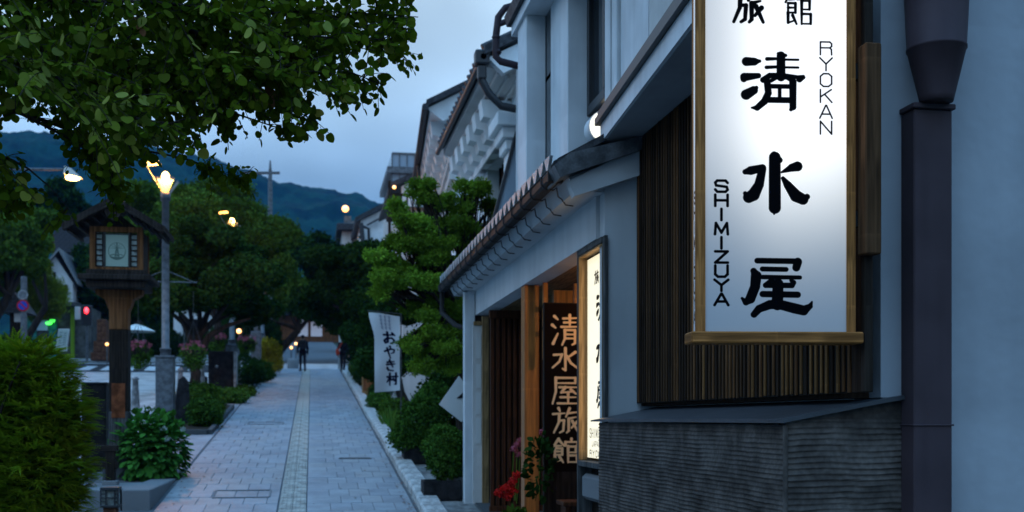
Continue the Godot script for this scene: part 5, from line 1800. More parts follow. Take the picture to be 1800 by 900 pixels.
	tube(s3, [at(-40, 297, 28.9), at(118, 298, 28.9)], [0.035], 8)
	part("arm", s3, M.lamp_grey, ol)
	s3 = mb()
	block(s3, [hp + Vector3(-0.19, -0.02, -0.16), hp + Vector3(-0.19, -0.02, 0.16), hp + Vector3(0.22, -0.1, 0.16), hp + Vector3(0.22, -0.1, -0.16)], [hp + Vector3(-0.17, 0.17, -0.12), hp + Vector3(-0.17, 0.17, 0.12), hp + Vector3(-0.02, 0.12, 0.12), hp + Vector3(-0.02, 0.12, -0.12)])
	part("hood", s3, M.reflector, ol)
	s3 = mb()
	ball(s3, hp + Vector3(0.0, -0.09, 0.0), Vector3(0.18, 0.07, 0.14), 12)
	part("bulb", s3, M.lamp_warm, ol)
	lamp_light(ol, hp + Vector3(0, -0.09, 0), Color(1.0, 0.66, 0.28), 1.5, 0.1)
	flower_basket(at(340, 618, 29.1), "pink flower basket hanging right of the near lamp plinth")
	flower_basket(at(243, 616, 29.1), "red flower basket hanging beside the wooden lantern post")
	flower_basket(at(381, 597, 41.5), "smaller flower basket above the black cabinet")
	flower_basket(at(434, 601, 41.5), "smaller flower basket between cabinet and yellow bush")
	flower_basket(at(208, 560, 60), "far flower basket in the shade across the crossing", 0.3)
	# light bollards at the road edge
	var proto: Node3D = null
	var spots := [[238, 725, "pale tapered bollard right of the lantern post"], [355, 692, "pale bollard behind the twisted tree"], [317, 700, "pale bollard beside the lamp plinth"], [383, 668, "pale bollard left of the black cabinet"], [480, 650, "bollard at the crossing, left of the walking man"], [598, 648, "bollard at the crossing, by the person with the red bag"]]
	for s in spots:
		var u := at(s[0], s[1], 1.0)
		var d := 2.45 / (0.0872 - (u.y - EYE))
		var p := at(s[0], s[1], d)
		p.y = lie(d)
		if proto == null:
			proto = thing("bollard", s[2], "bollard", p, "pale bollards along the road edge")
			st = mb()
			lathe(st, [Vector2(0.125, -0.05), Vector2(0.07, 0.82), Vector2(0.095, 0.83), Vector2(0.09, 0.87), Vector2(0.05, 0.91), Vector2(0, 0.92)], 12, p)
			part("post", st, M.pale_metal, proto)
		else:
			var c := proto.duplicate()
			c.name = numbered("bollard")
			add_child(c)
			c.position = p
			c.set_meta("label", s[2])
	# black cabinet with a grey side
	o = thing("junction_box", "tall black electrical box with a round lock beside the twisted tree", "cabinet", V(-2.88, lie(38.5), 38.5))
	var g := lie(38.5)
	st = mb()
	span(st, -3.33, -2.52, g + 0.08, g + 1.32, 38.3, 38.8, 0.015)
	part("body", st, M.dark_box, o)
	st = mb()
	span(st, -2.52, -2.43, g + 0.02, g + 1.32, 38.25, 38.85, 0.01)
	span(st, -3.33, -2.52, g, g + 0.08, 38.28, 38.82, 0.01)
	part("side_panel", st, M.pale_metal, o)
	st = mb()
	lathe(st, [Vector2(0, 0), Vector2(0.05, 0.0), Vector2(0.05, 0.03), Vector2(0, 0.03)], 10, Vector3.ZERO)
	put("lock", done(st), M.pale_metal, o, V(-3.06, g + 0.82, 38.31), Basis(Vector3.RIGHT, PI / 2))
	st = mb()
	span(st, -3.8, -3.4, g, g + 0.5, 38.4, 38.9, 0.02)
	tag(part("small_box", st, M.dark_box), "small low black box left of the tall electrical box", "box")
	# dark standing stone
	st = mb()
	var sp := at(321, 752, 26.7)
	var sg := lie(26.7)
	prism(st, PackedVector2Array([Vector2(-0.15, -0.1), Vector2(0.14, -0.1), Vector2(0.15, 0.6), Vector2(0.12, 0.98), Vector2(0.02, 1.1), Vector2(-0.09, 1.02), Vector2(-0.16, 0.55)]), -0.09, 0.09, Transform3D(Basis(Vector3.UP, 0.2), V(sp.x, sg, 26.7)))
	tag(part("standing_stone", st, M.rock_dark), "dark rounded standing stone beside the lamp plinth", "stone")
	# grey utility post with an older wooden signboard by the yellow bush
	st = mb()
	var up := at(450, 655, 46)
	span(st, up.x - 0.2, up.x + 0.2, lie(46) - 0.1, lie(46) + 1.9, 45.8, 46.2, 0.03)
	span(st, up.x - 0.08, up.x + 0.14, lie(46) + 1.9, lie(46) + 2.4, 45.9, 46.1, 0.03)
	tag(part("utility_post", st, M.lamp_grey), "thick grey post in front of the yellow bush", "post")
	# tall pole with a long cross arm above the trees
	o = thing("utility_pole", "thin tall pole with a long cross arm above the street trees", "utility pole", at(475, 560, 58))
	st = mb()
	tube(st, [at(475, 560, 58), at(475, 305, 58), at(475, 282, 58)], [0.14, 0.10, 0.03], 7)
	part("pole", st, M.lamp_grey, o)
	st = mb()
	beam(st, at(424, 304, 58), at(492, 304, 58), 0.12, 0.12, 0.0, Vector3(0, 0, 1))
	part("cross_arm", st, M.lamp_grey, o)
	o = thing("far_wire", "thin overhead cable crossing the sky at far left", "cable", at(0, 206, 40))
	st = mb()
	tube(st, [at(-80, 205, 40), at(40, 208, 40), at(180, 214, 40)], [0.012], 5)
	part("strand", st, M.black_metal, o)

	# ---- houses and things across the road
	o = thing("far_storehouse", "white two-storey storehouse with grey roof behind the willow", "building", V(-15.5, 4.5, 70))
	st = mb()
	var h0 := at(78, 470, 70)
	var h1 := at(128, 560, 70)
	prism(st, PackedVector2Array([Vector2(h0.x, 4.0), Vector2(h1.x, 4.0), Vector2(h1.x, at(0, 495, 70).y), Vector2((h0.x + h1.x) / 2 - 0.2, at(0, 448, 70).y), Vector2(h0.x, at(0, 478, 70).y)]), -78, -70, Transform3D.IDENTITY)
	part("wall", st, M.plaster_white, o)
	st = mb()
	for s in [0, 1]:
		var a := at(103, 440, 69.6)
		var b := at(72, 476, 69.6) if s == 0 else at(136, 500, 69.6)
		block(st, [a, a + V(0, 0, 9), b + V(0, 0, 9), b], [a + V(0, 0.16, 0), a + V(0, 0.16, 9), b + V(0, 0.16, 9), b + V(0, 0.16, 0)])
	part("roof", st, M.tile_grey, o)
	for e in [[93, 478, 98, 494], [112, 500, 118, 520]]:
		st = mb()
		var wa := at(e[0], e[1], 69.97)
		var wb := at(e[2], e[3], 69.97)
		span(st, wa.x, wb.x, wb.y, wa.y, 69.93, 70)
		part("window", st, M.wood_dark, o)
	o = thing("brown_roof_house", "low brown tiled roof showing left of the wooden lantern", "building", V(-17, 6, 82))
	st = mb()
	prism(st, PackedVector2Array([Vector2(at(78, 425, 82).x, at(0, 425, 82).y), Vector2(at(100, 402, 82).x, at(0, 402, 82).y), Vector2(at(142, 410, 82).x, at(0, 410, 82).y), Vector2(at(146, 440, 82).x, at(0, 440, 82).y), Vector2(at(90, 436, 82).x, at(0, 436, 82).y)]), -88, -82, Transform3D.IDENTITY)
	part("roof", st, M.clay, o)
	st = mb()
	span(st, at(92, 430, 83).x, at(142, 430, 83).x, 4.0, at(0, 436, 83).y, 83, 87)
	part("wall", st, M.wood_dark, o)
	o = thing("pale_roof_house", "pale blue roof peeping out behind the lantern eaves", "building", V(-12, 4, 80))
	st = mb()
	prism(st, PackedVector2Array([Vector2(at(95, 395, 80).x, at(0, 395, 80).y), Vector2(at(118, 374, 80).x, at(0, 374, 80).y), Vector2(at(170, 405, 80).x, at(0, 405, 80).y), Vector2(at(165, 440, 80).x, at(0, 440, 80).y), Vector2(at(95, 440, 80).x, at(0, 440, 80).y)]), -86, -80, Transform3D.IDENTITY)
	part("gable", st, M.tile_dark, o)
	# corner shop
	o = thing("corner_shop", "dark corner shop with green shutters and a small green sign", "building", V(-14.5, 4.3, 68))
	st = mb()
	var c0 := at(40, 640, 66)
	var c1 := at(160, 540, 66)
	span(st, c0.x, c1.x, 4.4, c1.y, 66, 69)
	part("wall", st, M.shop_wall, o)
	st = mb()
	for e in [[42, 64], [86, 100]]: span(st, at(e[0], 600, 65.9).x, at(e[1], 600, 65.9).x, 4.9, at(0, 555, 65.9).y, 65.9, 66)
	part("shutter", st, M.shop_green, o)
	st = mb()
	span(st, at(124, 600, 65.8).x, at(130, 600, 65.8).x, 4.8, at(0, 538, 65.8).y, 65.8, 66)
	part("green_pillar", st, M.leaf_maple, o)
	st = mb()
	span(st, at(65, 600, 65.9).x, at(84, 600, 65.9).x, at(0, 580, 65.9).y, at(0, 562, 65.9).y, 65.9, 65.98)
	part("window", st, M.glass_panel, o)
	st = mb()
	span(st, c0.x - 0.4, at(140, 500, 65.5).x, at(0, 537, 65.5).y, at(0, 530, 65.5).y, 65.0, 66)
	part("awning", st, M.tile_dark, o)
	var gs := thing("green_sign", "small glowing green sign on the corner shop", "sign", at(89, 566, 65.7))
	st = mb()
	ball(st, at(86, 568, 65.7), Vector3(0.18, 0.1, 0.06), 8)
	ball(st, at(92, 563, 65.7), Vector3(0.14, 0.14, 0.06), 8)
	part("light", st, M.sign_green, gs)
	# board leaning at the shop
	o = thing("sandwich_board", "white sandwich board standing in front of the green shop", "sign board", at(110, 616, 62))
	st = mb()
	block(st, [at(97, 617, 61.6), at(117, 617, 61.6), at(118, 617, 62.2), at(98, 617, 62.2)], [at(103, 578, 62), at(122, 578, 62), at(122.5, 578, 62.1), at(103.5, 578, 62.1)])
	part("frame", st, M.umbrella_white, o)
	var pi := blank(64, 96, Color(0.72, 0.76, 0.72))
	for k in 6: ink(pi, [[[12, 14 + 14 * k], [40 + 8 * (k % 3), 14 + 14 * k]], [[60, 18 + 12 * k], [86, 18 + 12 * k]]], 0, 0, 64, 96, Color(0.35, 0.42, 0.42), 3.5)
	part("poster", face(at(104.2, 580, 61.9), at(120.8, 580, 61.9), at(116, 613, 61.55), at(99.5, 613, 61.55)), printed("board_poster", pi), o)
	# stone monument
	o = thing("stone_monument", "stepped brown stone monument left of the lantern post", "monument", at(178, 632, 60))
	st = mb()
	for e in [[161, 192, 620, 634], [166, 190, 600, 620], [172, 188, 562, 600]]:
		var a := at(e[0], e[3], 60)
		var b := at(e[1], e[2], 60)
		span(st, a.x, b.x, a.y, b.y, 59.7, 60.6, 0.03)
	part("stone", st, M.clay, o)
	# parasol
	o = thing("parasol", "small white parasol across the crossing beside the lantern post", "parasol", at(240, 600, 68))
	st = mb()
	lathe(st, [Vector2(0, at(0, 566, 68).y), Vector2(0.5, at(0, 571, 68).y), Vector2(1.05, at(0, 579, 68).y), Vector2(1.03, at(0, 580, 68).y), Vector2(0, at(0, 572, 68).y)], 12, Vector3(at(240, 0, 68).x, 0, -68), false)
	part("canopy", st, M.umbrella_white, o)
	st = mb()
	tube(st, [at(243, 602, 68), at(241, 570, 68)], [0.04], 6)
	part("pole", st, M.pale_metal, o)
	# kiosk
	o = thing("wooden_kiosk", "small brown wooden kiosk with a gabled roof at far left", "kiosk", at(25, 610, 55))
	st = mb()
	var k0 := at(9, 612, 55)
	var k1 := at(44, 535, 55)
	span(st, k0.x + 0.2, k1.x - 0.2, k0.y - 0.1, k1.y - 0.3, 55, 56.2)
	part("body", st, M.wood_dark, o)
	st = mb()
	prism(st, PackedVector2Array([Vector2(k0.x - 0.15, k1.y - 0.4), Vector2(k1.x + 0.2, k1.y - 0.4), Vector2((k0.x + k1.x) / 2, k1.y + 0.55)]), -56.5, -54.7, Transform3D.IDENTITY)
	part("roof", st, M.tile_dark, o)
	st = mb()
	span(st, k0.x + 0.4, k0.x + 0.75, k0.y + 1.2, k0.y + 1.6, 54.95, 55)
	part("pane", st, M.paper, o)
	# no-parking post
	o = thing("no_parking_sign", "round blue and red road sign on a grey post at far left", "road sign", at(42, 640, 50))
	st = mb()
	var np := at(42, 640, 50)
	var nt := at(43, 486, 50)
	span(st, np.x - 0.11, np.x + 0.11, np.y - 0.4, nt.y, 49.9, 50.1, 0.02)
	part("post", st, M.lamp_grey, o)
	for e in [[537, 9.5, 0], [518, 8, 1]]:
		var c := at(40, e[0], 49.85)
		var r: float = e[1] * 0.025
		st = mb()
		tube(st, [c, c + Vector3(0, 0, -0.03)], [r], 18)
		var disc := part("disc", st, M.sign_red if e[2] == 0 else M.pale_metal, o)
		st = mb()
		tube(st, [c + Vector3(0, 0, 0.01), c], [r * 0.76], 18)
		part("face", st, M.sign_blue if e[2] == 0 else M.grey_metal, disc)
		if e[2] == 0:
			st = mb()
			beam(st, c + Vector3(-r * 0.5, r * 0.5, 0.014), c + Vector3(r * 0.5, -r * 0.5, 0.014), 0.05, 0.006, 0.0, Vector3(0, 0, 1))
			part("slash", st, M.sign_red, disc)
	# signals
	for e in [[152, 546, 62.0, "red traffic light glowing left of the lantern post", 0.2], [401, 560, 75.0, "small red traffic light deep among the street trees", 0.13], [434, 582, 80.0, "small red signal glow beside the grey post", 0.13]]:
		o = thing("traffic_light", e[3], "traffic light", at(e[0], e[1], e[2]), "red traffic lights")
		var c := at(e[0], e[1], e[2])
		var r: float = e[4]
		st = mb()
		span(st, c.x - r * 1.3, c.x + r * 1.3, c.y - r * 3.8, c.y + r * 1.4, e[2], e[2] + 0.2, 0.03)
		part("housing", st, M.black_metal, o)
		st = mb()
		ball(st, c + Vector3(0, 0, 0.02), Vector3(r * 0.55, r * 0.85, 0.05), 10)
		part("lens", st, M.signal_red, o)
		st = mb()
		tube(st, [V(c.x, lie(e[2]), e[2] + 0.15), V(c.x, c.y + r, e[2] + 0.15)], [0.06], 6)
		part("post", st, M.lamp_grey, o)
		if e[0] == 152:
			st = mb()
			span(st, c.x - r * 2.9, c.x - r * 1.5, c.y - r * 2.3, c.y + r * 1.0, e[2], e[2] + 0.1, 0.02)
			part("name_plate", st, M.paper, o)
	o = thing("green_signal", "green traffic light glowing beside the lamp pole", "traffic light", at(262, 464, 58))
	st = mb()
	ball(st, at(261, 464, 58), Vector3.ONE * 0.12, 8)
	part("lens", st, M.signal_green, o)
	for e in [[324, 571, 66, "small amber light by the road beyond the lamp plinth"], [420, 582, 60, "round amber light left of the grey post"], [520, 604, 62, "amber light left of the walking man"], [512, 611, 64, "second faint amber light beside the walking man"], [188, 605, 58, "white ground light beside the lantern post"]]:
		o = thing("shop_light", e[3], "light", at(e[0], e[1], e[2]), "small lights along the far street")
		st = mb()
		ball(st, at(e[0], e[1], e[2]), Vector3.ONE * (0.13 if e[0] == 420 else 0.08), 8)
		part("bulb", st, M.lamp_soft, o)
		st = mb()
		tube(st, [Vector3(at(e[0], e[1], e[2]).x, lie(e[2]), -e[2]), at(e[0], e[1], e[2])], [0.03], 5)
		part("post", st, M.lamp_grey, o)
	# right-hand bits: board, clutter at the crossing
	o = thing("menu_board", "wooden menu board leaning beside the banner", "sign board", V(1.78, lie(36.5), 36.5))
	st = mb()
	box(st, V(1.78, lie(36.5) + 0.62, 36.5), Vector3(0.42, 1.25, 0.05), 0.01, Basis(Vector3.RIGHT, -0.12))
	part("board", st, M.wood_light, o)
	st = mb()
	box(st, V(1.78, lie(36.5) + 0.66, 36.46), Vector3(0.32, 0.95, 0.01), 0.0, Basis(Vector3.RIGHT, -0.12))
	part("sheet", st, M.wood_lantern, o)
	o = thing("stone_block", "low grey stone block standing in the crossing strip", "stone", V(-0.95, lie(57), 57))
	st = mb()
	lathe(st, [Vector2(0.28, -0.05), Vector2(0.28, 0.3), Vector2(0.2, 0.46), Vector2(0, 0.5)], 12, V(at(515, 0, 57).x, lie(57), 57))
	part("stone", st, M.granite, o)
	# white diamond board behind the white post
	o = thing("diamond_board", "white square board tipped on its corner behind the white post", "sign board", at(800, 700, 15.6))
	st = mb()
	var dq := [at(772, 711, 15.6), at(807, 661, 15.6), at(838, 700, 15.6), at(812, 742, 15.6)]
	prism(st, PackedVector2Array([Vector2(dq[0].x, dq[0].y), Vector2(dq[1].x, dq[1].y), Vector2(dq[2].x, dq[2].y), Vector2(dq[3].x, dq[3].y)]), -15.63, -15.6, Transform3D.IDENTITY)
	part("board", st, M.paper, o)
	st = mb()
	var m := [at(803, 700, 15.59), at(818, 686, 15.59), at(822, 700, 15.59)]
	prism(st, PackedVector2Array([Vector2(m[0].x, m[0].y), Vector2(m[1].x, m[1].y), Vector2(m[2].x, m[2].y)]), -15.6, -15.59, Transform3D.IDENTITY)
	part("arrow", st, M.cloth_black, o)
	st = mb()
	tube(st, [V(dq[3].x, lie(15.6), 15.64), V(dq[3].x, dq[3].y + 0.2, 15.64)], [0.02], 6)
	part("stake", st, M.wood_dark, o)
	# notice case just inside the white post
	o = thing("notice_case", "narrow wooden notice case with pale leaflets just inside the white post", "notice board", V(2.22, 0.3, 14.7))
	st = mb()
	var na := at(835, 572, 14.7)
	var nb := at(847, 572, 14.7)
	var nc := at(859, 556, 14.7)
	span(st, nb.x, nc.x, 0.3, nc.y, 14.66, 14.72, 0.004)
	part("frame", st, M.wood_light, o)
	st = mb()
	span(st, na.x - 0.02, nb.x, na.y, na.y + 0.05, 14.68, 14.72, 0.004)
	part("frame", st, M.wood_light, o)
	st = mb()
	span(st, na.x - 0.03, nb.x, 0.4, na.y, 14.70, 14.74)
	part("back", st, M.plaster_aged, o)
	for e in [[585, 630], [640, 682], [690, 728], [735, 780]]:
		st = mb()
		span(st, at(837, 0, 14.69).x, at(845.5, 0, 14.69).x, at(837, e[1], 14.69).y, at(837, e[0], 14.69).y, 14.69, 14.695)
		part("leaflet", st, M.paper, o)

# ---------------------------------------------------------------- planting
func bush(called: String, label: String, cat: String, base: Vector3, blobs: Array, n: int, leaf: Mesh, m: Material, smin: float, smax: float, group := "", gap := -0.4, freq := 2.0) -> Node3D:
	var o := thing(called, label, cat, base, group)
	var st := mb()
	for b in blobs:
		for k in 3: limb(st, base + Vector3(rnd(-0.08, 0.08), -0.03, rnd(-0.08, 0.08)), b[0] + rdir() * b[1] * 0.5, 0.016, 0.005, 0.1, 5)
	part("stems", st, M.bark, o)
	var f := foliage(blobs, n, smin, smax, gap, freq, 0.35, 0.2)
	many("foliage", leaf, m, o, f[0], f[1], true)
	return o

func make_planting() -> void:
	# conifer at the lower left, close to the eye
	var o := thing("conifer_bush", "large feathery green conifer bush at lower left", "bush", V(-2.75, 0, 9.7))
	var st := mb()
	for k in 9: limb(st, V(-2.75, 0, 9.7), V(-2.75 + rnd(-0.6, 0.6), rnd(1.0, 2.0), 9.7 + rnd(-0.6, 0.6)), 0.03, 0.008, 0.1, 5)
	part("stems", st, M.bark, o)
	var pl := []
	var ti := []
	var blobs := [[V(-2.80, 1.05, 9.7), Vector3(0.80, 0.78, 0.8)], [V(-2.80, 1.55, 9.7), Vector3(0.62, 0.55, 0.65)], [V(-2.95, 1.8, 9.8), Vector3(0.5, 0.38, 0.5)], [V(-2.6, 0.55, 9.5), Vector3(0.68, 0.55, 0.7)], [V(-2.35, 1.15, 9.5), Vector3(0.4, 0.4, 0.4)], [V(-2.25, 0.8, 9.45), Vector3(0.46, 0.4, 0.45)], [V(-2.6, 1.75, 9.6), Vector3(0.42, 0.35, 0.45)], [at(52, 665, 9.6), Vector3(0.32, 0.3, 0.4)], [at(84, 735, 9.5), Vector3(0.3, 0.32, 0.4)], [at(78, 825, 9.4), Vector3(0.34, 0.36, 0.4)]]
	for i in 9000:
		var b = blobs[rng.randi() % blobs.size()]
		var d := rdir()
		var p: Vector3 = b[0] + d * sqrt(rnd(0.15 if i % 3 else 0.6, 1.0)) * b[1]
		var dir := (Vector3(d.x, d.y * 0.35 + 0.15, d.z) + rdir() * 0.45).normalized()
		var side := dir.cross(Vector3.UP + rdir() * 0.35).normalized()
		pl.append(Transform3D(Basis(side, dir, side.cross(dir)) * rnd(0.09, 0.19), p))
		var t := rnd(0.65, 1.25)
		ti.append(Color(t * rnd(0.85, 1.2), t, t * 0.9))
	many("sprays", F.frond, M.leaf_yew, o, pl, ti, true)
	var core := foliage([[V(-2.85, 0.95, 9.75), Vector3(0.62, 0.75, 0.6)], [V(-2.85, 1.5, 9.8), Vector3(0.45, 0.42, 0.45)], [at(70, 760, 9.65), Vector3(0.3, 0.4, 0.35)], [at(40, 690, 9.75), Vector3(0.26, 0.26, 0.3)], [at(60, 850, 9.6), Vector3(0.35, 0.35, 0.35)]], 3200, 0.12, 0.24, -1.0, 1.0, 0.05)
	many("inner_foliage", F.clump_a, M.leaf_shrub, o, core[0], core[1], true)

	# hydrangea by the bed's edge
	o = thing("hydrangea_bush", "round leafy hydrangea with a few white flower heads beside the lantern", "bush", V(-2.5, 0.58, 18.2))
	st = mb()
	for k in 16: limb(st, V(-2.5 + rnd(-0.15, 0.15), 0.5, 18.2 + rnd(-0.15, 0.15)), V(-2.42 + rnd(-0.45, 0.45), rnd(0.9, 1.5), 18.2 + rnd(-0.45, 0.45)), 0.014, 0.006, 0.1, 5)
	part("stems", st, M.bark, o)
	pl = []
	ti = []
	var hc := V(-2.43, 1.0, 18.1)
	var hr := Vector3(0.56, 0.62, 0.56)
	while pl.size() < 2300:
		var d := rdir()
		if d.y < -0.75: continue
		var p := hc + d * hr * ((rnd(0.75, 1.04) if pl.size() < 1100 else rnd(0.2, 0.78)) + 0.12 * wobble.get_noise_3dv(d * 4.0))
		if p.y < 0.62: continue
		var dir := (d * 0.8 + Vector3(0, -0.35, 0) + rdir() * 0.45).normalized()
		var nrm := (d + Vector3(0, 0.9, 0) + rdir() * 0.3).normalized()
		var x := dir.cross(nrm).normalized()
		pl.append(Transform3D(Basis(x, dir, x.cross(dir)) * rnd(0.08, 0.15), p))
		var t := rnd(0.7, 1.2)
		ti.append(Color(t, t * rnd(0.95, 1.1), t))
	many("leaves", F.broad, M.leaf_hydrangea, o, pl, ti, true)
	for q in [[287, 754], [323, 755], [293, 771]]:
		var p := at(q[0], q[1], 17.62)
		var f := foliage([[p, Vector3(0.045, 0.03, 0.045)]], 14, 0.02, 0.035, -2.0, 1.0, 0.6)
		many("flower_head", F.petals, M.white_petal, o, f[0], f[1], true)

	var sb := "shrubs in the beds along the pavement"
	# bed round the twisted tree
	var q1 := [[-2.35, 26.0, 0.38, 0.42, "leaf_shrub", "green shrub at the foot of the standing stone"], [-2.55, 28.2, 0.5, 0.55, "leaf_mid", "bushy shrub under the twisted tree, nearest the slabs"], [-3.0, 30.2, 0.5, 0.5, "leaf_shrub", "low shrub behind the lamp plinth"], [-2.35, 33.5, 0.55, 0.28, "leaf_shrub", "flat low shrub in front of the tall electrical box"], [-2.1, 36.5, 0.35, 0.2, "leaf_mid", "small tuft beside the tall electrical box"], [-2.35, 41.5, 0.7, 0.75, "leaf_dark", "dark rounded shrub right of the tall electrical box"], [-2.0, 44.0, 0.6, 0.6, "leaf_shrub", "dark shrub in front of the grey post"]]
	for q in q1:
		var p := V(q[0], lie(q[1]), q[1])
		bush("shrub", q[5], "shrub", p, [[p + Vector3(0, q[3] * 0.75, 0), Vector3(q[2], q[3] * 0.8, q[2])], [p + Vector3(q[2] * 0.4, q[3] * 0.5, 0.1), Vector3(q[2] * 0.7, q[3] * 0.5, q[2] * 0.7)]], 420, F.clump_a, M[q[4]], 0.12, 0.24, sb)
	var beds := [[-3.4, -2.05, 24.5, 31.5, 0], [-3.4, -2.1, 39.5, 46, 1]]
	for b in beds:
		st = mb()
		for e in [[b[0], b[0] + 0.1, b[2], b[3]], [b[1] - 0.1, b[1], b[2], b[3]]]:
			var m: float = (e[2] + e[3]) / 2
			box(st, V((e[0] + e[1]) / 2, lie(m) + 0.03, m), Vector3(0.1, 0.14, e[3] - e[2]), 0.01, Basis(Vector3.RIGHT, atan(0.0872)))
		for e in [b[2], b[3]]: box(st, V((b[0] + b[1]) / 2, lie(e) + 0.03, e), Vector3(b[1] - b[0] - 0.2, 0.14, 0.1), 0.01)
		var kb := part("bed_kerb", st, M.granite_dark)
		tag(kb, ["dark stone kerb round the bed of the twisted tree", "dark stone kerb round the bed of the yellow bush"][b[4]], "kerb")
		st = mb()
		strip(st, b[0] + 0.1, b[1] - 0.1, b[2], b[3], 0.04)
		part("soil", st, M.soil, kb)
	# golden bush
	var gp := V(-1.78, lie(51), 51)
	bush("golden_bush", "bright golden yellow bush left of the walking man", "bush", gp, [[gp + Vector3(0, 0.95, 0), Vector3(0.5, 0.55, 0.5)], [gp + Vector3(0.05, 0.45, 0), Vector3(0.5, 0.45, 0.5)], [gp + Vector3(-0.15, 1.2, 0), Vector3(0.35, 0.35, 0.4)]], 900, F.clump_b, M.leaf_gold, 0.12, 0.26)
	# right-hand planting, near to far
	var pot := func(label: String, x: float, d: float, w: float, h: float, l: float, m: Material) -> void:
		var po := thing("planter_box", label, "planter", V(x, lie(d), d), "planters along the inn front")
		var s2 := mb()
		var g := lie(d) + 0.03
		span(s2, x - w / 2, x + w / 2, g, g + h, d - l / 2, d - l / 2 + 0.03, 0.004)
		span(s2, x - w / 2, x + w / 2, g, g + h, d + l / 2 - 0.03, d + l / 2, 0.004)
		span(s2, x - w / 2, x - w / 2 + 0.03, g, g + h, d - l / 2 + 0.03, d + l / 2 - 0.03, 0.004)
		span(s2, x + w / 2 - 0.03, x + w / 2, g, g + h, d - l / 2 + 0.03, d + l / 2 - 0.03, 0.004)
		part("sides", s2, m, po)
		s2 = mb()
		span(s2, x - w / 2 + 0.03, x + w / 2 - 0.03, g, g + h - 0.04, d - l / 2 + 0.03, d + l / 2 - 0.03)
		part("soil", s2, M.soil, po)
	pot.call("black planter box under the dense potted shrub", 1.72, 15.35, 0.5, 0.26, 0.4, M.planter_black)
	pot.call("grey planter box between the potted shrub and white post", 1.98, 15.5, 0.36, 0.28, 0.4, M.granite)
	pot.call("black planter box under the spreading bush by the kerb", 1.82, 19.3, 0.6, 0.28, 0.5, M.planter_black)
	var pb := V(1.78, lie(15.5) + 0.25, 15.45)
	bush("potted_shrub", "dense dark potted shrub left of the white post", "bush", pb, [[pb + Vector3(0.0, 0.45, 0), Vector3(0.30, 0.34, 0.3)], [pb + Vector3(0.04, 0.24, 0), Vector3(0.27, 0.25, 0.3)]], 1300, F.clump_a, M.leaf_shrub, 0.06, 0.12)
	pb = V(1.86, lie(19.2) + 0.25, 19.2)
	bush("spreading_bush", "spreading green bush in a black box beside the kerb", "bush", pb, [[pb + Vector3(0, 0.42, 0), Vector3(0.46, 0.45, 0.5)], [pb + Vector3(-0.2, 0.2, -0.1), Vector3(0.4, 0.22, 0.4)], [pb + Vector3(0.15, 0.78, 0.2), Vector3(0.38, 0.35, 0.4)]], 1500, F.clump_b, M.leaf_shrub, 0.08, 0.16)
	pb = V(2.35, lie(20), 20.2)
	bush("dark_bush", "dark tall bush behind the diamond board", "bush", pb, [[pb + Vector3(0, 0.8, 0), Vector3(0.6, 0.8, 0.6)], [pb + Vector3(0.2, 1.5, 0.2), Vector3(0.6, 0.5, 0.6)]], 1100, F.clump_a, M.leaf_dark, 0.12, 0.22)
	var q2 := [[1.82, 22.3, 0.3, 0.22, "leaf_mid", "small low plant at the kerb below the banner"], [1.95, 27.5, 0.38, 0.4, "leaf_mid", "leafy plant left of the banner foot"], [1.75, 30.5, 0.3, 0.35, "leaf_shrub", "green plant at the kerb before the menu board"], [1.95, 33.0, 0.35, 0.45, "leaf_dark", "dark plant beside the menu board"], [1.9, 42.0, 0.45, 0.6, "leaf_dark", "dark shrub at the kerb beyond the menu board"], [1.95, 47.0, 0.5, 0.6, "leaf_shrub", "shrub at the kerb near the person with the red bag"]]
	for q in q2:
		var p := V(q[0], lie(q[1]), q[1])
		bush("kerb_plant", q[5], "plant", p, [[p + Vector3(0, q[3] * 0.7, 0), Vector3(q[2], q[3] * 0.75, q[2])]], 300, F.clump_b, M[q[4]], 0.10, 0.2, "plants along the right kerb")
	# grassy blades by the banner
	pl = []
	ti = []
	for i in 160:
		var x := 1.62 + rnd(0, 0.3)
		var d := rnd(24.5, 27.0)
		var lean := Basis(Vector3(rnd(-1, 1), 0, rnd(-1, 1)).normalized(), rnd(0.1, 0.6))
		pl.append(Transform3D(lean * Basis(Vector3.UP, rnd(0, TAU)) * rnd(0.25, 0.5), V(x, lie(d), d)))
		ti.append(Color(rnd(0.8, 1.2), 1.0, 0.8))
	tag(many("grass_tuft", F.blade, M.grass, null, pl, ti), "long green blades growing at the foot of the banner", "grass", "", "stuff")
	o = thing("clay_pot", "terracotta pots at the far kerb by the person with the red bag", "pot", V(1.78, lie(50), 50))
	st = mb()
	lathe(st, [Vector2(0.12, 0.0), Vector2(0.2, 0.3), Vector2(0.22, 0.3), Vector2(0.22, 0.36), Vector2(0.0, 0.33)], 12, V(1.78, lie(50), 50))
	lathe(st, [Vector2(0.12, 0.0), Vector2(0.2, 0.3), Vector2(0.22, 0.3), Vector2(0.22, 0.36), Vector2(0.0, 0.33)], 12, V(1.8, lie(48.8), 48.8))
	part("body", st, M.clay, o)
	# far hedge across the road and hedges closing the gaps under the trees
	for q in [[-15.2, 60.5, 1.7, 1.1, "leaf_shrub", "clipped hedge in front of the green shop, far left"], [-9.6, 70, 2.2, 1.5, "leaf_dark", "dark hedge beyond the crossing, behind the near lamp plinth"], [-5.2, 70, 1.6, 1.6, "leaf_dark", "dark hedge beyond the crossing, behind the black cabinet"], [-2.6, 66, 0.8, 2.4, "leaf_dark", "dark upright bush left of the walking man"], [2.4, 62, 0.7, 1.3, "leaf_dark", "dark bush right of the far pavement"], [-13.0, 74, 1.8, 2.2, "leaf_mid", "green bush beside the red traffic light"]]:
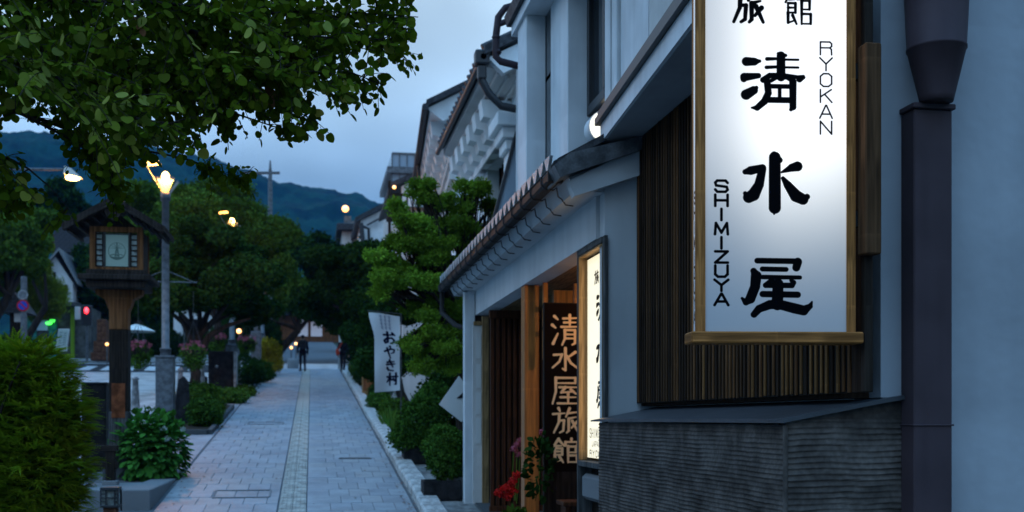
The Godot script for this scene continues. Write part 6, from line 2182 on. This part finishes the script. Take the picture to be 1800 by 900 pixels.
		var p := V(q[0], lie(q[1]), q[1])
		bush("far_hedge", q[5], "hedge", p, [[p + Vector3(0, q[3] * 0.6, 0), Vector3(q[2], q[3] * 0.7, 0.8)], [p + Vector3(q[2] * 0.5, q[3] * 0.5, 0), Vector3(q[2] * 0.6, q[3] * 0.55, 0.8)]], 900, F.clump_a, M[q[4]], 0.25, 0.5, "hedges across the crossing")
	# red geraniums at the wooden post
	o = thing("geranium_pot", "red geraniums in a pot at the foot of the wooden post", "potted plant", V(2.2, 0.1, 11.2))
	st = mb()
	var gc := V(2.02, lie(11.2) + 0.05, 11.2)
	lathe(st, [Vector2(0.1, 0), Vector2(0.16, 0.24), Vector2(0.18, 0.24), Vector2(0.18, 0.29), Vector2(0, 0.27)], 14, gc)
	part("pot", st, M.clay, o)
	var f2 := foliage([[gc + Vector3(-0.02, 0.36, 0), Vector3(0.2, 0.16, 0.2)], [gc + Vector3(-0.16, 0.3, 0), Vector3(0.16, 0.12, 0.16)]], 300, 0.05, 0.10, -1.0, 3.0, 0.4)
	many("leaves", F.broad, M.leaf_mid, o, f2[0], f2[1], true)
	for q in [[888, 858], [900, 848], [908, 836], [878, 866], [893, 872], [902, 862]]:
		var p := at(q[0], q[1], 11.15)
		var f := foliage([[p, Vector3(0.035, 0.03, 0.035)]], 16, 0.03, 0.045, -2.0, 1.0, 0.5)
		many("blossom", F.petals, M.red_petal, o, f[0], f[1], true)
	o = thing("pink_flower", "thin pink flowering stems beside the wooden post", "potted plant", V(2.1, 0.1, 11.9))
	st = mb()
	for q in [[903, 790, 905, 880], [914, 800, 908, 885], [951, 760, 948, 880], [910, 772, 906, 880]]:
		tube(st, [at(q[2], q[3], 12.1), at(q[0] - 2, (q[1] + q[3]) / 2.0, 12.1), at(q[0], q[1], 12.1)], [0.005], 5)
	part("stems", st, M.leaf_mid, o)
	for q in [[903, 790], [912, 798], [951, 760], [908, 782], [915, 775]]:
		var f := foliage([[at(q[0], q[1], 12.1), Vector3(0.025, 0.02, 0.025)]], 9, 0.03, 0.045, -2.0, 1.0, 0.5)
		many("blossom", F.petals, M.pink, o, f[0], f[1], true)
	var fl := foliage([[at(985, 800, 10.05) + Vector3(-0.2, -0.1, 0.05), Vector3(0.12, 0.3, 0.1)]], 160, 0.04, 0.09, -1.0, 3.0, 0.3)
	o = thing("shade_plant", "dark leafy plant in front of the carved name board", "potted plant", V(2.2, 0.1, 10.4))
	many("leaves", F.broad, M.leaf_dark, o, fl[0], fl[1], true)
	st = mb()
	lathe(st, [Vector2(0.1, 0), Vector2(0.15, 0.5), Vector2(0.17, 0.52), Vector2(0, 0.5)], 14, V(2.2, 0.0, 9.95))
	part("pot", st, M.clay, o)
	o = thing("entrance_bench", "low reddish wooden bench below the carved name board", "bench", V(2.4, 0.1, 9.7))
	st = mb()
	span(st, 2.13, 2.75, 0.75, 0.79, 9.55, 9.85, 0.006)
	part("seat", st, M.wood_door, o)
	for e in [2.16, 2.68]:
		st = mb()
		span(st, e, e + 0.05, 0.05, 0.75, 9.6, 9.8, 0.004)
		part("leg", st, M.wood_door, o)

# ---------------------------------------------------------------- trees
const CANOPY := [[-1700, -900], [700, -900], [735, -120], [722, -40], [748, 25], [735, 62], [712, 60], [706, 98], [690, 108], [668, 84], [630, 74], [600, 92], [612, 130], [650, 128], [690, 142], [684, 158], [664, 188], [640, 180], [628, 160], [600, 172], [556, 150], [545, 205], [552, 232], [502, 258], [488, 206], [470, 186], [436, 190], [416, 234], [392, 216], [352, 212], [338, 238], [352, 256], [404, 280], [432, 306], [426, 338], [388, 322], [346, 298], [316, 268], [286, 256], [244, 266], [222, 330], [206, 366], [180, 358], [162, 318], [134, 268], [100, 210], [6, 186], [2, 256], [40, 318], [96, 350], [142, 356], [140, 372], [104, 384], [70, 356], [40, 392], [-160, 372], [-1700, 420]]
func make_trees() -> void:
	# ---- the katsura whose branches hang over the street from the left
	var o := thing("katsura_tree", "katsura tree with round leaves hanging into the upper left", "tree", V(-3.6, 0, 6.2))
	var st := mb()
	var fork := V(-3.4, 3.0, 6.3)
	limb(st, V(-3.6, -0.1, 6.2), fork, 0.2, 0.14, 0.05, 10)
	part("trunk", st, M.bark, o)
	st = mb()
	var limbs := [
		[[-160, 20, 6.4], [60, 50, 6.3], [300, 45, 6.0], [520, 20, 5.8], [735, 30, 5.6]], [[-160, 110, 6.2], [80, 145, 6.0], [280, 160, 5.7], [440, 165, 5.5], [540, 205, 5.3]],
		[[-160, 170, 6.8], [40, 200, 6.6], [180, 250, 6.6], [320, 278, 6.8], [428, 318, 7.0]], [[-160, 250, 5.5], [0, 272, 5.5], [80, 320, 5.6], [120, 366, 5.6]],
		[[300, 45, 6.0], [440, 80, 5.7], [560, 108, 5.5], [676, 150, 5.4]], [[40, 200, 6.6], [150, 262, 6.3], [188, 310, 6.1], [200, 350, 6.0]], [[-160, -60, 6.8], [150, -50, 6.5], [400, -40, 6.2], [720, -60, 6.0]],
		[[60, 50, 6.3], [180, 105, 5.8], [330, 118, 5.4], [470, 120, 5.2], [600, 160, 5.2]], [[-160, 60, 7.6], [120, 90, 7.4], [360, 110, 7.2], [560, 80, 7.0], [700, 95, 6.9]], [[-160, 120, 5.0], [40, 110, 5.0], [220, 205, 5.0], [330, 215, 5.2]],
		[[-160, 300, 6.6], [-20, 320, 6.4], [60, 345, 6.3]], [[300, 160, 5.8], [400, 195, 5.7], [498, 228, 5.6]], [[-160, -260, 6.6], [100, -330, 6.4], [380, -260, 6.1], [640, -170, 5.9]], [[-160, -420, 7.2], [150, -520, 6.8], [420, -430, 6.4]], [[-160, -160, 5.6], [160, -190, 5.5], [460, -120, 5.5], [660, -90, 5.5]], [[-160, 0, 5.2], [100, 0, 5.2], [330, 10, 5.2], [520, 60, 5.3], [690, 70, 5.3]]]
	var poly := PackedVector2Array()
	for c in CANOPY: poly.append(Vector2(c[0], c[1]))
	var leaves := []
	for l in limbs:
		var pts := []
		for q in l: pts.append(at(q[0], q[1], q[2]))
		if l[0][0] == -160: pts.push_front(fork)
		var curve := Curve3D.new()
		for i in pts.size():
			var t: Vector3 = (pts[mini(i + 1, pts.size() - 1)] - pts[maxi(i - 1, 0)]) / 6.0
			curve.add_point(pts[i], -t, t)
		var L := curve.get_baked_length()
		var spine := []
		var rads := []
		var n := int(L / 0.12)
		for i in n + 1:
			spine.append(curve.sample_baked(L * i / n))
			rads.append(lerpf(0.045 if l[0][0] == -160 else 0.014, 0.0025, pow(float(i) / n, 0.5)))
		tube(st, spine, rads, 6)
		var s := 0.05
		while s < L:
			var p := curve.sample_baked(s)
			var fwd := (curve.sample_baked(minf(L, s + 0.1)) - curve.sample_baked(maxf(0, s - 0.1))).normalized()
			for k in 3:
				var dir := (fwd * rnd(0.1, 0.9) + rdir() * 0.9 + Vector3(0, rnd(-0.5, 0.15), 0)).normalized()
				var len_ := rnd(0.22, 0.62) * (0.6 if s > L * 0.85 else 1.0)
				var tw := []
				var m := 5
				for i in m + 1:
					var t := float(i) / m
					tw.append(p + dir * len_ * t + Vector3(0, -0.28 * len_ * t * t, 0))
				if not (Geometry2D.is_point_in_polygon(seen_at(tw[m]), poly) and Geometry2D.is_point_in_polygon(seen_at(tw[3]), poly)):
					if not Geometry2D.is_point_in_polygon(seen_at(tw[0]), poly): continue
					len_ = rnd(0.08, 0.16)
					for i in m + 1: tw[i] = p + dir * len_ * i / m + Vector3(0, -0.28 * len_ * i * i / m / m, 0)
				tube(st, tw, [0.0045, 0.0018], 4, false)
				var cnt := int(len_ / 0.021)
				for i in cnt:
					var t := (i + 0.5) / cnt
					var q := p + dir * len_ * t + Vector3(0, -0.28 * len_ * t * t, 0)
					var sd := dir.cross(Vector3.UP).normalized() * (1 if i % 2 == 0 else -1)
					var ld := (sd * 0.8 + dir * 0.4 + Vector3(0, rnd(-1.3, -0.2), 0) + rdir() * 0.35).normalized()
					var x := ld.cross(rdir() + Vector3(0, 0.8, 0)).normalized()
					leaves.append([Transform3D(Basis(x, ld, x.cross(ld)) * rnd(0.024, 0.052), q + ld * 0.012), rng.randf()])
			s += rnd(0.034, 0.076)
	part("limbs", st, M.bark, o)
	leaves.sort_custom(func(a, b) -> bool: return seen_size(a[0]) > seen_size(b[0]))
	var places := []
	var tints := []
	var singles := 0
	for lf in leaves:
		var px := seen_at(lf[0].origin)
		if singles < 290 and px.x > 0 and px.y > 0:
			put("leaf", F.round, M.leaf_katsura if lf[1] < 0.6 else M.leaf_katsura_dark, o, lf[0].origin, lf[0].basis)
			singles += 1
		else:
			places.append(lf[0])
			var t: float = 0.7 + 0.55 * lf[1]
			tints.append(Color(t * rnd(0.85, 1.2), t, t * 0.9))
	many("foliage", F.round, M.leaf_katsura, o, places, tints, true)
	for q in [[478, 145, 5.3], [470, 165, 5.3], [240, 40, 5.4], [448, 155, 5.3]]:
		var pl := []
		var ti := []
		for i in 7:
			var b := frame_of((Vector3(0, -1, 0) + rdir() * 0.6).normalized())
			pl.append(Transform3D(b * 0.04, at(q[0] + rnd(-8, 8), q[1] + rnd(-14, 14), q[2])))
			ti.append(Color(1, 1, 1))
		many("withered_leaves", F.broad, M.leaf_brown, o, pl, ti, true)
	# ---- bright maple beside the inn
	var B := func(px: float, py: float, d: float, rx: float, ry: float, rz := 0.0) -> Array:
		var k := d / 2000.0
		return [at(px, py, d), Vector3(rx * k, ry * k, (rz if rz > 0 else rx) * k)]
	var pads := []
	for q in [[822, 330, 18.4, 30, 18], [740, 330, 18.0, 28, 13], [765, 350, 18.2, 30, 14], [700, 372, 17.6, 22, 12], [812, 360, 18.6, 40, 22], [862, 360, 18.8, 18, 20], [680, 460, 17.6, 38, 15], [740, 400, 17.8, 48, 20], [700, 425, 17.6, 40, 18], [790, 405, 18.4, 55, 26], [750, 440, 17.8, 60, 24], [680, 490, 17.4, 42, 20], [830, 420, 18.8, 45, 28], [720, 500, 17.6, 55, 24], [770, 480, 18.2, 60, 30], [668, 512, 17.5, 26, 14], [748, 542, 17.8, 40, 22], [790, 540, 18.4, 50, 28], [770, 580, 17.7, 42, 14], [724, 603, 17.4, 26, 10], [760, 610, 17.6, 44, 16], [742, 640, 17.4, 34, 11], [790, 640, 18.2, 36, 18], [800, 590, 18.5, 40, 30]]:
		for k in 5:
			var a := rnd(0, TAU)
			var e := sqrt(rng.randf()) * 0.75
			var f := rnd(0.32, 0.58)
			pads.append(B.call(q[0] + cos(a) * e * q[3], q[1] + sin(a) * e * q[4] + rnd(-4, 4), q[2] + rnd(-0.25, 0.25), q[3] * f, q[4] * f * rnd(0.7, 1.0)))
	tree("maple_tree", "bright green maple with layered leaf pads beside the inn roof", "tree", V(2.35, lie(18.6), 18.6), at(792, 560, 18.5), 0.09, pads, 9500, F.maple, M.leaf_maple, 0.09, 0.19, "", -0.2, 5.0, 0.3)
	# ---- street trees in the middle, dark against the hill
	var st_g := "dark street trees over the pavement"
	tree("street_tree", "dark street tree behind the near lamp, its crown over the lamp pole", "tree", V(-3.5, lie(36), 36), at(350, 590, 36), 0.17, [B.call(330, 480, 36, 70, 55), B.call(420, 500, 36, 75, 50), B.call(370, 440, 37, 70, 50), B.call(300, 530, 35, 55, 35), B.call(450, 545, 37, 45, 25), B.call(255, 500, 37, 45, 45), B.call(408, 425, 39, 34, 34), B.call(432, 452, 39, 34, 28)], 11900, F.clump_a, M.leaf_dark, 0.22, 0.43, st_g, -0.2, 0.9)
	tree("street_tree", "tall airy street tree right of the lit lamp, lamplight through its leaves", "tree", V(-3.6, lie(48), 48), at(380, 560, 48), 0.2, [B.call(380, 390, 48, 80, 50), B.call(450, 420, 49, 70, 50), B.call(340, 420, 47, 55, 45), B.call(410, 350, 49, 55, 30), B.call(470, 480, 48, 60, 60), B.call(330, 350, 48, 40, 32), B.call(260, 360, 50, 60, 40), B.call(230, 420, 50, 50, 50)], 13600, F.fine, M.leaf_mid, 0.32, 0.61, st_g, -0.12, 0.7)
	tree("street_tree", "dark tree closing the avenue between the poles and the white gable", "tree", V(-2.6, lie(66), 66), at(525, 580, 66), 0.25, [B.call(530, 450, 66, 60, 42), B.call(500, 500, 66, 55, 40), B.call(570, 440, 67, 50, 35), B.call(545, 520, 66, 60, 40), B.call(590, 470, 67, 45, 40), B.call(440, 560, 64, 45, 30)], 11050, F.clump_a, M.leaf_dark, 0.36, 0.68, st_g, -0.25, 0.6)
	tree("street_tree", "black-shaded tree arching over the right edge of the pavement", "tree", V(2.1, lie(44), 44), at(630, 560, 44), 0.2, [B.call(610, 470, 44, 65, 45), B.call(650, 460, 43, 50, 55), B.call(600, 530, 44, 60, 42), B.call(655, 540, 42, 45, 50), B.call(560, 520, 45, 50, 32), B.call(640, 600, 41, 32, 42), B.call(580, 560, 45, 30, 18)], 15300, F.clump_b, M.leaf_dark, 0.22, 0.43, st_g, -0.3, 0.9)
	tree("street_tree", "dark tree behind the maple and banner, hiding the shop fronts", "tree", V(2.6, lie(31), 31), at(690, 600, 31), 0.14, [B.call(650, 600, 31, 26, 60), B.call(690, 540, 31, 40, 40), B.call(720, 620, 30, 40, 50), B.call(655, 650, 32, 20, 30)], 6800, F.clump_a, M.leaf_dark, 0.14, 0.29, st_g, -0.3, 1.2)
	# twisted trunk of the near street tree
	st = mb()
	tube(st, [at(345, 710, 35.6), at(341, 680, 35.6), at(345, 655, 35.6), at(338, 640, 35.6), at(352, 620, 35.6), at(368, 590, 35.8), at(400, 572, 36), at(440, 560, 36.2)], [0.2, 0.17, 0.15, 0.17, 0.14, 0.1, 0.07, 0.04], 9)
	tube(st, [at(352, 622, 35.6), at(336, 600, 35.7), at(318, 560, 35.8), at(310, 520, 36)], [0.12, 0.09, 0.06, 0.04], 7)
	tag(part("twisted_tree", st, M.bark), "bare twisted trunk with a forked limb beside the standing stone", "tree")
	# ---- left: willow, and trees against the hill
	tree("willow_tree", "drooping willow in front of the white storehouse", "tree", V(-15.6, lie(60), 60), at(75, 480, 60), 0.2, [B.call(62, 520, 60, 24, 42), B.call(88, 528, 60, 20, 40), B.call(40, 500, 60, 26, 50)], 8500, F.needle, M.leaf_willow, 0.36, 0.79, "", -0.2, 0.6, 1.2)
	tree("broadleaf_tree", "broad green tree at the far left edge behind the kiosk", "tree", V(-15.5, lie(52), 52), at(15, 520, 52), 0.25, [B.call(10, 420, 52, 60, 45), B.call(40, 440, 53, 38, 36), B.call(-20, 480, 52, 50, 50), B.call(30, 380, 54, 50, 35), B.call(56, 405, 54, 24, 22)], 13600, F.clump_b, M.leaf_mid, 0.32, 0.61, "trees on the far left", -0.2, 0.6)
	tree("broadleaf_tree", "tree turning yellow at its tips right of the far left tree", "tree", V(-14, lie(58), 58), at(80, 540, 58), 0.2, [B.call(72, 436, 58, 16, 20), B.call(52, 462, 58, 28, 22)], 3740, F.clump_b, M.leaf_willow, 0.32, 0.58, "trees on the far left", -0.2, 0.6)
	tree("broadleaf_tree", "dark bushy tree left of the wooden lantern's post", "tree", V(-11, lie(72), 72), at(150, 560, 72), 0.25, [B.call(155, 505, 72, 32, 45), B.call(185, 530, 72, 50, 45), B.call(172, 458, 73, 34, 28), B.call(230, 520, 72, 50, 45)], 13600, F.clump_a, M.leaf_dark, 0.43, 0.79, "trees on the far left", -0.2, 0.5)
	tree("broadleaf_tree", "tree behind the wooden lantern roof, against the hill", "tree", V(-11, lie(85), 85), at(220, 540, 85), 0.3, [B.call(165, 400, 85, 35, 30), B.call(250, 400, 86, 55, 45), B.call(290, 430, 86, 50, 50), B.call(200, 440, 85, 60, 45), B.call(110, 360, 88, 50, 30)], 11900, F.clump_a, M.leaf_dark, 0.58, 1.01, "trees on the far left", -0.15, 0.4)
	tree("broadleaf_tree", "wide dark tree far behind the flower baskets", "tree", V(-7, lie(95), 95), at(350, 570, 95), 0.3, [B.call(330, 540, 95, 80, 40), B.call(250, 550, 95, 60, 35), B.call(420, 540, 96, 70, 45), B.call(380, 480, 97, 80, 50)], 10200, F.clump_a, M.leaf_dark, 0.65, 1.15, "trees on the far left", -0.3, 0.4)

func seen_size(t: Transform3D) -> float:
	var z := -t.origin.z * cos(TURN) + t.origin.x * sin(TURN)
	return t.basis.y.length() / z

# ---------------------------------------------------------------- people
# one continuous skin: tapered bones joined by a smooth minimum, meshed as surface nets
func skin(st: SurfaceTool, bones: Array, cell: float, blend: float, tint: Callable) -> void:
	var lo := Vector3.ONE * 1e9
	var hi := -lo
	for b in bones:
		var r: float = maxf(b[2], b[3]) + blend + cell * 2
		lo = lo.min((b[0] as Vector3).min(b[1]) - Vector3.ONE * r)
		hi = hi.max((b[0] as Vector3).max(b[1]) + Vector3.ONE * r)
	var n := Vector3i(((hi - lo) / cell).ceil()) + Vector3i.ONE
	var f := PackedFloat32Array()
	f.resize(n.x * n.y * n.z)
	f.fill(9.0)
	for b in bones:
		var a: Vector3 = b[0]
		var ab: Vector3 = b[1] - a
		var l2 := maxf(ab.length_squared(), 1e-8)
		var r: float = maxf(b[2], b[3]) + blend + cell * 1.5
		var i0 := Vector3i((a.min(b[1]) - Vector3.ONE * r - lo) / cell)
		var i1 := Vector3i((a.max(b[1]) + Vector3.ONE * r - lo) / cell)
		for z in range(maxi(i0.z, 0), mini(i1.z + 1, n.z)):
			for y in range(maxi(i0.y, 0), mini(i1.y + 1, n.y)):
				for x in range(maxi(i0.x, 0), mini(i1.x + 1, n.x)):
					var p := lo + Vector3(x, y, z) * cell - a
					var t := clampf(p.dot(ab) / l2, 0, 1)
					var d: float = (p - ab * t).length() - lerpf(b[2], b[3], t)
					var k := x + n.x * (y + n.y * z)
					var e := f[k]
					var h := maxf(blend - absf(d - e), 0.0) / blend
					f[k] = minf(d, e) - h * h * blend * 0.25
	var at_cell := {}
	for z in n.z - 1:
		for y in n.y - 1:
			for x in n.x - 1:
				var k := x + n.x * (y + n.y * z)
				var inside := 0
				for c in 8:
					if f[k + (c & 1) + n.x * ((c >> 1 & 1) + n.y * (c >> 2 & 1))] < 0: inside += 1
				if inside == 0 or inside == 8: continue
				var sum := Vector3.ZERO
				var m := 0
				for c in 8:
					for ax in 3:
						if c & (1 << ax): continue
						var c2 := c | (1 << ax)
						var va := f[k + (c & 1) + n.x * ((c >> 1 & 1) + n.y * (c >> 2 & 1))]
						var vb := f[k + (c2 & 1) + n.x * ((c2 >> 1 & 1) + n.y * (c2 >> 2 & 1))]
						if (va < 0) != (vb < 0):
							var pa := Vector3(c & 1, c >> 1 & 1, c >> 2 & 1)
							var pb := Vector3(c2 & 1, c2 >> 1 & 1, c2 >> 2 & 1)
							sum += pa.lerp(pb, va / (va - vb))
							m += 1
				at_cell[Vector3i(x, y, z)] = lo + (Vector3(x, y, z) + sum / m) * cell
	st.set_smooth_group(1)
	var steps := [Vector3i(1, 0, 0), Vector3i(0, 1, 0), Vector3i(0, 0, 1)]
	for key in at_cell:
		var k: int = key.x + n.x * (key.y + n.y * key.z)
		for ax in 3:
			var va := f[k]
			var s: Vector3i = steps[ax]
			var vb := f[k + s.x + n.x * (s.y + n.y * s.z)]
			if (va < 0) == (vb < 0): continue
			var u: Vector3i = steps[(ax + 1) % 3]
			var w: Vector3i = steps[(ax + 2) % 3]
			var q := [key, key - u, key - u - w, key - w]
			if not (at_cell.has(q[1]) and at_cell.has(q[2]) and at_cell.has(q[3])): continue
			var v := []
			for e in q: v.append(at_cell[e])
			var inner: Vector3 = (v[0] + v[2]) / 2.0 + (-1.0 if va < 0 else 1.0) * Vector3(s) * cell
			for t in [[0, 1, 2], [0, 2, 3]]:
				var a: Vector3 = v[t[0]]
				var b: Vector3 = v[t[1]]
				var c: Vector3 = v[t[2]]
				if (b - a).cross(c - a).dot((a + b + c) / 3.0 - inner) > 0:
					var tmp := b
					b = c
					c = tmp
				for e in [a, b, c]:
					st.set_color((tint as Callable).call(e))
					st.add_vertex(e)
	st.set_smooth_group(-1)
func hand_bones(w: Vector3, down: Vector3, inw: Vector3, fwd: Vector3) -> Array:
	var k := w + down * 0.085
	var out := [[w, k, 0.022, 0.027]]
	for i in 4:
		var a := k + fwd * (0.028 - 0.019 * i)
		var l: float = [0.07, 0.078, 0.072, 0.056][i]
		var b := a + (down * 0.9 + inw * 0.25).normalized() * l * 0.55
		var c := b + (down * 0.7 + inw * 0.6).normalized() * l * 0.5
		out.append([a, b, 0.0095, 0.0085])
		out.append([b, c, 0.0085, 0.007])
	var t := w + down * 0.03 + fwd * 0.02
	out.append([t, t + (down * 0.6 + fwd * 0.7).normalized() * 0.04, 0.012, 0.010])
	out.append([t + (down * 0.6 + fwd * 0.7).normalized() * 0.04, t + (down * 1.0 + fwd * 0.75).normalized() * 0.075, 0.010, 0.008])
	return out
func person(called: String, label: String, p: Vector3, turn: float, h: float, jacket: Color, trousers: Color, step: float, hair_len: float) -> Node3D:
	var o := thing(called, label, "person", p)
	o.rotation.y = turn
	var s := h / 1.7
	var J := func(x: float, y: float, z: float) -> Vector3: return Vector3(x, y, z) * s
	var hip := [J.call(-0.09, 0.90, 0), J.call(0.09, 0.90, 0)]
	var knee := [J.call(-0.095, 0.49, -0.06 * step - 0.02), J.call(0.095, 0.49, 0.02 * step - 0.02)]
	var ank := [J.call(-0.095, 0.09, -0.10 * step), J.call(0.095, 0.10, 0.14 * step)]
	var toe := [J.call(-0.11, 0.035, -0.10 * step - 0.16), J.call(0.11, 0.04, 0.14 * step - 0.15)]
	var sho := [J.call(-0.18, 1.38, 0), J.call(0.18, 1.38, 0)]
	var elb := [J.call(-0.235, 1.10, 0.05 + 0.05 * step), J.call(0.235, 1.10, 0.05 - 0.08 * step)]
	var wri := [J.call(-0.25, 0.86, 0.0 + 0.06 * step), J.call(0.25, 0.86, -0.03 - 0.12 * step)]
	var bones := [[J.call(0, 0.94, 0), J.call(0, 1.15, 0.0), 0.135 * s, 0.125 * s], [J.call(0, 1.15, 0), J.call(0, 1.33, 0.01), 0.13 * s, 0.145 * s], [sho[0], sho[1], 0.075 * s, 0.075 * s], [J.call(-0.08, 1.24, 0), J.call(0.08, 1.24, 0), 0.12 * s, 0.12 * s],
		[J.call(0, 1.40, 0.01), J.call(0, 1.50, -0.01), 0.062 * s, 0.055 * s], [J.call(0, 1.585, -0.005), J.call(0, 1.62, 0.005), 0.088 * s, 0.082 * s], [J.call(0, 1.545, -0.04), J.call(0, 1.55, -0.03), 0.055 * s, 0.06 * s], [J.call(-0.07, 0.93, 0.02), J.call(0.07, 0.93, 0.02), 0.115 * s, 0.115 * s]]
	for i in 2:
		bones += [[hip[i], knee[i], 0.092 * s, 0.062 * s], [knee[i], ank[i], 0.064 * s, 0.046 * s], [ank[i], toe[i], 0.05 * s, 0.035 * s], [ank[i] + J.call(0, -0.03, 0.03), toe[i], 0.045 * s, 0.036 * s],
			[sho[i], elb[i], 0.066 * s, 0.052 * s], [elb[i], wri[i], 0.052 * s, 0.036 * s]]
	var shade := func(v: Vector3) -> Color:
		var y := v.y / s
		if y > 1.455: return Color(0.34, 0.2, 0.14)
		if y < 0.10: return Color(0.03, 0.03, 0.03)
		if y < 0.86 and absf(v.x) < 0.2 * s: return trousers
		return jacket
	var st := mb()
	skin(st, bones, 0.014, 0.035, shade)
	var skin_c := func(_v: Vector3) -> Color: return Color(0.34, 0.2, 0.14)
	for i in 2:
		var sd := 1.0 if i == 0 else -1.0
		skin(st, hand_bones(wri[i], Vector3(0, -1, -0.1).normalized(), Vector3(sd, 0, 0), Vector3(0, 0, -1)), 0.0045, 0.008, skin_c)
	# face: nose, ears, eyes, mouth
	var fine := [[J.call(0, 1.60, -0.088), J.call(0, 1.575, -0.108), 0.010 * s, 0.014 * s], [J.call(-0.025, 1.535, -0.092), J.call(0.025, 1.535, -0.092), 0.008 * s, 0.008 * s], [J.call(-0.085, 1.60, 0.0), J.call(-0.088, 1.57, 0.0), 0.018 * s, 0.012 * s], [J.call(0.085, 1.60, 0.0), J.call(0.088, 1.57, 0.0), 0.018 * s, 0.012 * s]]
	skin(st, fine, 0.005, 0.006, skin_c)
	var m := mk("clothed_body_" + called, Color.WHITE, 0.85)
	m.vertex_color_use_as_albedo = true
	st.generate_normals()
	var body := MeshInstance3D.new()
	body.name = "body"
	body.mesh = st.commit()
	body.material_override = m
	o.add_child(body, true)
	st = mb()
	for e in [-0.032, 0.032]: ball(st, J.call(e, 1.603, -0.088), Vector3.ONE * 0.011 * s, 8)
	var eyes := put("eyes", done(st), M.cloth_black, o, o.position)
	st = mb()
	skin(st, [[J.call(0, 1.63, 0.012), J.call(0, 1.64, 0.02), 0.094 * s, 0.09 * s], [J.call(0, 1.62, 0.03), J.call(0, 1.62 - hair_len, 0.06), 0.09 * s, 0.055 * s]], 0.014, 0.02, func(_v: Vector3) -> Color: return Color(0.01, 0.01, 0.01))
	put("hair", done(st), M.cloth_black, o, o.position)
	return o
func make_people() -> void:
	var d := 53.6
	var p := V(at(532, 650, d).x, lie(d), d)
	person("person", "person in dark clothes with a backpack walking away up the pavement", p, 0.1, 1.66, Color(0.012, 0.014, 0.02), Color(0.02, 0.022, 0.03), 1.0, 0.03)
	var o := thing("backpack", "dark backpack worn by the person walking away", "backpack", p)
	o.rotation.y = 0.1
	var st := mb()
	box(st, Vector3(0, 1.22, 0.2), Vector3(0.3, 0.44, 0.16), 0.05)
	box(st, Vector3(0, 1.12, 0.29), Vector3(0.24, 0.2, 0.05), 0.02)
	put("bag", done(st), M.dark_box, o, p)
	st = mb()
	for s in [-0.09, 0.09]: tube(st, [Vector3(s, 1.42, 0.13), Vector3(s, 1.46, 0.02), Vector3(s, 1.40, -0.12), Vector3(s, 1.2, -0.14), Vector3(s * 1.4, 1.05, 0.02)], [0.016], 6)
	put("strap", done(st), M.cloth_black, o, p)
	d = 53.0
	p = V(at(602, 647, d).x + 0.02, lie(d), d)
	person("person", "person in dark clothes carrying a red shoulder bag at the right kerb", p, -0.5, 1.62, Color(0.015, 0.014, 0.016), Color(0.02, 0.02, 0.024), 0.6, 0.1)
	o = thing("shoulder_bag", "red shoulder bag on its strap at the right kerb", "bag", p)
	st = mb()
	box(st, Vector3(-0.24, 0.92, 0.08), Vector3(0.16, 0.30, 0.30), 0.04)
	put("bag", done(st), M.cloth_red, o, p)
	st = mb()
	tube(st, [Vector3(-0.22, 1.05, 0.15), Vector3(-0.08, 1.30, 0.16), Vector3(0.12, 1.46, 0.06), Vector3(0.06, 1.36, -0.12), Vector3(-0.2, 1.05, -0.06)], [0.022], 6)
	put("strap", done(st), M.cloth_red, o, p)

func make_small_things() -> void:
	pass
